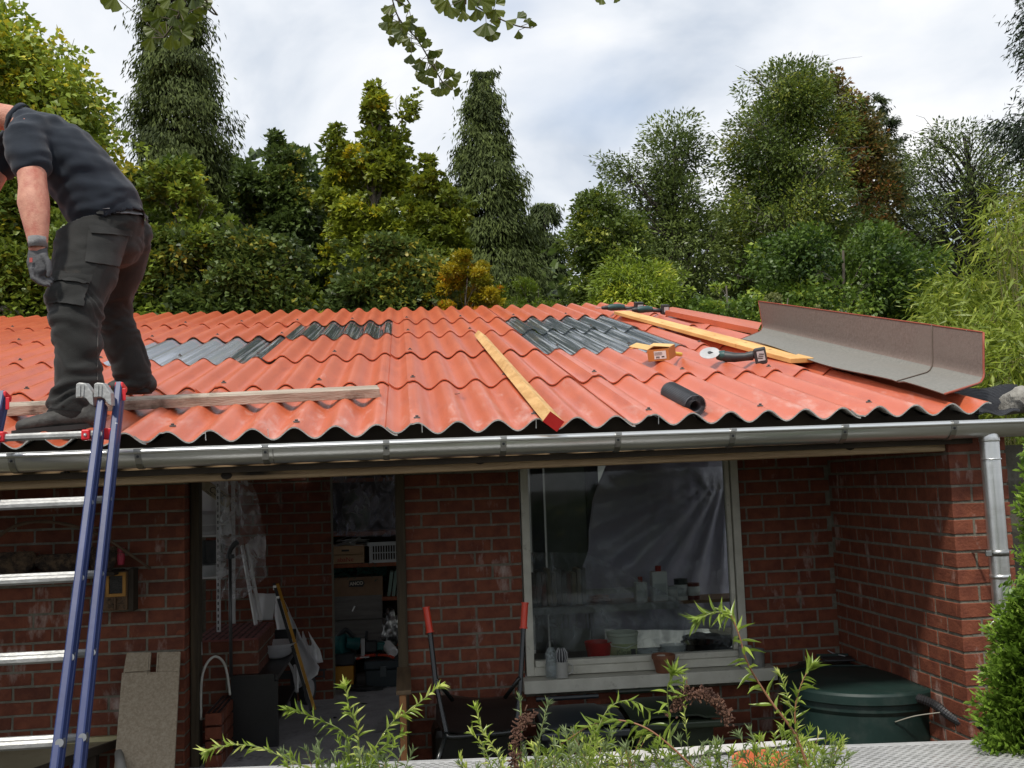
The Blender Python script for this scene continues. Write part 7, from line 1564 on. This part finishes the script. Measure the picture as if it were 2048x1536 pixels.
# ---------------------------------------------------------------- shoots in front of the bench
g_sh = leafmat('shoot_leaf', (0.15, 0.23, 0.035), (0.40, 0.52, 0.085), (0.68, 0.74, 0.22), rough=.32, tl=.4, p3=.97)
g_gr = leafmat('grey_shoot_leaf', (0.150, 0.210, 0.083), (0.360, 0.435, 0.210), rough=.4, tl=.3)
stem_g = mat('stem_green', (.16, .20, .06), (.24, .27, .09), rough=.5); stem_r = mat('stem_red', (.20, .08, .04), (.30, .14, .07), rough=.5)
lv_me = {}
for nm, m_, in (('g', g_sh), ('y', g_sh), ('s', g_gr)):
    for q_ in range(6):
        V_, F_ = [], []; cur = random.uniform(-.25, .3); n = 6; 
        for k in range(n+1):
            s = k/n; wv_ = .36*math.sin(math.pi*min(1, s**.75+.02))*(1-s*.15) if 0 < k < n else .015; zc_ = -cur*s*s
            V_ += [(-wv_, s, zc_+abs(wv_)*.35), (0, s, zc_), (wv_, s, zc_+abs(wv_)*.35)]
        for k in range(n): F_ += [(3*k, 3*k+1, 3*k+4, 3*k+3), (3*k+1, 3*k+2, 3*k+5, 3*k+4)]
        me = bpy.data.meshes.new('leaf'); me.from_pydata(V_, [], F_); a = me.attributes.new('tone', 'FLOAT', 'FACE'); a.data.foreach_set('value', np.full(len(F_), (.15 if nm != 'y' else .6)+.12*q_, dtype=np.float32)); me.materials.append(m_); me.shade_smooth(); lv_me[(nm, q_)] = me
total_leaf = [0]; POOLS = {}
def shoot(e_, path, Y0, Y1, n, L0, L1, wr_, kind_='g', stem=None, r_=.0022, spread=(35, 70), objs=True, tuft=0, side_sag=.25, pool=None):
    P_ = [at(x, y, Y0+(Y1-Y0)*k/(len(path)-1)) for k, (x, y) in enumerate(path)]; pts = bez(P_, 8)
    st = MB().tube(pts, [r_*(1-.65*k/len(pts)) for k in range(len(pts))], 5).obj('stem', stem or stem_g, e_, smooth=True)
    roll_ = random.uniform(0, 6)
    n = int(n*1.45); tuft = int(tuft*1.3)
    for k in range(n+tuft):
        if k < n: s = (k+.5)/n*.96+.02; ln = L0+(L1-L0)*s
        else: s = random.uniform(.93, 1.0); ln = L1*random.uniform(.7, 1.2)
        i_ = s*(len(pts)-1); p = pts[int(i_)].lerp(pts[min(len(pts)-1, int(i_)+1)], i_-int(i_)); t_ = (pts[min(len(pts)-1, int(i_)+1)]-pts[max(0, int(i_)-1)]).normalized()
        a = roll_+k*(math.pi*.5 if k % 2 else math.pi)+random.uniform(-.4, .4)+k*.35; o = t_.orthogonal().normalized(); o = Quaternion(t_, a) @ o
        an = R(random.uniform(*spread)*(1 if s < .85 else .6)); d = (t_*math.cos(an)+o*math.sin(an)); d.z -= side_sag*random.uniform(0, 1)*math.sin(an); d.normalize(); nv2 = (t_-d*t_.dot(d)).normalized(); sx_ = d.cross(nv2); ln *= random.uniform(.8, 1.15)
        M = Matrix((sx_*(ln*wr_), d*ln, nv2*ln)).transposed().to_4x4(); M.translation = p
        me = lv_me[(kind_, random.randrange(6))]
        if objs and total_leaf[0] < 420: inst('leaf', me, st, M); total_leaf[0] += 1
        else: (pool if pool is not None else POOLS.setdefault(e_.name, (e_, []))[1]).append((M, me, kind_))
    return st
def flush_pool(e_, pool):
    for nm, m_ in (('g', g_sh), ('y', g_sh), ('s', g_gr)):
        it = [x for x in pool if x[2] == nm]
        if not it: continue
        A, tn = [], []
        for M, me, _ in it:
            co = np.array([tuple(M @ v.co) for v in me.vertices])
            tv = me.attributes['tone'].data[0].value
            for p in me.polygons: A.append(co[list(p.vertices)]); tn.append(tv)
        o = bpy.data.objects.new('leaf', np_mesh('leaf', np.array(A), 4, m_, np.array(tn))); COL.objects.link(o); put(o, e_); o['kind'] = 'stuff'
pl_ = []
s1 = empty('leafy_shrub', at(1560, 1700, 2.4).xy.to_3d(), 'tall willowy shrub with a red brown main stem before the window right half', 'shrub', 'shrubs in front of the metal bench')
shoot(s1, [(1625, 1560), (1590, 1470), (1540, 1400), (1497, 1330), (1478, 1270), (1462, 1230)], 2.3, 2.35, 26, .055, .05, .26, 'g', stem_r, .0038, (40, 85), tuft=0, side_sag=.5)
shoot(s1, [(1462, 1232), (1445, 1225), (1425, 1226), (1400, 1236)], 2.35, 2.33, 14, .045, .04, .26, 'g', stem_g, .0025, (35, 80), tuft=14)
s2 = empty('leafy_shrub', at(1590, 1700, 2.4).xy.to_3d(), 'upright leafy shoot before the green water butt', 'shrub', 'shrubs in front of the metal bench')
shoot(s2, [(1595, 1560), (1594, 1480), (1590, 1420), (1602, 1370), (1618, 1338)], 2.4, 2.4, 26, .04, .042, .25, 'g', stem_r, .0028, (30, 75), tuft=12)
shoot(s2, [(1594, 1470), (1580, 1410), (1568, 1370), (1560, 1350)], 2.4, 2.42, 20, .026, .022, .25, 'y', stem_g, .0016, (30, 70), tuft=6)
s3 = empty('leafy_shrub', at(1338, 1700, 2.4).xy.to_3d(), 'shrub with a tufted shoot and drooping dry flower spike before the clay pot', 'shrub', 'shrubs in front of the metal bench')
shoot(s3, [(1345, 1560), (1340, 1450), (1335, 1395), (1336, 1372), (1345, 1348)], 2.45, 2.4, 14, .045, .045, .25, 'g', stem_g, .002, (35, 80), tuft=16)
shoot(s3, [(1385, 1560), (1372, 1460), (1368, 1400), (1368, 1362)], 2.5, 2.5, 30, .022, .018, .28, 'y', stem_g, .0014, (25, 60), tuft=6)
dry = MB(); dp_ = bez([at(x, y, 2.42) for x, y in ((1350, 1420), (1360, 1395), (1385, 1387), (1415, 1392), (1440, 1412), (1458, 1445))], 8); dry.tube(dp_, .002, 5)
for p in dp_*9:
    q_ = p+Vector((random.gauss(0, .007), random.gauss(0, .007), random.gauss(0, .007))); dry.bar(q_, q_+Vector((random.gauss(0, .006), random.gauss(0, .006), random.gauss(0, .006))), .003, .003)
dmat = mat('dry_flower', (.07, .03, .02), (.16, .08, .05), scale=60, rough=.9); dry.obj('dry_flower_spike', dmat, s3)
s4 = empty('leafy_shrub', at(1180, 1700, 2.5).xy.to_3d(), 'arching shoots with bright leaves before the wheelie bins', 'shrub', 'shrubs in front of the metal bench')
shoot(s4, [(1420, 1570), (1350, 1500), (1290, 1455), (1230, 1440), (1180, 1452), (1120, 1490)], 2.3, 2.45, 20, .05, .045, .27, 'g', stem_r, .0028, (40, 80))
shoot(s4, [(1190, 1470), (1215, 1420), (1245, 1402), (1275, 1405), (1300, 1425)], 2.4, 2.4, 14, .036, .036, .25, 'g', stem_g, .0016, (30, 75))
s5 = empty('leafy_shrub', at(680, 1700, 2.3).xy.to_3d(), 'spreading bright shrub below the doorway at the left', 'shrub', 'shrubs in front of the metal bench')
for pth, n_ in (([(700, 1560), (600, 1530), (520, 1495), (460, 1490), (418, 1500)], 26), ([(700, 1540), (690, 1470), (640, 1440), (600, 1425), (582, 1420)], 22), ([(720, 1540), (715, 1460), (700, 1420), (690, 1375)], 26), ([(730, 1530), (780, 1450), (820, 1420), (880, 1372)], 24), ([(740, 1540), (760, 1500), (800, 1470)], 14)):
    shoot(s5, pth, 2.35, 2.3, n_, .038, .030, .26, 'y' if n_ > 22 else 'g', stem_g, .002, (30, 70), tuft=8)
s6 = empty('leafy_shrub', at(1000, 1700, 2.4).xy.to_3d(), 'pale leafy shoots around a dried brown flower spike before the wheelbarrow', 'shrub', 'shrubs in front of the metal bench')
pool6 = []
for pth, n_, kk_ in (([(1015, 1560), (990, 1500), (965, 1460), (952, 1418)], 30, 'y'), ([(1060, 1560), (1075, 1500), (1085, 1450), (1096, 1408)], 24, 's'), ([(1040, 1560), (1042, 1470), (1040, 1400)], 12, 's'), ([(990, 1560), (970, 1500), (945, 1468)], 12, 'y')):
    shoot(s6, pth, 2.4, 2.4, n_, .030, .024, .26, kk_, stem_g, .0016, (30, 70), objs=False, tuft=6, pool=pool6)
dry = MB(); dp_ = bez([at(x, y, 2.38) for x, y in ((1028, 1530), (1032, 1480), (1040, 1455), (1062, 1432))], 8); dry.tube(dp_, .002, 5)
for p in dp_*10:
    q_ = p+Vector((random.gauss(0, .006), random.gauss(0, .006), random.gauss(0, .008))); dry.bar(q_, q_+Vector((random.gauss(0, .005), random.gauss(0, .005), random.gauss(0, .005))), .0028, .0028)
dry.obj('dry_flower_spike', dmat, s6); flush_pool(s6, pool6)
# dense mat of small foliage along the bottom edge
def mound(label, x0, x1, ytop, Y, n, seed, kinds=('s', 'g', 'y')):
    e_ = empty('leafy_shrub', at((x0+x1)/2, 1700, Y).xy.to_3d(), label, 'shrub', 'shrubs in front of the metal bench'); pool = []; r2 = random.Random(seed)
    for k in range(n):
        xb = r2.uniform(x0, x1); c = (x0+x1)/2; yt = ytop+(abs(xb-c)/(x1-x0)*2)**2*55+r2.uniform(0, 60); Yk = Y+r2.uniform(-.18, .22); dx_ = r2.uniform(-60, 60)
        shoot(e_, [(xb, 1640), (xb+dx_*.3, (1640+yt)/2), (xb+dx_, yt)], Yk, Yk+r2.uniform(-.05, .05), 16, .034, .024, .24, r2.choice(kinds), stem_g if k % 3 else stem_r, .0015, (30, 75), objs=False, tuft=4, pool=pool)
    flush_pool(e_, pool)
mound('dense grey green foliage mound before the left wheelie bin', 1060, 1300, 1455, 2.5, 95, 1)
mound('dense foliage mound beside the orange clay pot', 1480, 1660, 1452, 2.35, 60, 2, ('g', 'y', 's'))
mound('low foliage mound under the spreading bright shrub', 560, 830, 1480, 2.4, 55, 3, ('g', 's'))
mound('low foliage between the pot and the grey green mound', 1300, 1480, 1478, 2.45, 48, 4, ('s', 'g'))
mound('low foliage sprigs under the dried brown spike', 920, 1070, 1490, 2.45, 26, 5, ('s', 'y'))

for e_, pool in POOLS.values(): flush_pool(e_, pool)
